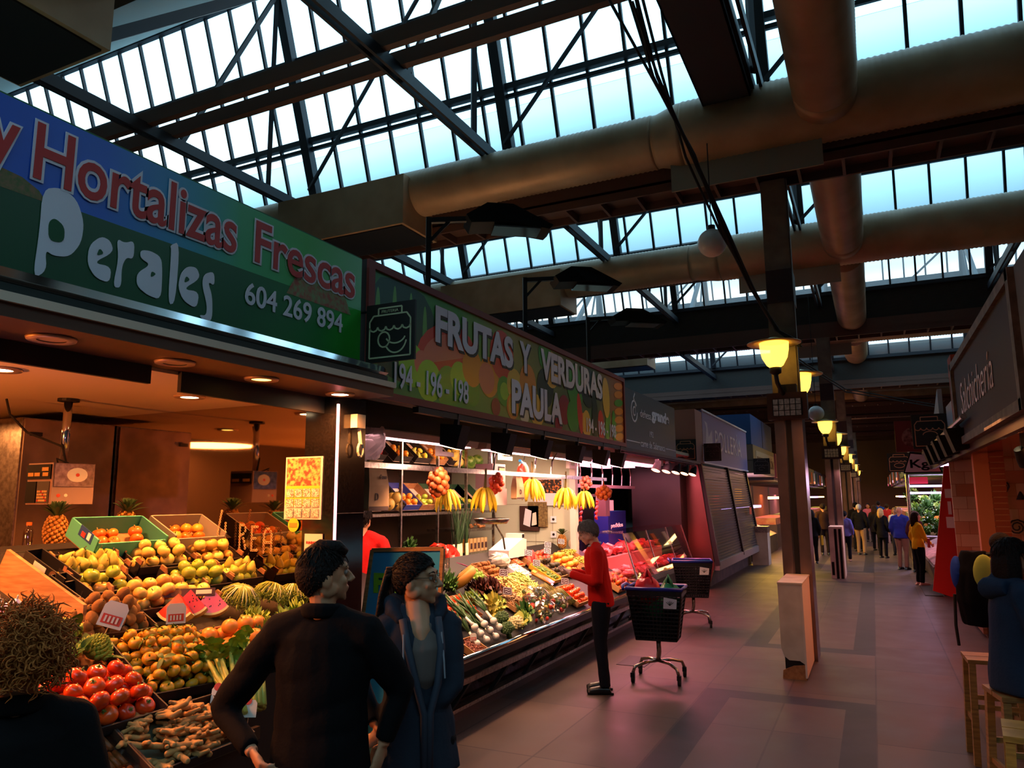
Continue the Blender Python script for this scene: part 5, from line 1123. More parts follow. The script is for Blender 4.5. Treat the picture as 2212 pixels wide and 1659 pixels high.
for k, X, Y, h, s, lab in (('cauli', -3.47, 7.15, .09, .95, 'cauliflower at the rim right of the broccoli'), ('broc', -3.57, 7.0, .1, 1, 'upper dark broccoli below the yellow cabbage'), ('broc', -3.45, 6.9, .09, .9, 'lower dark broccoli beside the onion bulbs'), ('cabbage', -3.68, 7.15, .08, 1.05, 'pale yellow cabbage above the broccoli'), ('lettuce', -3.5, 7.42, .05, .85, 'bright green lettuce right of the cauliflower'), ('chard', -3.55, 7.62, .05, .75, 'dark green leafy bunch between lettuce and bagged salad'), ('lettuce', -3.9, 7.02, .06, .9, 'pale lettuce left of the red leaf lettuce'), ('lettuce', -3.78, 7.4, .05, .75, 'green lettuce below the red leaf lettuce'), ('chard', -4.15, 6.9, .06, .8, 'green pepper plant leaves beside the pumpkin')):
    put(K[k], P2(X, Y, h), (0, -.5, X*5), lab, k.replace('broc', 'broccoli').replace('cauli', 'cauliflower') if k in ('cauli', 'broc', 'cabbage') else 'lettuce', None, s)
K['redleaf'] = kind('red_lettuce', ruffle(34, .17, .14, 5, .03, .6), mat('red_leaf', '#3a1414', .5, col2='#5a2a1c', scale=12))
for i, (X, Y) in enumerate(((-4.0, 7.35), (-3.98, 7.58))): put(K['redleaf'], P2(X, Y, .04), (0, -.4, i), 'dark red leaf lettuce above the cabbage, '+('nearer' if i == 0 else 'farther')+' one', 'lettuce')
t = crate(-3.95, 8.12, .42, .44, .08, WCR, 'wooden crate of curly yellow beans in the middle of the counter', F2)
heap(t, bean(.1, .0075, .035), 150, .44, .46, 'yellow_bean', 'curled yellow wax bean in the middle of the counter', 'bean', mat('wax_bean', '#f0d878', .45, rnd='#e8cc6a'), .05, .09)
t = crate(-3.78, 7.78, .3, .26, .05, WCR, 'low tray of brown flat beans below the yellow beans', F2); heap(t, bean(.14, .007, .01), 60, .3, .28, 'brown_bean', 'long brown striped bean below the yellow beans', 'bean', mat('brown_bean', '#a8845a', .5, rnd='#94703f'), .04, .06)
t = crate(-4.0, 8.52, .34, .36, .07, mat('yellow_crate', '#e0b02c', .5), 'yellow plastic crate of flat green beans', F2); heap(t, bean(.12, .008, .012), 110, .36, .38, 'green_bean', 'flat pale green bean in the yellow crate', 'bean', mat('green_bean', '#b8c06a', .45, rnd='#9cb04a'), .05, .07)
t = crate(-4.08, 9.4, .26, .4, .06, mat('yellow_crate'), 'yellow crate of small green chillies', F2); heap(t, bean(.06, .008, .004), 90, .26, .38, 'green_chilli', 'small green chilli in the yellow crate', 'chilli', mat('green_chilli', '#4a6a24', .3, rnd='#6a8a34'), .04, .04)
t = thing('pumpkin_half', 'cut orange pumpkin half above the tomatoes', 'pumpkin', P2(-4.2, 7.2, .16), (0, -.7, .5)); B().lathe([(0, .0), (.06, .002), (.15, .0), (.17, -.03), (.15, -.09), (.06, -.12), (.001, -.12)], n=24).obj('rind', mat('pumpkin_rind', '#c88a3c', .5), t, True); B().cyl((0, 0, .001), (0, 0, .006), .155, 24).obj('flesh', mat('pumpkin_flesh', '#f0a24a', .5), t); B().lathe([(.055, .012), (.04, .016), (.001, .012)], n=14).obj('seeds', mat('pumpkin_seed', '#d8b070', .6), t)
t = crate(-4.24, 7.72, .3, .26, .07, BLKC, 'black tray of small limes with a pink card', F2); fill(t, ['lime'], .3, .26, .03, (5, 4), (4, 3), 'small lime in the black tray with the pink card', 'lime'); 
for X, Y, lab in ((-4.36, 7.62, 'bright pink price card behind the limes'), (-4.1, 7.8, 'bright pink price card before the limes')): o = B().b2((-.09, -.06, 0), (.09, .06, .004)).obj('price_card', mat('pink_card', '#f05aa8', .6)); o.location = P2(X, Y, .12); o.rotation_euler = (.1, .35, 1.2); tag(o, lab, 'price tag')
t = crate(-4.3, 8.12, .36, .3, .07, WCR, 'wooden crate of brown potatoes and onions', F2); fill(t, ['potato'], .36, .3, .036, (6, 5), (5, 3), 'brown potato in the wooden crate before the white scale', 'potato')
o = bagmesh(5, .3, .18, .26).obj('plastic_bag', mat('white_plastic'), None); o.location = P2(-4.36, 8.6, .0); tag(o, 'white plastic bag of garlic before the white scale', 'bag')
t = crate(-4.2, 8.8, .3, .26, .06, LIL, 'white tray of small white garlic heads', F2); fill(t, ['garlic'], .3, .26, .032, (5, 4), None, 'garlic head in the white tray on the second counter', 'garlic')
t = thing('counter_scale', 'white counter scale with sloping top at the back of the counter', 'scale', P2(-4.5, 9.2, .02), (0, 0, .0)); B().poly([(-.15, -.35, 0), (-.15, .2, 0), (-.15, .2, .22), (-.15, .08, .24), (-.15, -.35, .1)], (.3, 0, 0)).obj('body', mat('scale_white', '#d8ccc8', .4), t); B().b2((-.12, .1, .22), (.12, .19, .3)).obj('display_head', mat('scale_white'), t); B().b2((.121, .12, .24), (.125, .18, .29)).obj('screen', BLK, t)
t = crate(-4.12, 9.72, .34, .42, .07, WCR, 'wooden crate of dark avocados', F2)
K['avocado'] = kind('avocado', B().lathe([(.001, -.045), (.028, -.038), (.036, -.012), (.026, .025), (.012, .05), (.001, .054)], n=14), mat('avocado_skin', '#2c2418', .5, col2='#3a3220', scale=30, bump=.3)); fill(t, ['avocado'], .34, .42, .038, (4, 4), (2, 3), 'dark brown avocado in the wooden crate', 'avocado', tilt=6)
t = crate(-4.36, 9.92, .34, .2, .07, WCR, 'crate of red mangoes behind the avocados', F2); K['mango'] = kind('mango', B().sph((0, 0, 0), (.04, .045, .055), 14, 10), mat('mango_skin', '#b81e2c', .35, col2='#d86a3a', scale=10)); fill(t, ['mango'], .34, .2, .045, (4, 2), (2, 1), 'red mango behind the avocados', 'mango')
t = crate(-4.14, 10.2, .42, .46, .07, WCR, 'crate of big yellow oranges before the grapes', F2); fill(t, ['grapefruit', 'orange'], .42, .46, .05, (4, 4), (3, 3), 'large yellow orange in the crate before the grapes', 'orange')
t = crate(-4.36, 9.5, .3, .2, .07, WCR, 'crate of pink sweet potatoes behind the chillies', F2); K['batata'] = kind('sweet_potato', B().sph((0, 0, 0), (.035, .035, .075), 12, 8), mat('batata_skin', '#c8504a', .7, rnd='#b84040')); fill(t, ['batata'], .3, .2, .04, (3, 2), (2, 1), 'pink sweet potato at the back of the counter', 'sweet potato', tilt=1)
t = crate(-4.2, 10.82, .5, .44, .07, WCR, 'crate of green grapes by the man in red', F2); M = t.rotation_euler.to_matrix(); L = V(t.location)
def grapes(seed):
    g = random.Random(seed); b = B()
    for i in range(46): b.sph((g.gauss(0, .035), g.gauss(0, .05), .03+g.random()*.05), .013, 8, 6)
    return b
for i in range(8): o = grapes(i).obj('grape_bunch', mat('grape_skin', '#c8c050', .3, rnd='#b4b444'), None, True); o.location = L+M@V((-.18+.12*(i % 4), -.11+.22*(i//4), .03)); o.rotation_euler = (0, -.5, i); tag(o, 'bunch of green grapes beside the big oranges', 'grapes', 'green grape bunches')
t = crate(-4.34, 9.05, .2, .16, .06, WCR, 'small punnet crate of cherry tomatoes by the scale', F2); K['cherry'] = kind('cherry_tomato', B().sph((0, 0, 0), .018, 10, 8), MTOM); fill(t, ['cherry'], .2, .16, .018, (6, 5), (5, 4), 'cherry tomato by the white scale', 'tomato')
put(K['pine'], P2(-4.52, 11.0, .12), (0, .1, 2), 'pineapple standing before the partition by the man in red', 'pineapple')
t = thing('melon_cut', 'cut melon half leaning beside the pineapple', 'melon', P2(-4.45, 11.3, .12), (0, .5, .3)); B().sph((0, 0, 0), (.1, .1, .1), 16, 10).obj('rind', mat('cantaloupe', '#d8a860', .6), t, True); B().cyl((.0, -.101, 0), (0, -.06, 0), .075, 18).obj('flesh', mat('melon_pale', '#f0e0c0', .5), t)
t = crate(-3.62, 9.2, .4, .36, .07, WCR, 'wooden crate of vine tomatoes at the rim by the man in red', F2); fill(t, ['tomato_s'], .4, .36, .036, (5, 5), (4, 3), 'small orange red tomato at the rim by the man in red', 'tomato')
t = crate(-3.6, 10.95, .6, .34, .08, WCR, 'wooden crate of sweet potatoes and pomegranates behind the man in red', F2); fill(t, ['potato', 'batata', 'kaki'], .6, .34, .04, (7, 4), (6, 3), 'brown and red root in the crate behind the man in red', 'sweet potato')
t = thing('carrot_pack', 'clear pack of orange carrots lying above the salad bags', 'pack', P2(-3.93, 8.85, .12), (.1, .5, .2))
for i in range(6): B().tube([(-.14, -.05+.02*i, 0), (.14, -.05+.02*i, .004)], [.012, .006], 7).obj('carrot', mat('carrot_skin', '#ee7a22', .5), t, True)
B().b2((-.16, -.07, -.015), (.16, .07, .02)).obj('film', glass_mat('film'), t); B().b2((-.15, -.05, .021), (-.1, .05, .022)).obj('label', mat('tag_yel', '#f0c828', .5), t)
def asparagus():
    b = B()
    for i in range(16): q = i*2.4; r = .028*math.sqrt(i/16); b.tube([(r*math.cos(q), r*math.sin(q), 0), (r*math.cos(q), r*math.sin(q), .2), (r*1.2*math.cos(q), r*1.2*math.sin(q), .26)], [.006, .006, .002], 5)
    return b
for i in range(9):
    t = thing('asparagus_bunch', 'tied bunch of green asparagus left of the vine tomatoes', 'asparagus', P2(-3.5-.13*(i // 5), 8.55+.1*(i % 5), .05), (0, -.9, 0), 'asparagus bunches at the rim'); asparagus().obj('spears', mat('asparagus_green', '#8a7a34', .5, rnd='#6a6a2c'), t, True); B().lathe([(.034, .06), (.034, .1)], n=10).obj('label_band', mat('band_dark', '#3a1a2c', .5), t)
for i, (X, Y, s) in enumerate(((-3.55, 7.85, .26), (-3.46, 8.05, .24), (-3.62, 8.2, .26), (-3.5, 8.35, .24), (-3.72, 8.05, .22), (-3.42, 7.78, .2))):
    t = thing('salad_bag', 'clear plastic bag of mixed cut vegetables at the counter rim', 'bag', P2(X, Y, .02), (0, -.4, i), 'bags of cut vegetables at the rim'); g = random.Random(i); CC = [mat('veg_red', '#c83020', .4), mat('veg_green', '#5a7a2c', .5), mat('veg_yel', '#e0c060', .5), mat('veg_dark', '#2c4a20', .5)]
    for k in range(9): B().sph((g.gauss(0, s*.2), g.gauss(0, s*.2), s*.15+g.random()*s*.4), (s*.13, s*.1, s*.12), 8, 6).obj('vegetable', CC[(k+i) % 4], t, True)
    bagmesh(20+i, s*1.0, s*.9, s*.8).obj('clear_bag', glass_mat('clear_bag', '#ffffff', .16, .1), t)
def board_tag(X, Y, h, lab, rz=-.6, w=.11):
    t = thing('price_board', lab, 'price tag', P2(X, Y, h), (-.25, .15, .8)); B().b2((-w/2, 0, 0), (w/2, .005, w*.75)).obj('card', mat('slate_tag', '#4a2a34', .5), t); B().b2((-w*.45, -.001, w*.05), (w*.45, 0, w*.7)).obj('white_border', LIL, t); B().b2((-w*.4, -.002, w*.1), (w*.4, -.001, w*.65)).obj('slate_face', mat('slate_tag'), t)
    for r_ in range(2): strip([V((-w*.3, -.003, w*(.22+.22*r_))), V((-w*.1, -.003, w*(.3+.2*r_))), V((w*.1, -.003, w*(.22+.22*r_))), V((w*.3, -.003, w*(.28+.22*r_)))], .006, (0, -1, 0), .002).obj('chalk_mark', LIL, t)
    B().bar((0, .004, -.08), (0, .004, .02), .004, .004).obj('pin', STEEL, t)
for X, Y, h, lab in ((-4.05, 7.95, .16, 'slate price card standing over the yellow beans'), (-3.82, 7.62, .12, 'slate price card beside the red leaf lettuce'), (-4.3, 9.2, .16, 'slate price card in front of the white scale'), (-4.14, 9.15, .12, 'slate price card behind the carrot pack'), (-3.74, 9.15, .12, 'slate price card over the vine tomatoes'), (-4.4, 10.1, .16, 'slate price card among the yellow oranges'), (-4.4, 10.6, .18, 'slate price card behind the grapes'), (-4.28, 9.8, .16, 'slate price card between sweet potatoes and avocados')): board_tag(X, Y, h, lab)
t = thing('water_bottle', 'small clear water bottle behind the limes', 'bottle', P2(-4.5, 7.55, .0)); B().lathe([(.03, 0), (.03, .14), (.013, .18), (.013, .2)], n=14).obj('body', glass_mat('bottle_plastic'), t, True); B().cyl((0, 0, .2), (0, 0, .22), .016, 12).obj('cap', LIL, t)
# blue board leaning at the near end of the counter
t = thing('easel_board', 'blue painted advertising board leaning at the near end of the counter', 'board', (-3.3, 5.05, 0))
q = [px(x, y, Y=Y) for x, y, Y in ((805, 1188, 5.1), (957, 1185, 5.1), (980, 1440, 4.95), (770, 1450, 4.95))]; q[2] = V((q[1].x+.05, 4.85, .02)); q[3] = V((q[0].x-.05, 4.85, .02))
part(B().poly(q, (0, .02, 0)), 'board', band_mat('board_blue', [(0, '#d8b860'), (.2, '#58a8a0'), (.5, '#3a98c8'), (1, '#3aa0d8')], 'Z', 0, 1.55), t)
part(strip([q[0], q[1], q[2], q[3], q[0]], .03, (0, -1, 0), .03), 'frame', WOOD, t)
txt('Frutas', (q[0].x+.06, 5.045, 1.25), q[1].x-q[0].x-.1, .16, mat('green_lettering', '#8ad83a', .5), t, 'F', .05)
# ---------------------------------------------------------------- meat stall and the stalls beyond, left side
SLG = mat('slate_sign', '#2a3a4a', .5)
t = thing('shop_sign', 'dark grey sign of the meat stall with white bull ring logo', 'sign', (-3.45, 12.8, 2.76))
part(B().b2((-3.55, 11.15, 2.76), (-3.42, 14.45, 3.74)), 'panel', SLG, t)
txt('dehesa', (-3.418, 12.0, 3.34), .68, .13, LIL, t, 'L', .0); txt('grande', (-3.418, 12.72, 3.3), 1.25, .27, LIL, t, 'L', .05)
txt('192', (-3.418, 12.55, 3.04), .24, .1, LIL, t, 'L'); txt('carne de Salamanca', (-3.418, 11.98, 2.84), 1.6, .12, LIL, t, 'L')
for a, c in ((11.18, 11.95), (13.65, 14.42)): part(B().b2((-3.42, a, 2.89), (-3.416, c, 2.905)), 'line', LIL, t)
for ry, rz, w, q0 in ((.17, .17, .03, .6), (.07, .07, .025, 0)):
    pts = [V((-3.418, 11.66+ry*math.cos(q0+i*.3307), 3.4+rz*math.sin(q0+i*.3307))) for i in range(18 if q0 else 20)]; part(strip(pts, w), 'bull_ring', LIL, t)
part(strip([V((-3.418, 11.7, 3.55)), V((-3.418, 11.64, 3.62)), V((-3.418, 11.72, 3.7))], .03).bar((-3.418, 11.72, 3.34), (-3.418, 11.72, 3.54), .025, .004, up=(1, 0, 0)), 'bull_head', LIL, t)
PINKL = mat('pink_light_panel', '#ffd0e0', .4, es=7, emit='#ff9fb8')
t = thing('light_panel', 'bright pink strip light panel in the ceiling of the meat stall', 'lamp', (-4.6, 12.8, 2.8))
for x in (-4.2, -4.7, -5.2): part(B().b2((x, 11.5, 2.62), (x+.22, 15.2, 2.65)), 'tube_row', PINKL, t)
part(B().b2((-5.3, 11.4, 2.65), (-3.9, 15.3, 2.87)), 'frame', LIL, t)
lamp('AREA', (-4.5, 13.2, 2.6), 230, '#ff8a9a', 1.0, (-4.3, 13.2, 0), sy=3.4)
t = thing('shelf_bar', 'long pinkish steel bar with hooks across the meat stall', 'rail', (-4.6, 13, 2.2)); part(B().b2((-4.62, 11.4, 2.18), (-4.58, 15.5, 2.24)).b2((-5.4, 11.4, 2.02), (-5.36, 15.5, 2.08)), 'bar', mat('pink_steel', '#d8a8b0', .3, .7), t)
for i in range(7): part(B().tube([(-4.6, 11.6+.6*i, 2.2), (-4.6, 11.65+.6*i, 2.45), (-4.6, 11.5+.6*i, 2.85)], .012, 5), 'hook', STEEL, t)
t = thing('meat_counter', 'glass fronted display counter of the meat stall', 'counter', (-3.9, 13.6, 0))
part(B().b2((-4.8, 11.8, 0), (-3.65, 16.0, .62)), 'base', mat('meat_base', '#2a2024', .3, .3), t); part(B().b2((-3.66, 11.8, .58), (-3.5, 16.0, .68)), 'front_ledge', STEEL, t)
part(B().poly([(-3.6, 11.9, .68), (-4.15, 11.9, .74), (-4.15, 11.9, .68)], (0, 4.0, 0)).b2((-4.7, 11.9, .62), (-4.15, 15.9, .98)), 'display_step', mat('tray_pink', '#e0b0a8', .4), t)
part(B().poly([(-3.52, 11.85, .68), (-3.5, 11.85, .68), (-3.72, 11.85, 1.42), (-3.74, 11.85, 1.42)], (0, 4.1, 0)), 'front_glass', glass_mat('case_glass', '#ffe8e8', .025), t)
part(B().b2((-4.3, 11.85, 1.41), (-3.72, 15.95, 1.425)), 'top_glass', glass_mat('case_glass'), t)
for y in (11.85, 13.2, 14.6, 15.93): part(B().bar((-3.51, y, .68), (-3.73, y, 1.42), .02, .02), 'glass_edge', STEEL, t)
MEATS = [mat('meat_red', '#b8262a', .35, col2='#d85a50', scale=14), mat('meat_pink', '#d87a80', .4, col2='#f0b0a8', scale=16), mat('meat_dark', '#8a1a20', .4, col2='#c84a40', scale=12)]
ks = []
for i in range(3):
    g = np.random.RandomState(i); b = B().sph((0, 0, 0), (.13, .09, .05), 12, 8); b.v = [tuple(np.array(v)*(1+.18*g.normal(size=3))) for v in b.v]; o = b.obj('meat_cut', MEATS[i], None, True); o['used'] = 0; o.location = (0, 0, -30); ks.append(o)
for i in range(17):
    for j in range(2): put(ks[(i+j) % 3], (-3.72-.2*j, 12.0+.235*i, .76+.02*j), (R.uniform(-.2, .2), R.uniform(-.2, .3), R.random()*6), 'piece of red meat on the lower tier of the glass case', 'meat', 'meat on the lower tier')
    put(ks[(i+1) % 3], (-4.32, 12.0+.235*i, 1.04), (R.uniform(-.2, .2), .3, R.random()*6), 'piece of red meat on the upper tier of the glass case', 'meat', 'meat on the upper tier', 1.15)
    if i % 2: put(ks[i % 3], (-4.52, 12.0+.235*i, 1.05), (0, .5, R.random()*6), 'piece of red meat on the upper tier of the glass case', 'meat', 'meat on the upper tier', 1.2)
for i in range(6): o = ruffle(10, .1, .06, i).obj('garnish', LET); o.location = (-3.62, 12.1+.5*i, .7); o.scale = (.6, .9, .5); tag(o, 'green leaf garnish along the glass of the meat case', 'garnish', 'leaf garnish in the meat case')
def chorizo(p, lab):
    t = thing('chorizo_string', lab, 'sausage', p); 
    for i in range(4): B().tube([(0, .05*math.sin(a*.9+i), -.09*i-.018*a) for a in range(5)], [.012, .024, .026, .024, .012], 7).obj('sausage', mat('chorizo_red', '#c8321c', .35), t, True)
    B().tube([(0, 0, 0), (0, 0, 2.2-p[2])], .005, 4).obj('string', mat('string', '#d8c8b0', .8), t)
chorizo((-4.58, 13.0, 1.95), 'string of red sausages hanging over the meat counter'); chorizo((-4.58, 12.2, 1.95), 'shorter string of red sausages nearer the partition')
t = thing('back_panel', 'dark back panel of the meat stall with pale deer head drawing', 'panel', (-5.3, 14.2, 0)); part(B().b2((-5.4, 11.4, 0), (-5.34, 16.1, 1.95)), 'panel', mat('black_back', '#140d10', .3), t)
part(strip([V((-5.33, 13.3, 1.62)), V((-5.33, 13.36, 1.5)), V((-5.33, 13.42, 1.62))], .02).add([(-5.33, 13.3, 1.5), (-5.33, 13.36, 1.36), (-5.33, 13.42, 1.5), (-5.33, 13.36, 1.54)], [(0, 1, 2, 3)]), 'deer_drawing', LIL, t)
part(strip([V((-5.33, 13.6+.1*i, 1.52+(.05 if i % 2 else 0))) for i in range(7)], .03).bar((-5.33, 13.7, 1.4), (-5.33, 14.15, 1.4), .03, .004, up=(1, 0, 0)), 'gold_script', mat('gold_script', '#c8803a', .5), t)
txt('pedidos', (-4.28, 12.9, 1.44), .7, .1, LIL, None, 'L', .0, 'glass_lettering'); tag(bpy.data.objects['glass_lettering'], 'white word pedidos written along the top of the glass case', 'lettering')
o = B().b2((-5.2, 14.6, 0), (-4.9, 15.8, 1.72)).obj('blue_bin', mat('blue_bin', '#1a2a8c', .4)); tag(o, 'dark blue plastic bin behind the meat counter', 'bin')
t = thing('cutting_machine', 'grey and white weighing machine hanging behind the meat case', 'machine', (-4.7, 13.7, 1.75)); B().b2((-.1, -.12, -.1), (.1, .12, .25)).obj('dark_body', mat('machine_grey', '#5a4448', .5), t); B().b2((-.08, .15, 0), (.08, .42, .2)).obj('white_body', mat('scale_white'), t); B().b2((0.06, -.02, .2), (.1, .02, .48)).obj('hanger', STEEL, t)
# spot lamps of the meat stall
def make_spot():
    t = thing('spot_lamp', '', 'lamp'); B().b2((-.03, -.03, 0), (.03, .03, .12)).obj('stem', DKM, t)
    M = V((.25, .45, 1)).to_track_quat('Z', 'Y').to_matrix(); B().lathe([(.045, .1), (.07, .0), (.085, -.1)], at=M, n=16, cap=False).obj('shade', BLK, t, True); B().lathe([(.001, .0), (.08, -.09)], at=M, n=16).obj('lit_face', mat('spot_glow', '#ffc8a0', .4, es=14, emit='#ffa070'), t); return t
sp = make_spot()
for i in range(5):
    p = (-3.45, 13.1+.75*i, 2.56); lab = 'black spot lamp with red glow above the meat counter, %s from the fruit stall' % ['first', 'second', 'third', 'fourth', 'last'][i]
    if i == 0: sp.location = p; sp['label'] = lab
    else: dup(sp, p, label=lab)
    lamp('SPOT', (p[0]-.08, p[1], p[2]-.1), 90, '#ff7858', .05, (-4.1, p[1], .8), 80, .5)
# red light spilling over the aisle from the lamps at the front of the meat stall
lamp('SPOT', (-3.38, 13.0, 2.6), 80, '#ff4646', .06, (-1.6, 12.0, 0), 110, .9); lamp('SPOT', (-3.38, 10.6, 2.6), 45, '#ff5a40', .06, (-1.8, 9.6, 0), 100, .9)
# pillar block, poultry stall with closed shutters
PINKW = mat('pink_wall', '#b07a70', .7)
t = thing('stall_block', 'plain reddish wall block between the meat stall and the poultry stall', 'wall', (-4.2, 16.6, 0)); part(B().b2((-5, 16.25, 2.75), (-3.4, 16.98, 3.92)), 'upper_block', PINKW, t)
part(B().poly([(-5, 16.9, 0), (-3.4, 16.9, 0), (-3.25, 16.9, .5), (-3.52, 16.9, 2.72), (-5, 16.9, 2.72)], (0, .08, 0)), 'side_panel', mat('red_steel', '#8a5450', .25, .6), t); part(B().b2((-4.9, 16.3, 0), (-3.8, 16.9, 2.75)), 'core', mat('dark_core', '#1c1618', .3), t)
icon_plate(-3.62, 16.2, 3.02, .46, .46, ([((-.05, -.1), .16, .12, 0, 6.283), ((.0, -.22), .16, .12, 3.3, 6.1)], ROSE), 'black plate with orange meat drawing on the reddish wall block', wall=-4.2)
icon_plate(-3.19, 16.96, 3.0, .38, .4, ([((-.02, -.14), .14, .1, 0, 5)], GREYL), 'black plate with faint drawing at the start of the POLLERIA sign', wall=-3.4)
t = thing('shop_sign', 'grey lilac sign reading POLLERIA with a pale cock picture', 'sign', (-3.4, 20, 2.8))
part(B().b2((-3.55, 17.02, 2.78), (-3.4, 23.6, 3.98)), 'panel', mat('lilac_sign', '#807cb4', .5), t); txt('POLLERÍA', (-3.396, 18.45, 3.14), 4.0, .62, mat('lilac_letter', '#c8c4dc', .5), t, 'L', .0)
part(B().poly([(-3.396, 17.3, 3.2), (-3.396, 17.45, 3.6), (-3.396, 17.25, 3.75), (-3.396, 17.55, 3.72), (-3.396, 17.7, 3.4), (-3.396, 18.1, 3.6), (-3.396, 18.15, 3.3), (-3.396, 17.7, 3.1)]), 'cock_picture', mat('cock_pale', '#bab6d0', .5), t)
part(B().b2((-3.41, 17.0, 3.96), (-3.38, 23.62, 4.0)).b2((-3.41, 17.0, 2.76), (-3.38, 23.62, 2.79)), 'edge_trim', LIL, t)
SHUT = mat('roller_shutter', '#6a6668', .4, .6)
t = thing('roller_shutter', 'closed grey slanted roller shutters of the poultry stall', 'shutter', (-3.4, 20, 0))
for ya, yb in ((17.0, 20.35), (20.5, 23.6)):
    b = B(); n = 34
    for i in range(n):
        f = i/n; x = -3.22-.3*f; z = .58+2.18*f; b.bar((x, ya, z), (x, yb, z), .05, .052, up=(.14, 0, 1))
    part(b, 'slats', SHUT, t)
for y in (16.99, 20.42, 23.62): part(B().bar((-3.19, y, .5), (-3.5, y, 2.78), .1, .1), 'guide', mat('shutter_guide', '#2c2428', .5), t)
part(B().b2((-3.215, 22.2, 1.5), (-3.21, 22.6, 1.7)), 'red_notice', TAGR, t)
part(B().b2((-3.6, 16.95, .4), (-3.15, 23.7, .58)), 'ledge', mat('grey_ledge', '#8a807c', .6), t); part(B().b2((-4.5, 17, 0), (-3.45, 23.65, .4)), 'stone_plinth', mat('stone_plinth', '#2a2220', .6, 0, '#4a3c36', 6), t)
t = thing('stall_box', 'tall blue boxed top of the stall beyond the poultry stall', 'stall', (-4.5, 27, 3.6)); part(B().b2((-7.5, 24.7, 3.68), (-3.4, 30.2, 4.66)), 'blue_box', mat('blue_panel', '#1c4a80', .6), t); part(B().b2((-3.4, 27.4, 3.7), (-3.39, 27.45, 4.64)), 'seam', DKM, t)
part(B().b2((-7, 24.6, 2.75), (-3.35, 30.2, 3.66)), 'grey_case', mat('case_grey', '#6a6458', .5), t); part(B().b2((-3.35, 25.2, 2.85), (-3.34, 30, 3.5)), 'sign_panel', mat('sign_beige', '#b8a48a', .6), t)
txt('DEGUSTACIÓN', (-3.335, 25.4, 3.0), 4.4, .4, mat('brown_letter', '#5a2a1a', .6), t, 'L', .02)
icon_plate(-3.1, 24.5, 2.95, .5, .5, ([((0, -.15), .18, .1, 0, 5)], GREYL), 'black plate before the beige lettered sign', wall=-3.7)
t = thing('cheese_counter', 'glowing yellow food counter beyond the closed shutters', 'counter', (-4, 27, 0)); part(B().b2((-4.8, 24.4, 0), (-3.4, 30.2, .6)), 'base', mat('stone_plinth'), t)
YG = mat('lit_yellow', '#f0b84a', .5, col2='#ffe08a', scale=6)
part(B().poly([(-3.4, 24.5, .62), (-4.3, 24.5, 1.05), (-4.3, 24.5, .6)], (0, 5.6, 0)), 'food_bed', YG, t); part(B().b2((-4.4, 24.4, 1.6), (-3.9, 30, 1.68)), 'tube_shelf', mat('violet_tube', '#e0d0ff', .4, es=5, emit='#c8a8ff'), t); part(B().b2((-7, 24.5, 0), (-6.9, 30, 2.75)), 'back', mat('yellow_back', '#c8a060', .6), t)
lamp('AREA', (-4.2, 27, 2.6), 520, '#ffc040', 1, (-3.9, 27, 0), sy=4)
o = B().b2((-4.0, 24.6, 1.75), (-3.97, 25.9, 2.25)).obj('yellow_notice', mat('yellow_notice', '#f0b020', .6, es=.4)); tag(o, 'yellow price notice hanging in the glowing food stall', 'notice')  # the notice is no lamp; a faint glow is put into its material
t = thing('plinth_box', 'low white box with steel top by the dark stone counter', 'box', (-3.1, 23.4, 0)); part(B().b2((-3.36, 23.3, 0), (-2.9, 23.9, .95)), 'box', WBOX, t); part(B().b2((-3.37, 23.29, .95), (-2.89, 23.91, 1.12)), 'steel_top', STEEL, t)
# far stalls, both sides
FC = [('#7a2c3c', '#ff70a0'), ('#3c4a5a', '#ffd080'), ('#5a4a2c', '#ff8a50'), ('#2c3c5a', '#ffb0d8'), ('#4a2c2c', '#ffd0a0')]
for k in range(5):
    for s in (-1, 1):
        xa, y = (-3.4 if s < 0 else 1.35), 31+7.5*k; nm = ['first', 'second', 'third', 'fourth', 'last'][k]; c, l_ = FC[(k+(s > 0)) % 5]
        t = thing('market_stall', 'distant lit market stall, %s on the %s side beyond the crowd' % (nm, 'left' if s < 0 else 'right'), 'stall', (xa, y, 0))
        q = lambda a, b_: (xa+s*a, b_)
        bx = lambda x0, y0, z0, x1, y1, z1: B().b2((xa+s*x0, y+y0, z0), (xa+s*x1, y+y1, z1))
        part(bx(0, .1, 2.75, .15, 6.9, 3.7), 'sign_board', mat('far_sign_%d%d' % (k, s), c, .6), t); part(bx(.1, .1, 2.65, 3, 6.9, 2.75), 'roof', DKM, t)
        part(bx(.1, .2, 0, 1.2, 6.8, .9), 'counter', mat('far_counter', '#4a3a34', .5), t); part(bx(3, .1, 0, 3.1, 6.9, 2.7), 'back', mat('far_back', '#a87a5a', .7), t)
        part(bx(.3, .3, 1.9, .4, 6.7, 2.0), 'tube', mat('far_tube%d' % (k % 2), '#ffe0ff', .4, es=6, emit='#e8b0ff' if k % 2 else '#ffd080'), t)
        part(bx(.15, .3, .9, 1.1, 6.7, 1.15), 'goods', mat('far_goods%d' % (k % 3), ('#c84a3a', '#7a9a3a', '#d8a040')[k % 3], .5, col2=('#e8b070', '#c8d060', '#a84a2a')[k % 3], scale=3), t)
        for j in range(3): part(bx(-.25, 1+2*j, 2.75, -.2, 1.5+2*j, 3.4), 'pennant', mat('pennant%d' % j, ('#e8742a', '#d8d0c8', '#2c5a3c')[j], .7), t)
        lamp('AREA', (xa+s*1.2, y+3.5, 2.55), 130, l_, 1.2, (xa+s*.6, y+3.5, 0), sy=5)
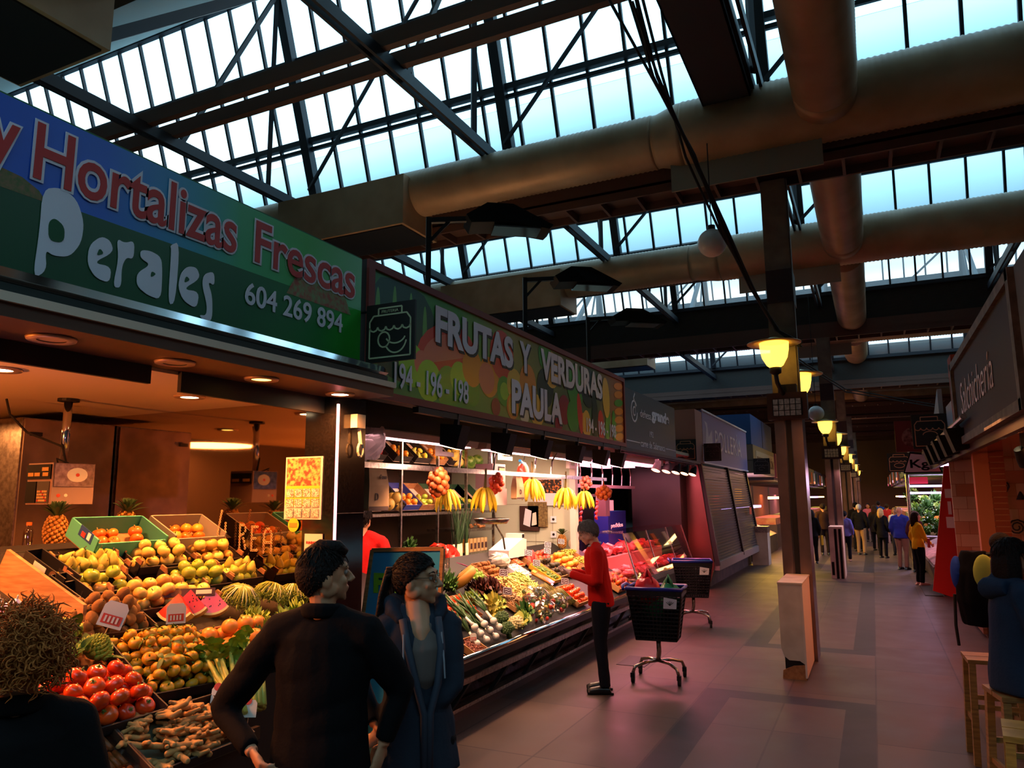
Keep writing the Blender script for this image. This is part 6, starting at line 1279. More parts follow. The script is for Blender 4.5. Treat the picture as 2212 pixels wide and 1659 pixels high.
# ---------------------------------------------------------------- right side stalls
t = thing('shop_sign', 'large framed chalkboard sign of the right stall with thin script lettering', 'sign', (1.25, 10, 2.72))
part(B().b2((1.2, 7.4, 2.78), (1.3, 12.5, 3.84)), 'board', mat('chalk_board', '#3a3038', .65, spec=.2), t)
part(B().b2((1.16, 7.3, 3.82), (1.32, 12.6, 3.92)).b2((1.16, 7.3, 2.7), (1.32, 12.6, 2.8)).b2((1.16, 12.48, 2.7), (1.32, 12.62, 3.92)).b2((1.16, 7.28, 2.7), (1.32, 7.42, 3.92)), 'frame', mat('grey_wood_frame', '#6a6058', .7, 0, '#4a423c', 8), t)
txt('Salchichería', (1.195, 11.85, 3.1), 3.0, .42, mat('chalk', '#e0d0dc', .7), t, 'R', -.012, shear=.25)
t = thing('shop_sign', 'dark framed board of the nearest right stall at the picture edge', 'sign', (1.25, 6, 2.8)); part(B().b2((1.2, 4.5, 2.75), (1.3, 7.2, 3.9)), 'board', mat('brown_board', '#3a2620', .6), t)
t = thing('stall_canopy', 'orange lit timber ceiling of the right stall', 'canopy', (2.5, 10, 2.7)); part(B().b2((1.3, 4.5, 2.66), (4.5, 19.9, 2.72)), 'ceiling_board', mat('shiny_ceiling', '#c87a4a', .15, .2), t); part(B().b2((1.25, 4.5, 2.6), (1.32, 19.9, 2.7)), 'edge_beam', mat('dark_beam', '#3a1e16', .5), t)
t = thing('brick_pier', 'short red brick pier between the chalkboard sign and the next stall', 'pier', (1.3, 12.9, 2.75)); part(B().b2((1.2, 12.7, 2.75), (1.7, 13.2, 4.1)), 'bricks', mat('red_brick', '#8a3a26', .8, 0, '#6a2a1c', 12, .2), t)
TER = mat('terracotta_wall', '#b8683c', .6)
n_ = TER.node_tree.nodes; ck = n_.new('ShaderNodeTexBrick'); ck.offset = .5; ck.inputs['Scale'].default_value = 1; ck.inputs['Brick Width'].default_value = .3; ck.inputs['Row Height'].default_value = .22; ck.inputs['Mortar Size'].default_value = .004
ck.inputs['Color1'].default_value = (*lin('#a86a44'), 1); ck.inputs['Color2'].default_value = (*lin('#c8b494'), 1); ck.inputs['Mortar'].default_value = (*lin('#8a5a3c'), 1)
mp_ = n_.new('ShaderNodeMapping'); mp_.inputs['Rotation'].default_value = (math.pi/2, 0, 0); tc_ = n_.new('ShaderNodeTexCoord'); TER.node_tree.links.new(tc_.outputs['Object'], mp_.inputs[0]); TER.node_tree.links.new(mp_.outputs[0], ck.inputs['Vector']); TER.node_tree.links.new(ck.outputs['Color'], n_['Principled BSDF'].inputs['Base Color'])
struct(B().b2((1.28, 15.5, 0), (4.5, 15.6, 2.66)), 'wall_tiled', TER)
struct(B().b2((4.5, 4.5, 0), (4.6, 19.9, 2.66)), 'wall_end', mat('end_brown', '#6a3a26', .7))
t = thing('brick_post', 'narrow brick strip post in front of the terracotta tiled wall', 'post', (1.6, 13.4, 0)); BRK = mat('brick_strip', '#9a4a30', .8)
b = B()
for i in range(30): b.b2((1.62, 13.3, .06+.087*i), (1.82, 13.5, .135+.087*i))
part(b, 'bricks', BRK, t); part(B().b2((1.63, 13.31, 0), (1.81, 13.49, 2.66)), 'mortar', mat('mortar', '#c8987a', .9), t); part(B().b2((1.42, 13.3, 0), (1.62, 13.5, 2.66)), 'plaster_post', mat('salmon', '#c87a58', .7), t)
t = thing('iron_ornament', 'black wrought iron scroll with bell on the tiled wall', 'ornament', (2.2, 15.45, 1.9)); WI = mat('wrought_iron', '#140c0a', .6)
part(B().tube([(2.05+.1*math.cos(a*.5)*(1-a*.03), 15.46, 2.15+.1*math.sin(a*.5)*(1-a*.03)) for a in range(18)], .012, 5).tube([(2.15, 15.46, 2.15), (2.0, 15.46, 1.9), (2.1, 15.46, 1.7), (2.05, 15.46, 1.5)], .014, 5), 'scroll', WI, t); part(B().lathe([(.07, -.08), (.04, 0), (.01, .06)], (2.3, 15.44, 2.0), 12), 'bell', WI, t)
part(B().tube([(2.2+.14*math.cos(a*.7)*(1-.04*a), 15.46, 1.45+.14*math.sin(a*.7)*(1-.04*a)) for a in range(20)], .012, 5), 'scroll', WI, t)
t = thing('wall_cross', 'dark wooden cross on the tiled wall right of the ironwork', 'cross', (2.75, 15.45, 1.95)); part(B().b2((2.72, 15.44, 1.78), (2.78, 15.49, 2.12)), 'upright', WI, t); part(B().b2((2.62, 15.44, 1.95), (2.88, 15.49, 2.01)), 'crossbar', WI, t)
t = thing('ham_counter', 'glass counter of the right stall lit orange from above', 'counter', (1.7, 9.5, 0)); part(B().b2((1.5, 5, 0), (2.6, 12.6, .95)), 'base', mat('counter_orange', '#6a2e20', .3), t)
part(B().poly([(1.48, 5, .95), (1.5, 5, .95), (1.75, 5, 1.3), (1.73, 5, 1.3)], (0, 7.6, 0)), 'glass', glass_mat('case_glass'), t); part(B().b2((1.72, 5, 1.29), (2.6, 12.6, 1.32)), 'top', mat('red_top', '#8a3a28', .25), t)
for i in range(12): part(B().b2((1.47, 8.2+.35*i, .9), (1.475, 8.45+.35*i, .97)), 'label_strip', mat('lime_label', '#c8d85a', .5), t)
for i in range(6):
    o = put(ks[i % 3], (2.1+.25*(i % 2), 8.6+.35*i, 1.42+.07*(i % 2)), (.1, .1, i), 'cured ham piece on top of the right glass counter', 'ham', 'ham pieces on the right counter', 1.5)
lamp('AREA', (2.3, 9, 2.6), 120, '#ffa060', 1.2, (2.0, 9, 0), sy=6); lamp('SPOT', (1.15, 11.3, 2.55), 120, '#ff5a30', .08, (.1, 10.2, 0), 120, 1); lamp('SPOT', (1.25, 13.5, 2.6), 80, '#ff6a48', .08, (.3, 14.5, 0), 110, 1)
t = thing('spot_lamp', 'black spot lamp glowing white under the right stall ceiling', 'lamp', (1.5, 9.6, 2.4)); M = Euler((.5, -.5, 0)).to_matrix(); B().b2((-.02, -.02, .05), (.02, .02, .26)).obj('stem', DKM, t); B().lathe([(.05, .12), (.08, 0), (.09, -.08)], at=M, n=16, cap=False).obj('shade', BLK, t, True); B().lathe([(.001, -.02), (.085, -.07)], at=M, n=16).obj('lit_face', BULB, t)
t = thing('floodlight_bar', 'steel bar carrying a row of black floodlights at the right stall', 'lamp', (1.1, 14, 2.95)); part(B().tube([(1.12, 11.0, 3.0), (1.12, 19.5, 2.96)], .04, 10), 'bar', STEEL, t); part(B().bar((1.12, 12, 2.98), (1.3, 12, 2.75), .04, .04), 'bracket', DKM, t)
for i in range(5): part(B().poly([(.98, 11.9+1.3*i, 2.93), (1.22, 11.9+1.3*i, 2.93), (1.3, 11.9+1.3*i, 2.66), (1.08, 11.9+1.3*i, 2.6)], (0, .42, 0)), 'floodlight_head', BLK, t)
t = thing('slat_front', 'weathered wooden slat front at the foot of the right stall', 'panel', (1.3, 13.6, 0)); part(B().b2((1.32, 12.7, 0), (1.36, 15.4, .85)), 'back_board', mat('dark_slat', '#3a2018', .7), t)
for i in range(7): part(B().b2((1.27, 12.7, .05+.115*i), (1.32, 15.4, .13+.115*i)), 'slat', mat('slat_wood', '#7a4a3a', .6, 0, '#5a3226', 8, kind='wood'), t)
t = thing('red_end_panel', 'tall slanted red end panel of the stall with notices', 'panel', (1.6, 17.6, 0)); REDPAN = mat('red_panel', '#c81c14', .4)
part(B().poly([(.95, 17.5, .1), (1.25, 17.5, 0), (2.6, 17.5, 0), (2.6, 17.5, 2.6), (1.35, 17.5, 2.6)], (0, .06, 0)), 'panel', REDPAN, t)
for x, z, w, h in ((1.32, 1.95, .16, .18), (1.3, 1.35, .2, .22), (1.35, 1.62, .06, .26), (1.46, 1.62, .06, .26)): part(B().b2((x, 17.49, z), (x+w, 17.5, z+h)), 'notice', mat('paper'), t)
part(B().b2((1.62, 17.485, 1.2), (1.86, 17.5, 2.4)), 'black_banner', BLK, t); txt('TO', (1.66, 17.48, 2.22), .16, .1, mat('tag_yel', '#f0c828'), t, 'F', .02)
for i in range(8): part(B().b2((1.66, 17.48, 1.3+.1*i), (1.82, 17.484, 1.35+.1*i)), 'banner_mark', mat('orange_print'), t)
t = thing('weight_sign', 'white weight shaped sign reading Kg over the right aisle', 'sign', (1.05, 19.8, 2.75)); part(B().poly([(.68, 19.8, 2.52), (1.5, 19.8, 2.52), (1.35, 19.8, 2.95), (.85, 19.8, 3.02)], (0, .06, 0)), 'border', BLK, t); part(B().poly([(.72, 19.795, 2.55), (1.46, 19.795, 2.55), (1.32, 19.795, 2.92), (.87, 19.795, 2.98)], (0, .004, 0)), 'face', LIL, t); txt('Kg', (.84, 19.79, 2.58), .4, .26, BLK, t, 'F', .02); part(B().bar((1.4, 19.85, 2.9), (1.4, 19.85, 3.6), .03, .03, up=(0, 1, 0)), 'hanger', DKM, t)
t = thing('square_sign', 'red square sign with a pale round emblem over the right aisle', 'sign', (.9, 18.9, 3.3)); part(B().b2((.55, 18.9, 2.98), (1.25, 18.94, 3.68)), 'plate', mat('red_plate', '#7a1c1a', .5), t); part(B().cyl((.9, 18.895, 3.3), (.9, 18.89, 3.3), .22, 24), 'emblem', mat('emblem_pale', '#a86a60', .6, col2='#5a1614', scale=12), t); part(B().b2((1.2, 18.95, 3.5), (2.2, 18.98, 3.53)), 'bracket', DKM, t)
icon_plate(1.1, 16.6, 3.25, .62, .68, ([((0, -.1), .2, .1, 0, 3.14)], ROSE), 'black plate with pink stall drawing before the red square sign', wall=1.4)
icon_plate(.75, 24.15, 2.95, .6, .55, ([((0, -.15), .22, .12, 0, 6.283)], ROSE), 'small black plate with pink stall drawing farther down the right side', wall=1.4)
t = thing('shop_sign', 'white pointed side of a tilted sign above the right stalls', 'sign', (1.3, 17.5, 3.2)); part(B().poly([(1.3, 16.8, 3.0), (1.3, 20.4, 3.0), (1.3, 16.8, 4.1)], (.08, 0, 0)), 'panel', mat('pale_sign', '#aab4c0', .5), t)
t = thing('shop_sign', 'pale sign with dark letters behind the brick pier', 'sign', (1.4, 14.8, 3.2)); part(B().b2((1.4, 13.3, 2.75), (1.48, 16.5, 3.7)), 'panel', mat('pale_sign'), t)
t = thing('produce_stall', 'violet lit produce stall with green vegetables behind the shoppers', 'stall', (1.6, 27, 0)); VT = mat('violet_tube')
part(B().b2((.95, 24.2, 0), (2.6, 29.5, .85)), 'counter', mat('far_counter'), t); part(B().b2((.9, 24.2, 2.6), (3.5, 29.5, 2.75)), 'roof', mat('roof_green', '#5a7a4a', .6), t); part(B().b2((3.4, 24.2, 0), (3.5, 29.5, 2.6)), 'back', mat('green_back', '#a8c888', .6), t)
for z in (2.05, 2.25): part(B().b2((1.0, 25.2, z), (2.6, 25.26, z+.06)), 'tube', VT, t)
part(B().tube([(.92, 24.3, 0), (.92, 24.3, 2.6)], .05, 10), 'post', STEEL, t); part(B().b2((1.0, 25.3, 2.35), (1.5, 25.34, 2.55)), 'red_display', mat('led_red', '#a02030', .4, es=.8), t)
for i in range(26): o = put(K['lettuce'] if i % 2 else K['chard'], (1.15+.3*(i % 5), 25.3+.35*(i//5), .95+.22*(i//5)), (-.6, 0, i), 'green vegetable heaped in the violet lit stall', 'vegetable', 'greens in the violet lit stall', 1.5)
lamp('AREA', (1.8, 26, 2.5), 200, '#e8c8ff', 1.2, (1.6, 25.6, .5), sy=2)
t = thing('fish_counter', 'sloping bed of pale pink fish at the red ended stall', 'counter', (1.4, 19, 0)); part(B().poly([(1.0, 17.6, .55), (2.2, 17.6, 1.15), (2.2, 17.6, 0), (1.15, 17.6, 0)], (0, 6.3, 0)), 'base', mat('stone_plinth'), t); part(B().poly([(1.02, 17.65, .57), (2.2, 17.65, 1.17), (2.2, 17.65, 1.2), (1.02, 17.65, .6)], (0, 6.2, 0)), 'ice_bed', mat('ice_pink', '#c89aa0', .4, col2='#7a5a64', scale=9, bump=.6), t)
lamp('AREA', (1.7, 20.5, 2.5), 130, '#ffb0b8', .8, (1.5, 20.5, 0), sy=5)
o = B().b2((.8, 17.45, 0), (1.12, 19.6, .012)).obj('drain_mat', mat('drain_dark', '#141216', .6)); tag(o, 'dark floor mat at the foot of the fish counter', 'mat')
o = B().b2((-2.95, 8.95, 0), (-2.6, 9.5, .006)).obj('floor_grate', mat('drain_dark')); tag(o, 'dark floor grate beside the man in red', 'grate')
# ---------------------------------------------------------------- people
SKIN = mat('skin', '#c08a68', .5, col2='#b07a5a', scale=6)
SKT = mat('skin_tan', '#b88460', .5)
SKIN2 = mat('skin_fair', '#d0a088', .5)
def hand(b, w, d, pn, k=1., curl=.6, ts=1):
    """palm, four jointed fingers and a thumb from the side of the palm"""
    w = V(w); d = V(d).normalized(); pn = V(pn); pn = (pn-d*pn.dot(d)).normalized(); s = d.cross(pn)*ts
    b.tube([w-d*.03*k, w+d*.02*k, w+d*.06*k, w+d*.092*k], [.024*k, .031*k, .038*k, .034*k], 10, up=pn, flat=.48)
    for i, (o, L) in enumerate(((.027, .07), (.009, .08), (-.009, .075), (-.026, .06))):
        p = w+d*.085*k+s*o*k; a = curl*(.8+.12*i); pts = [p-d*.02*k, p]; dd = d.copy()
        for j, f in enumerate((.45, .32, .23)):
            dd = (dd*math.cos(a*(.7, 1.1, .8)[j])+pn*math.sin(a*(.7, 1.1, .8)[j])).normalized(); p = p+dd*L*f*k; pts.append(p); 
        b.tube(pts, [.0095*k, .0095*k, .0085*k, .008*k, .006*k], 7)
    p = w+d*.025*k+s*.028*k; q = p+(d*.6+s*.75+pn*.25).normalized()*.035*k; r = q+(d*.85+s*.2+pn*.45).normalized()*.03*k; b.tube([w+d*.012*k+s*.012*k, p, q, r, r+(d*.8+pn*.6)*.018*k], [.013*k, .013*k, .011*k, .0095*k, .007*k], 8)
def figure(label, loc, fwd, H=1.72, top='#303030', bot='#22222a', shoe='#141212', hair='#181210', style='short', hy=0., hp=0., L=None, Rr=None, world=False, lean=0., hem=.86, skin=None, vox=.009, fem=False, bare=False, seat=None, cloth=None, head_at=None, stride=.0, kids=None, bulk=1.):
    t = thing('person', label, 'person', loc); yaw = math.atan2(-fwd[0], fwd[1]); t.rotation_euler = (0, 0, yaw); k = H/1.75; RZ = Matrix.Rotation(yaw, 3, 'Z'); inv = RZ.transposed()
    P = lambda x, y, z: V((x*k, (y+lean*max(0, z-.95))*k, z*k))
    if seat: dz = seat-.83*k; Q = lambda x, y, z: P(x, y, z)+V((0, 0, dz))
    else: Q = P
    sk = skin or SKIN; tm = mat('cloth_'+top, top, .9, bump=.15, scale=60, spec=.12) if cloth is None else cloth; bm_ = mat('cloth_'+bot, bot, .9, bump=.1, scale=60, spec=.12); sw = .165 if fem else .19
    arms = []
    for s, a in ((-1, L), (1, Rr)):
        sh = Q(s*sw, -.01, 1.395)
        if a is None: el, wr = Q(s*(sw+.07), -.05, 1.13), Q(s*(sw+.06), .08, .9)
        elif world: el, wr = inv@(V(a[0])-V(loc)), inv@(V(a[1])-V(loc))
        else: el, wr = Q(*a[0]), Q(*a[1])
        arms.append((s, sh, el, wr, None if a is None or len(a) < 3 else V(a[2])))
    hd = Q(0, .0, 1.515); Mh = (Matrix.Rotation(math.radians(hy), 3, 'Z')@Matrix.Rotation(math.radians(hp), 3, 'X')); h_ = lambda x, y, z: hd+Mh@(V((x, y, z-1.54))*k)
    b = B(); hs = lambda p, r: b.sph(h_(*p), tuple(q*k for q in r), 14, 10, at=Mh)
    hs((0, -.008, 1.66), (.074, .094, .093)); hs((0, .035, 1.61), (.058, .058, .062)); hs((0, .06, 1.572), (.034, .03, .024)); hs((0, .078, 1.556), (.018, .014, .014)); hs((0, .07, 1.692), (.056, .024, .02))
    for s in (-1, 1): hs((s*.034, .064, 1.63), (.024, .022, .022)); hs((s*.077, -.012, 1.64), (.011, .024, .034)); hs((s*.062, .0, 1.6), (.014, .04, .03)); hs((s*.03, .083, 1.682), (.02, .012, .008))
    b.tube([h_(0, .088, 1.674), h_(0, .106, 1.652), h_(0, .12, 1.632), h_(0, .106, 1.622)], [.009*k, .011*k, .014*k, .01*k], 8)
    for s in (-1, 1): hs((s*.011, .104, 1.627), (.009, .011, .008))
    hs((0, .093, 1.6), (.02, .01, .0065)); hs((0, .09, 1.589), (.018, .01, .0075))
    b.tube([Q(0, -.02, 1.4), Q(0, -.015, 1.49), h_(0, -.012, 1.6)], [.07*k, .052*k, .056*k], 12)
    b.tube([Q(0, 0, .92), Q(0, 0, 1.1), Q(0, 0, 1.3), Q(0, -.01, 1.42), Q(0, -.015, 1.47)], [.1*k, .09*k, .1*k, .09*k, .055*k], 12, up=(1, 0, 0), flat=1.45)
    if seat: hipz = [Q(s*.09, .0, .9) for s in (-1, 1)]; kn = [V((s*.12*k, .44*k, seat+.06)) for s in (-1, 1)]; an = [V((s*.12*k, .40*k, .32)) for s in (-1, 1)]
    else: hipz = [P(s*.09, 0, .92) for s in (-1, 1)]; kn = [V((s*.095*k, (.02+s*stride*.6)*k, .5*k)) for s in (-1, 1)]; an = [V((s*.095*k, (-.02+s*stride)*k, .09*k)) for s in (-1, 1)]
    for h0, k0, a0 in zip(hipz, kn, an): b.tube([h0, k0, a0], [.075*k, .045*k, .032*k], 8)
    for s, sh, el, wr, pn in arms:
        b.tube([Q(s*.1, -.01, 1.4), sh, el, wr], [.05*k, .05*k, .037*k, .026*k], 10); hand(b, wr, wr-el+V((0, .0, -.02)), pn if pn else V((-s, .3, 0)), k*.97, .55, ts=s if not pn else s)
    blend_mesh(b, 'body', sk, t, vox, 3)
    for s in (-1, 1):
        if vox < .012:
            B().sph(h_(s*.031, .079, 1.664), .0098*k, 10, 8).obj('eye', mat('eye_white', '#9a8e84', .5, spec=.2), t, True); B().sph(h_(s*.032, .0865, 1.664), .0042*k, 8, 6).obj('iris', mat('iris', '#1a100c', .2), t, True)
            B().tube([h_(s*.014, .093, 1.688), h_(s*.032, .09, 1.694), h_(s*.052, .076, 1.688)], [.003*k, .004*k, .002*k], 5).obj('eyebrow', mat('hair_'+hair, hair, .6, bump=.5, scale=90, spec=.12), t, True)
    # top
    c = B(); w = 1.0*bulk; c.tube([Q(0, 0, hem), Q(0, 0, hem+.12), Q(0, .0, 1.12), Q(0, .005, 1.28), Q(0, -.005, 1.4), Q(0, -.012, 1.465)], [.135*k*w, .13*k*w, (.108 if fem else .12)*k*w, .128*k*w, .112*k*w, .08*k], 16, up=(1, 0, 0), flat=1.42)
    for s in (-1, 1): c.tube([Q(s*.03, -.025, 1.485), Q(s*.09, -.02, 1.445), Q(s*sw, -.01, 1.4)], [.05*k, .062*k, .07*k*w], 12)
    for s, sh, el, wr, pn in arms:
        e2 = el.lerp(wr, .12); end = el.lerp(wr, .93) if not bare else sh.lerp(el, .75)
        pts = [Q(s*.08, -.01, 1.38), sh, sh.lerp(el, .55), el, e2, end] if not bare else [Q(s*.08, -.01, 1.4), sh, end]
        c.tube(pts, [.075*k, .072*k*w, .064*k*w, .056*k*w, .054*k, .042*k] if not bare else [.075*k, .07*k, .066*k], 12)
    blend_mesh(c, 'top', tm, t, max(vox, .009)*1.15, 9 if vox < .012 else 4, .007*k, 14, seed=int(H*100))
    # trousers and shoes
    c = B(); c.tube([Q(0, 0, .96), Q(0, 0, .92), Q(0, 0, .86)], [.1*k, .118*k, .108*k], 14, up=(1, 0, 0), flat=1.4)
    for h0, k0, a0 in zip(hipz, kn, an): c.tube([h0, h0.lerp(k0, .3), k0, k0.lerp(a0, .6), a0+V((0, 0, -.02*k))], [.105*k, .1*k, .066*k, .058*k, .056*k], 12)
    blend_mesh(c, 'trousers', bm_, t, max(vox, .01)*1.15, 3, .005*k, 12, seed=5)
    for s, a0 in zip((-1, 1), an): blend_mesh(B().tube([a0+V((0, -.05, -.05))*k, a0+V((0, .06, -.05))*k, a0+V((0, .15, -.062))*k, a0+V((0, .19, -.066))*k], [.042*k, .044*k, .038*k, .022*k], 10).b2(a0+V((-.038, -.085, -.088))*k, a0+V((.038, .185, -.066))*k), 'shoe', mat('shoe_'+shoe, shoe, .3), t, max(vox, .009), 2)
    # hair
    hm = mat('hair_'+hair, hair, .6, bump=.5, scale=90, spec=.12); g = random.Random(int(H*1000))
    if style in ('short', 'tail', 'bob', 'quiff'):
        low = {'short': 1.58, 'quiff': 1.575, 'tail': 1.585, 'bob': 1.56}[style]; cen = []
        full = B().sph((0, 0, 0), (1, 1, 1), 60, 44); o = B(); o.v = [tuple(h_(v[0]*(.083 if style != 'quiff' else .079)+g.uniform(-.0015, .0015)+.0012*math.sin(v[1]*40+v[2]*9), v[1]*.104-.012, v[2]*(.106 if v[2] > 0 else .1)+1.668+g.uniform(-.0015, .0015))) for v in full.v]
        for f in full.f:
            y = sum(full.v[i][1] for i in f)/len(f)*.104-.012; z = sum(full.v[i][2] for i in f)/len(f)*.106+1.668
            if z > (1.702+.85*(y-.05) if y > -.022 or style == 'quiff' and y > -.035 else 1.641+1.3*(y+.022)) and z > low: o.f.append(f); o.mi.append(0); cen.append(V((sum(full.v[i][0] for i in f)/len(f)*.083, y, z)))
        ho = o.obj('hair', hm, t, True); bake(ho, [('SOLIDIFY', dict(thickness=.008*k, offset=1))])
        if vox < .012:
            c = B()
            for i in range(420 if style != 'quiff' else 300):
                q = g.choice(cen); n = V((q.x/.083**2, (q.y+.012)/.104**2, (q.z-1.668)/.103**2)).normalized(); d = V((q.x, q.y+.03, 0)); d = (d.normalized() if d.length > .005 else V((0, 1, 0)))*(.5 if style != 'tail' else 0)+V((0, -.9 if style == 'tail' else 0, -1 if style != 'tail' else .2))+V((g.gauss(0, .3), g.gauss(0, .3), 0)); d = (d-n*d.dot(n)).normalized()
                sl = .35 if style == 'quiff' and q.z < 1.73 else 1; c.tube([h_(*(q+n*.004)), h_(*(q+d*.02*sl+n*(.004+.005*sl))), h_(*(q+d*.045*sl+n*.003))], [.0035*k, .003*k, .001*k], 4)
            c.obj('hair_strands', hm, t, True)
        if style == 'quiff': B().tube([h_(-.05, -.06, 1.75), h_(0, -.02, 1.772), h_(.03, .05, 1.765), h_(.03, .085, 1.745)], [.02*k, .034*k, .032*k, .014*k], 10).tube([h_(.02, -.05, 1.75), h_(-.03, .02, 1.77), h_(-.02, .08, 1.745)], [.02*k, .03*k, .012*k], 10).obj('hair_top', hm, t, True)
        if style == 'tail':
            c = B()
            for i in range(60): dx, dy = g.gauss(0, .018), g.gauss(0, .014); c.tube([h_(dx*.5, -.1, 1.69+dy*.5), h_(dx*1.2, -.145, 1.68+dy), h_(dx*2.2, -.155, 1.6+dy), h_(dx*2.8, -.13-abs(dx), 1.5+dy*2), h_(dx*2.2, -.12, 1.42+g.uniform(-.03, .02))], [.012*k, .012*k, .011*k, .009*k, .002*k], 5)
            c.obj('ponytail', hm, t, True)
        if style == 'bob':
            c = B()
            for i in range(46): q = math.pi*(1.0+1.0*i/45); x, y = .085*math.cos(q), .1*math.sin(q)-.005; c.tube([h_(x*.9, y*.9, 1.71), h_(x*1.08, y*1.1, 1.62), h_(x*1.15, y*1.15, 1.54), h_(x*1.0, y*1.15, 1.44+g.uniform(-.03, .03))], [.016*k, .018*k, .016*k, .004*k], 5)
            c.obj('hair_lengths', hm, t, True)
    if style == 'curly':
        c = B().sph(h_(0, -.015, 1.67), (.098*k, .113*k, .113*k), 18, 12)
        for i in range(900):
            z = 1-1.6*(i+.5)/900; q = i*2.39996; s = math.sqrt(max(0, 1-z*z)); n = V((s*math.cos(q), s*math.sin(q), z))
            if n.y > .7 and n.z < .35: continue
            p = V((n.x*.1, n.y*.115-.015, n.z*.115+1.67)); ax = (n*g.uniform(.3, .9)+V((g.gauss(0, .3), g.gauss(0, .3), -g.uniform(.2, .8)*(1-max(0, z)*.7)))).normalized(); a = ax.orthogonal().normalized(); d = ax.cross(a); ln = g.uniform(.04, .085); r0 = g.uniform(.006, .014); ph = g.random()*6; tw = g.uniform(6, 12)
            c.tube([h_(*(p+ax*ln*f+a*r0*math.cos(ph+tw*f)*(.3+f)+d*r0*math.sin(ph+tw*f)*(.3+f))) for f in [j/10 for j in range(11)]], [.0026*k]*8+[.0022*k, .0016*k, .0006*k], 4)
        c.obj('curly_hair', hm, t, True)
    t['_'] = 0; del t['_']
    if kids: kids(t, Q, h_, k, arms, tm)
    return t
# man in black with his back to us
def collar(t, Q, h_, k, arms, tm):
    c = B(); 
    for i in range(2): c.tube([Q(.075*math.cos(a*.3927), .07*math.sin(a*.3927)-.015, 1.475+.02*i+.012*math.sin(a*.3927)*-1) for a in range(17)], .022*k, 8, cap=False)
    blend_mesh(c, 'collar', tm, t, .009, 3)
figure('man in a black jacket seen from behind, elbows out, looking to the right', (-2.16, 2.6, 0), (-.3, .95), 1.8, '#0c0b0d', '#0b0b0d', style='quiff', hy=-52, hp=2, world=True, L=((-2.62, 2.5, 1.1), (-2.36, 2.42, .98)), Rr=((-1.88, 2.78, 1.2), (-1.93, 2.72, .98)), hem=.8, vox=.0065, kids=collar, bulk=1.12, skin=mat('skin_tan', '#b88460', .5))
# woman in the dark blue parka
def parka(t, Q, h_, k, arms, tm):
    blend_mesh(B().tube([Q(-.005, .045, 1.425), Q(-.015, .082, 1.32), Q(-.02, .078, 1.2), Q(-.02, .06, 1.1)], [.055*k, .066*k, .056*k, .02*k], 14, up=(1, 0, 0), flat=1.3), 'grey_shirt', mat('grey_shirt', '#6a5e58', .9, spec=.1), t, .009, 4, .005, 16)
    blend_mesh(B().tube([h_(0, .0, 1.56), Q(0, .03, 1.45), Q(0, .085, 1.39), Q(0, .118, 1.352)], [.05*k, .058*k, .046*k, .02*k], 12, up=(1, 0, 0), flat=1.1), 'neckline', SKT, t, .008, 3)
    c = B()
    for i in range(3): c.tube([Q((.1+.012*i)*math.cos(a*.3927), (.1+.01*i)*math.sin(a*.3927)-.03, 1.465+.03*i-.11*max(0, math.sin(a*.3927))) for a in range(-10, 3)], [.02*k]+[.034*k]*11+[.02*k], 8)
    c.tube([Q(-.12, .02, 1.47), Q(-.11, -.06, 1.5), Q(0, -.14, 1.42), Q(.11, -.06, 1.5), Q(.12, .02, 1.47)], [.035*k, .06*k, .06*k, .06*k, .035*k], 10); blend_mesh(c, 'hood', tm, t, .01, 3, .004, 20)
    for s in (-1, 1):
        B().tube([Q(s*.085, .075, 1.46), Q(s*.078-.01, .125, 1.33), Q(s*.05-.02, .14, 1.18), Q(s*.014-.02, .14, 1.05), Q(s*.012-.015, .17, .8)], [.018*k, .02*k, .018*k, .018*k, .016*k], 8).obj('zip_edge', mat('parka_edge', '#2c3442', .7), t, True)
        B().tube([Q(s*.09, .12, 1.4), Q(s*.095, .15, 1.28), Q(s*.1, .15, 1.2)], .004*k, 5).obj('drawstring', mat('cord_grey', '#8a9098', .7), t)
    sk_ = B().tube([Q(0, 0, .78), Q(0, 0, .86), Q(0, 0, 1.05)], [.165*k, .155*k, .122*k], 16, up=(1, 0, 0), flat=1.3); blend_mesh(sk_, 'parka_skirt', tm, t, .011, 3, .008, 16)
    g = B()
    for s in (-1, 1): g.tube([h_(s*.031+.022*math.cos(a*.5236), .1-.004*abs(math.cos(a*.5236)), 1.664+.019*math.sin(a*.5236)) for a in range(13)], .0016, 5, cap=False); g.tube([h_(s*.053, .095, 1.668), h_(s*.074, .03, 1.668), h_(s*.078, -.01, 1.662)], .0016, 5)
    g.tube([h_(-.01, .104, 1.667), h_(.01, .104, 1.667)], .0016, 5); g.obj('glasses', mat('glasses_metal', '#5a4a3c', .3, .8), t)
    s, shd, el, wr, pn = arms[0]; B().sph(el.lerp(wr, .86)+V((-.04, .02, 0)), .009, 8, 6).obj('cuff_button', mat('brass', '#b8864a', .3, .9), t)
figure('woman with ponytail and glasses in a dark blue parka looking right', (-1.99, 3.06, 0), (.72, -.69), 1.74, '#2a303b', '#0d0d11', style='tail', hy=58, hp=0, world=True, L=((-1.83, 3.12, 1.13), (-2.06, 2.93, .97)), Rr=((-2.28, 2.98, 1.18), (-2.12, 2.93, .98)), hem=.86, vox=.0065, kids=parka, fem=True, skin=mat('skin_tan'))
t = thing('paper_tissue', 'crumpled white tissue at the hip of the woman in the parka', 'tissue', (-2.02, 2.93, .86)); o = B().sph((0, 0, 0), (.045, .02, .03), 10, 7); o.v = [tuple(np.array(v)*(1+.3*math.sin(i*2.3))) for i, v in enumerate(o.v)]; o.obj('tissue', mat('tissue_white', '#c8d0e8', .8), t)
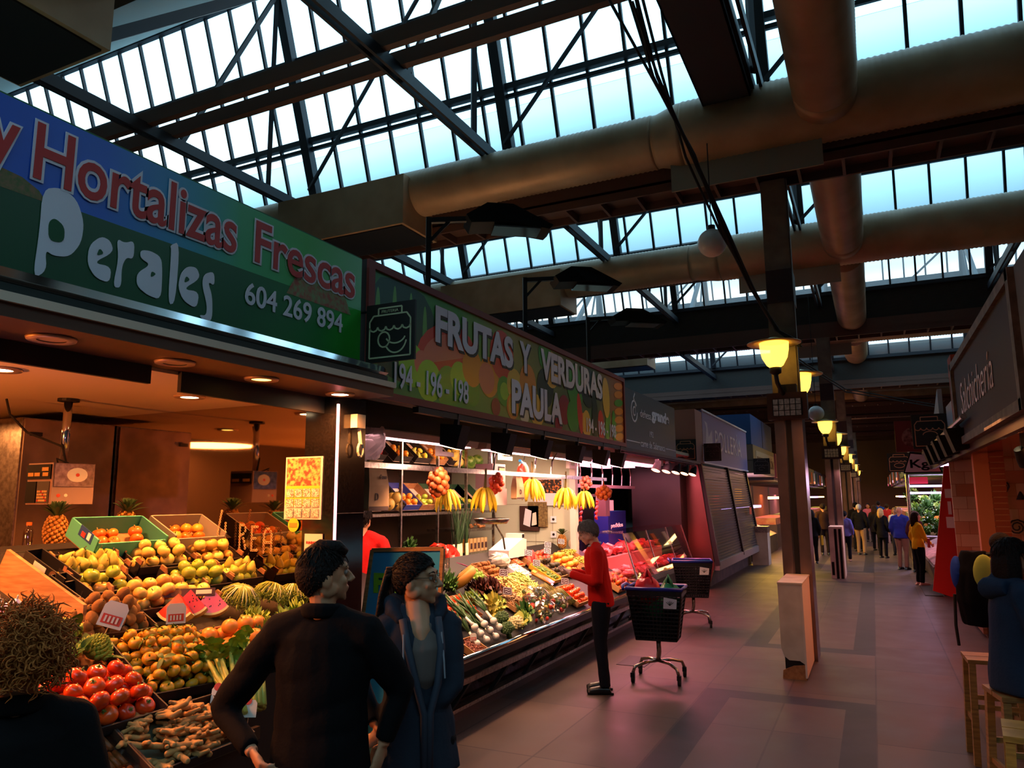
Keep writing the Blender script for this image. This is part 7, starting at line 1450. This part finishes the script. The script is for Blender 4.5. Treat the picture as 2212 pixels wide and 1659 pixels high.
figure('woman with curly blonde hair in black, seen from behind at the left edge', (-2.33, 1.43, 0), (-.8, .5), 1.66, '#0d0c0d', '#0d0c0d', hair='#a8622c', style='curly', hy=0, hem=.8, vox=.009, kids=collar, fem=True, bulk=1.12)
# man in the red sweater
def shirt(t, Q, h_, k, arms, tm):
    blend_mesh(B().tube([Q(.068*math.cos(a*.3927), .062*math.sin(a*.3927)-.01, 1.485-.02*math.sin(a*.3927)) for a in range(17)], .015*k, 8, cap=False), 'shirt_collar', mat('shirt_blue', '#8a94a8', .8), t, .008, 2)
figure('grey haired man in a red sweater choosing fruit at the counter', (-2.68, 7.68, 0), (-.93, -.36), 1.77, '#c01a14', '#15171f', hair='#6e6a66', style='short', hp=-28, hy=0, lean=.12, L=((-.26, .02, 1.12), (-.12, .3, 1.2), (.6, 0, 1)), Rr=((.26, .02, 1.12), (.1, .3, 1.2), (-.6, 0, 1)), vox=.009, kids=shirt, skin=SKIN2, shoe='#0e0b0b')
# seller, seated customer, backpacker
figure('seller in a red polo shirt behind the counter by the black pillar', (-4.78, 6.3, 0), (-.5, .85), 1.94, '#c81e1c', '#1a1a1e', style='short', hy=-20, vox=.011, bare=True)
figure('seated person in a blue hooded jacket at the right edge', (.75, 5.85, 0), (.95, .2), 1.75, '#1a2c42', '#121216', style='bob', hair='#141010', seat=.8, hem=.8, lean=.08, vox=.011, bulk=1.18, L=((-.28, .06, 1.12), (-.16, .3, 1.0)), Rr=((.28, .06, 1.12), (.16, .3, 1.0)), kids=lambda t, Q, h_, k, arms, tm: blend_mesh(B().tube([Q(-.12, -.08, 1.44), Q(0, -.15, 1.43), Q(.12, -.08, 1.44)], [.05, .075, .05], 10).tube([Q(-.13, -.0, 1.46), Q(0, -.1, 1.5), Q(.13, 0, 1.46)], [.04, .05, .04], 10), 'hood', tm, t, .011, 3))
figure('person with a large backpack standing behind the seated one', (1.14, 9.0, 0), (1, .1), 1.62, '#20242c', '#141418', style='short', hair='#181212', vox=.013)
t = thing('backpack', 'blue, black and lime backpack on the back of a customer', 'backpack', (.88, 9.0, 1.06)); t.scale = (1.25,)*3; o = blend_mesh(B().tube([(0, 0, -.28), (0, 0, -.1), (0, 0, .15), (0, 0, .3)], [.12, .15, .14, .09], 14, up=(0, 1, 0), flat=1.25), 'pack', mat('pack_black', '#0a0d14', .9, spec=.08), t, .012, 3, .008, 14)
blend_mesh(B().sph((-.125, .02, .12), (.05, .12, .14), 14, 10), 'front_pocket', mat('pack_blue', '#1a3c9a', .8, spec=.1), t, .012, 2); blend_mesh(B().sph((.05, -.165, .13), (.085, .045, .16), 14, 10), 'side_panel', mat('pack_lime', '#9ab05a', .8, spec=.1), t, .012, 2)
B().tube([(-.16, .0, -.05), (-.17, .02, -.3), (-.16, .04, -.46)], .012, 6).obj('strap', RUB, t); B().tube([(.08, -.1, .28), (.2, -.12, .3), (.22, -.12, 0), (.1, -.12, -.2)], .02, 6).obj('shoulder_strap', RUB, t)
# shoppers farther down the aisle
for a in (('woman in a yellow cardigan and black trousers standing at the fish counter', .84, 19.4, (.9, .35), 1.64, '#e0b010', '#101014', '#2a1a14', 'bob', '#c09080', True), ('bald man in a blue checked shirt seen from behind', .62, 23.3, (.5, .86), 1.72, '#2c3a9c', '#8a6a5a', '#c08a78', 'none', '#181818', False), ('white haired man in a black jacket and beige trousers', -.48, 28.6, (.3, .95), 1.72, '#121214', '#a08058', '#b8b4b0', 'short', '#181818', False), ('blonde woman in a long black coat', .18, 27.4, (.4, .9), 1.6, '#0e0e12', '#0e0e12', '#c8a868', 'bob', '#181818', True), ('person in a violet top walking behind the second column', -.86, 25.7, (.1, .99), 1.54, '#6a62a8', '#14141a', '#141012', 'short', '#b88060', True), ('person in dark brown left of the second column', -1.62, 28.2, (-.2, .98), 1.75, '#2a1a16', '#1c1618', '#1a1210', 'short', '#181818', False), ('dark haired man in black behind the white haired man', -.62, 30.4, (.3, .9), 1.78, '#101012', '#16161a', '#100c0c', 'short', '#181818', False), ('person in a white blouse facing us at the produce stall', .62, 28.8, (-.3, -.95), 1.6, '#d0d8d8', '#2a2a30', '#a88858', 'bob', '#181818', True), ('person in an olive coat among the crowd', .0, 31, (.4, .9), 1.66, '#4a4232', '#1a1a1e', '#5a4030', 'bob', '#181818', True), ('person in pink in the distant crowd', -.25, 37, (-.2, -.9), 1.68, '#c86a78', '#2a2a34', '#2a1a14', 'bob', '#181818', True), ('person in bright blue in the distant crowd', .2, 40, (.1, .9), 1.75, '#2a5aa8', '#20202a', '#2a2018', 'short', '#181818', False), ('person in red in the distant crowd', .5, 36, (.2, .9), 1.66, '#a82c34', '#20202a', '#2a2018', 'short', '#181818', False), ('dark figure with a yellow bag at the left of the columns', -1.75, 24.5, (-.2, .95), 1.6, '#101014', '#101014', '#101010', 'bob', '#181818', True), ('woman with brown hair close behind the man in the checked shirt', .95, 22.7, (.6, .8), 1.6, '#3a1c24', '#141418', '#3a1c18', 'bob', '#181818', True)):
    lab, x, y, fw, H, tp, bt, hr, st, so, fe = a; figure(lab, (x, y, 0), fw, H, tp, bt, so, hr, st, vox=.016, fem=fe, skin=SKIN2 if st == 'none' else None, bulk=1.15 if 'blue checked' in lab else 1., hem=.7 if 'coat' in lab else .86, Rr=((.24, .06, 1.12), (.14, .24, .98)) if 'yellow cardigan' in lab else None)
o = B().poly([(.02, -.1, 0), (.02, .12, 0), (.02, .1, .2), (.02, -.08, .2)], (.05, 0, 0)).obj('shoulder_bag', mat('bag_red', '#a83038', .5)); o.location = (1.0, 19.25, .85); tag(o, 'small red bag at the hip of the woman in yellow', 'bag')
o = B().poly([(0, -.12, 0), (0, .12, 0), (0, .1, .28), (0, -.1, .28)], (.05, 0, 0)).obj('hand_bag', mat('bag_yellow', '#d8b020', .5)); o.location = (-1.5, 24.5, .55); tag(o, 'yellow bag held low by the dark figure left of the columns', 'bag')
# ---------------------------------------------------------------- trolley baskets, bags, stools
def cart():
    t = thing('shopping_trolley', '', 'shopping cart'); NET = mat('black_plastic', '#0c0d12', .4); BL = mat('blue_rim', '#1a2a9a', .35); TUB = mat('trolley_steel', '#a89a90', .25, .9)
    T = [V((x*.3, y*.22, 1.0)) for x, y in ((-1, -1), (1, -1), (1, 1), (-1, 1))]; Bt = [V((x*.22, y*.15, .45)) for x, y in ((-1, -1), (1, -1), (1, 1), (-1, 1))]; b = B()
    for i in range(4):
        j = (i+1) % 4; n = 13
        for q in range(n+1): f = q/n; b.bar(T[i].lerp(T[j], f), Bt[i].lerp(Bt[j], f), .012, .012)
        for q in range(14): f = q/13; b.bar(T[i].lerp(Bt[i], f), T[j].lerp(Bt[j], f), .012, .014)
        b.bar(T[i].lerp(Bt[i], .07), T[j].lerp(Bt[j], .07), .014, .07); b.add([T[i].lerp(Bt[i], .16), T[j].lerp(Bt[j], .16), Bt[j], Bt[i]], [(0, 1, 2, 3)]) if i in (1, 2, 3) else None
    b.poly(Bt, (0, 0, .015)); b.obj('basket', NET, t)
    B().tube([p+V((0, 0, .0)) for p in T]+[T[0]], .022, 8).sph(T[0], .022, 8, 6).obj('rim', BL, t, True)
    B().tube([(-.34, -.2, .99), (-.37, -.1, 1.02), (-.37, .1, 1.02), (-.34, .2, .99)], .018, 8).obj('handle', BL, t, True)
    B().tube([(0, 0, .46), (0, .02, .3), (-.02, .05, .2)], .026, 10).obj('pedestal', TUB, t, True)
    lg = B()
    for x, y in ((-.26, -.2), (.24, -.2), (-.26, .25), (.24, .25)):
        lg.tube([(-.02, .05, .2), (x*.5, y*.5+.03, .2), (x*.9, y*.95, .17), (x, y, .1)], .018, 8)
        c = B().b2((x-.022, y-.025, .06), (x+.022, y+.025, .11)).obj('caster', DKM, t); B().cyl((x-.016, y+.01, .042), (x+.016, y+.01, .042), .042, 16).obj('wheel', RUB, c, True)
    lg.obj('legs', TUB, t, True)
    m = thing_sub = B().poly([V((.1, -.213, .8)), V((.24, -.213, .8)), V((.25, -.219, .9)), V((.11, -.219, .92))], (0, -.004, 0)).obj('sticker', LIL, t)
    hb = B()
    for i in range(5): hb.bar((.172, -.222, .835), (.135+.02*i, -.224, .885-.007*abs(i-2)), .005, .002, up=(0, 1, 0))
    hb.obj('hand_print', DKM, m); return t
c1 = cart(); c1.location = (-2.27, 8.4, 0); c1.rotation_euler = (0, 0, .1); c1['label'] = 'black trolley basket with blue rim and plastic bags beside the man in red'
dup(c1, (-2.68, 12.1, 0), (0, 0, .25), 'empty black trolley basket with blue rim by the meat stall')
for q, s, m, lab in (((-2.36, 8.36, .82), .3, mat('pink_bag', '#f02a3c', .3, trans=.2), 'red plastic carrier bag sticking out of the nearer trolley'), ((-2.16, 8.5, .74), .3, mat('green_bag', '#1a7a4c', .35, trans=.1), 'green plastic bag at the right in the nearer trolley'), ((-2.32, 8.45, .62), .34, mat('green_bag'), 'green plastic bag low in the nearer trolley')):
    t = thing('plastic_bag', lab, 'bag', q); bagmesh(int(s*77)+int(q[0]*100) % 7, s, s, s*.7).obj('bag', m, t, True)
    if 'red' in lab or 'right' in lab:
        b = B()
        for sx in (-.05, .05): b.tube([(sx*.9, -.02, s*.75), (sx*.6, -.01, s*1.05), (0, 0, s*1.28), (-sx*.3, .01, s*1.0)], [.05, .035, .02, .02], 8, flat=.35)
        b.obj('handles', m, t, True)
def stool(loc, rz, lab, w=.34, h=.76, m=None):
    t = thing('stool', lab, 'stool', loc, (0, 0, rz)); m = m or mat('stool_wood', '#8a6a34', .5, 0, '#6a4e24', 6, kind='wood')
    for i in (0, 1): B().b2((-w/2, -w/2+i*w*.52, h-.03), (w/2, -w/2+i*w*.52+w*.48, h)).obj('seat_plank', m, t)
    for sx in (-1, 1):
        for sy in (-1, 1): B().bar((sx*(w/2-.03), sy*(w/2-.03), h-.03), (sx*(w/2+.0), sy*(w/2+.0), 0), .045, .045, up=(0, 1, 0)).obj('leg', m, t)
        B().bar((sx*(w/2-.015), -w/2+.02, .3), (sx*(w/2-.015), w/2-.02, .3), .02, .035).obj('rung', m, t); B().bar((-w/2+.02, sx*(w/2-.015), .42), (w/2-.02, sx*(w/2-.015), .42), .02, .035).obj('rung', m, t)
stool((.72, 6.98, 0), .05, 'tall plain wooden stool behind the seated person in blue'); stool((.72, 4.98, 0), -.1, 'wooden stool nearest the camera with warm lit seat', .36, .75, mat('stool_wood_lit', '#b08a3c', .45, 0, '#8a6a2c', 6, kind='wood')); stool((.76, 5.85, 0), .2, 'wooden stool under the seated person in blue', .34, .76)  # nearest stool: the yellow light on it is put into its wood colour
# kinds that were never placed
for o in [o for o in bpy.data.objects if o.parent is None and o.location.z < -20 and o.type in ('MESH', 'EMPTY')]:
    for c in list(o.children): bpy.data.objects.remove(c)
    bpy.data.objects.remove(o)
for o in bpy.data.objects:
    if 'used' in o: del o['used']
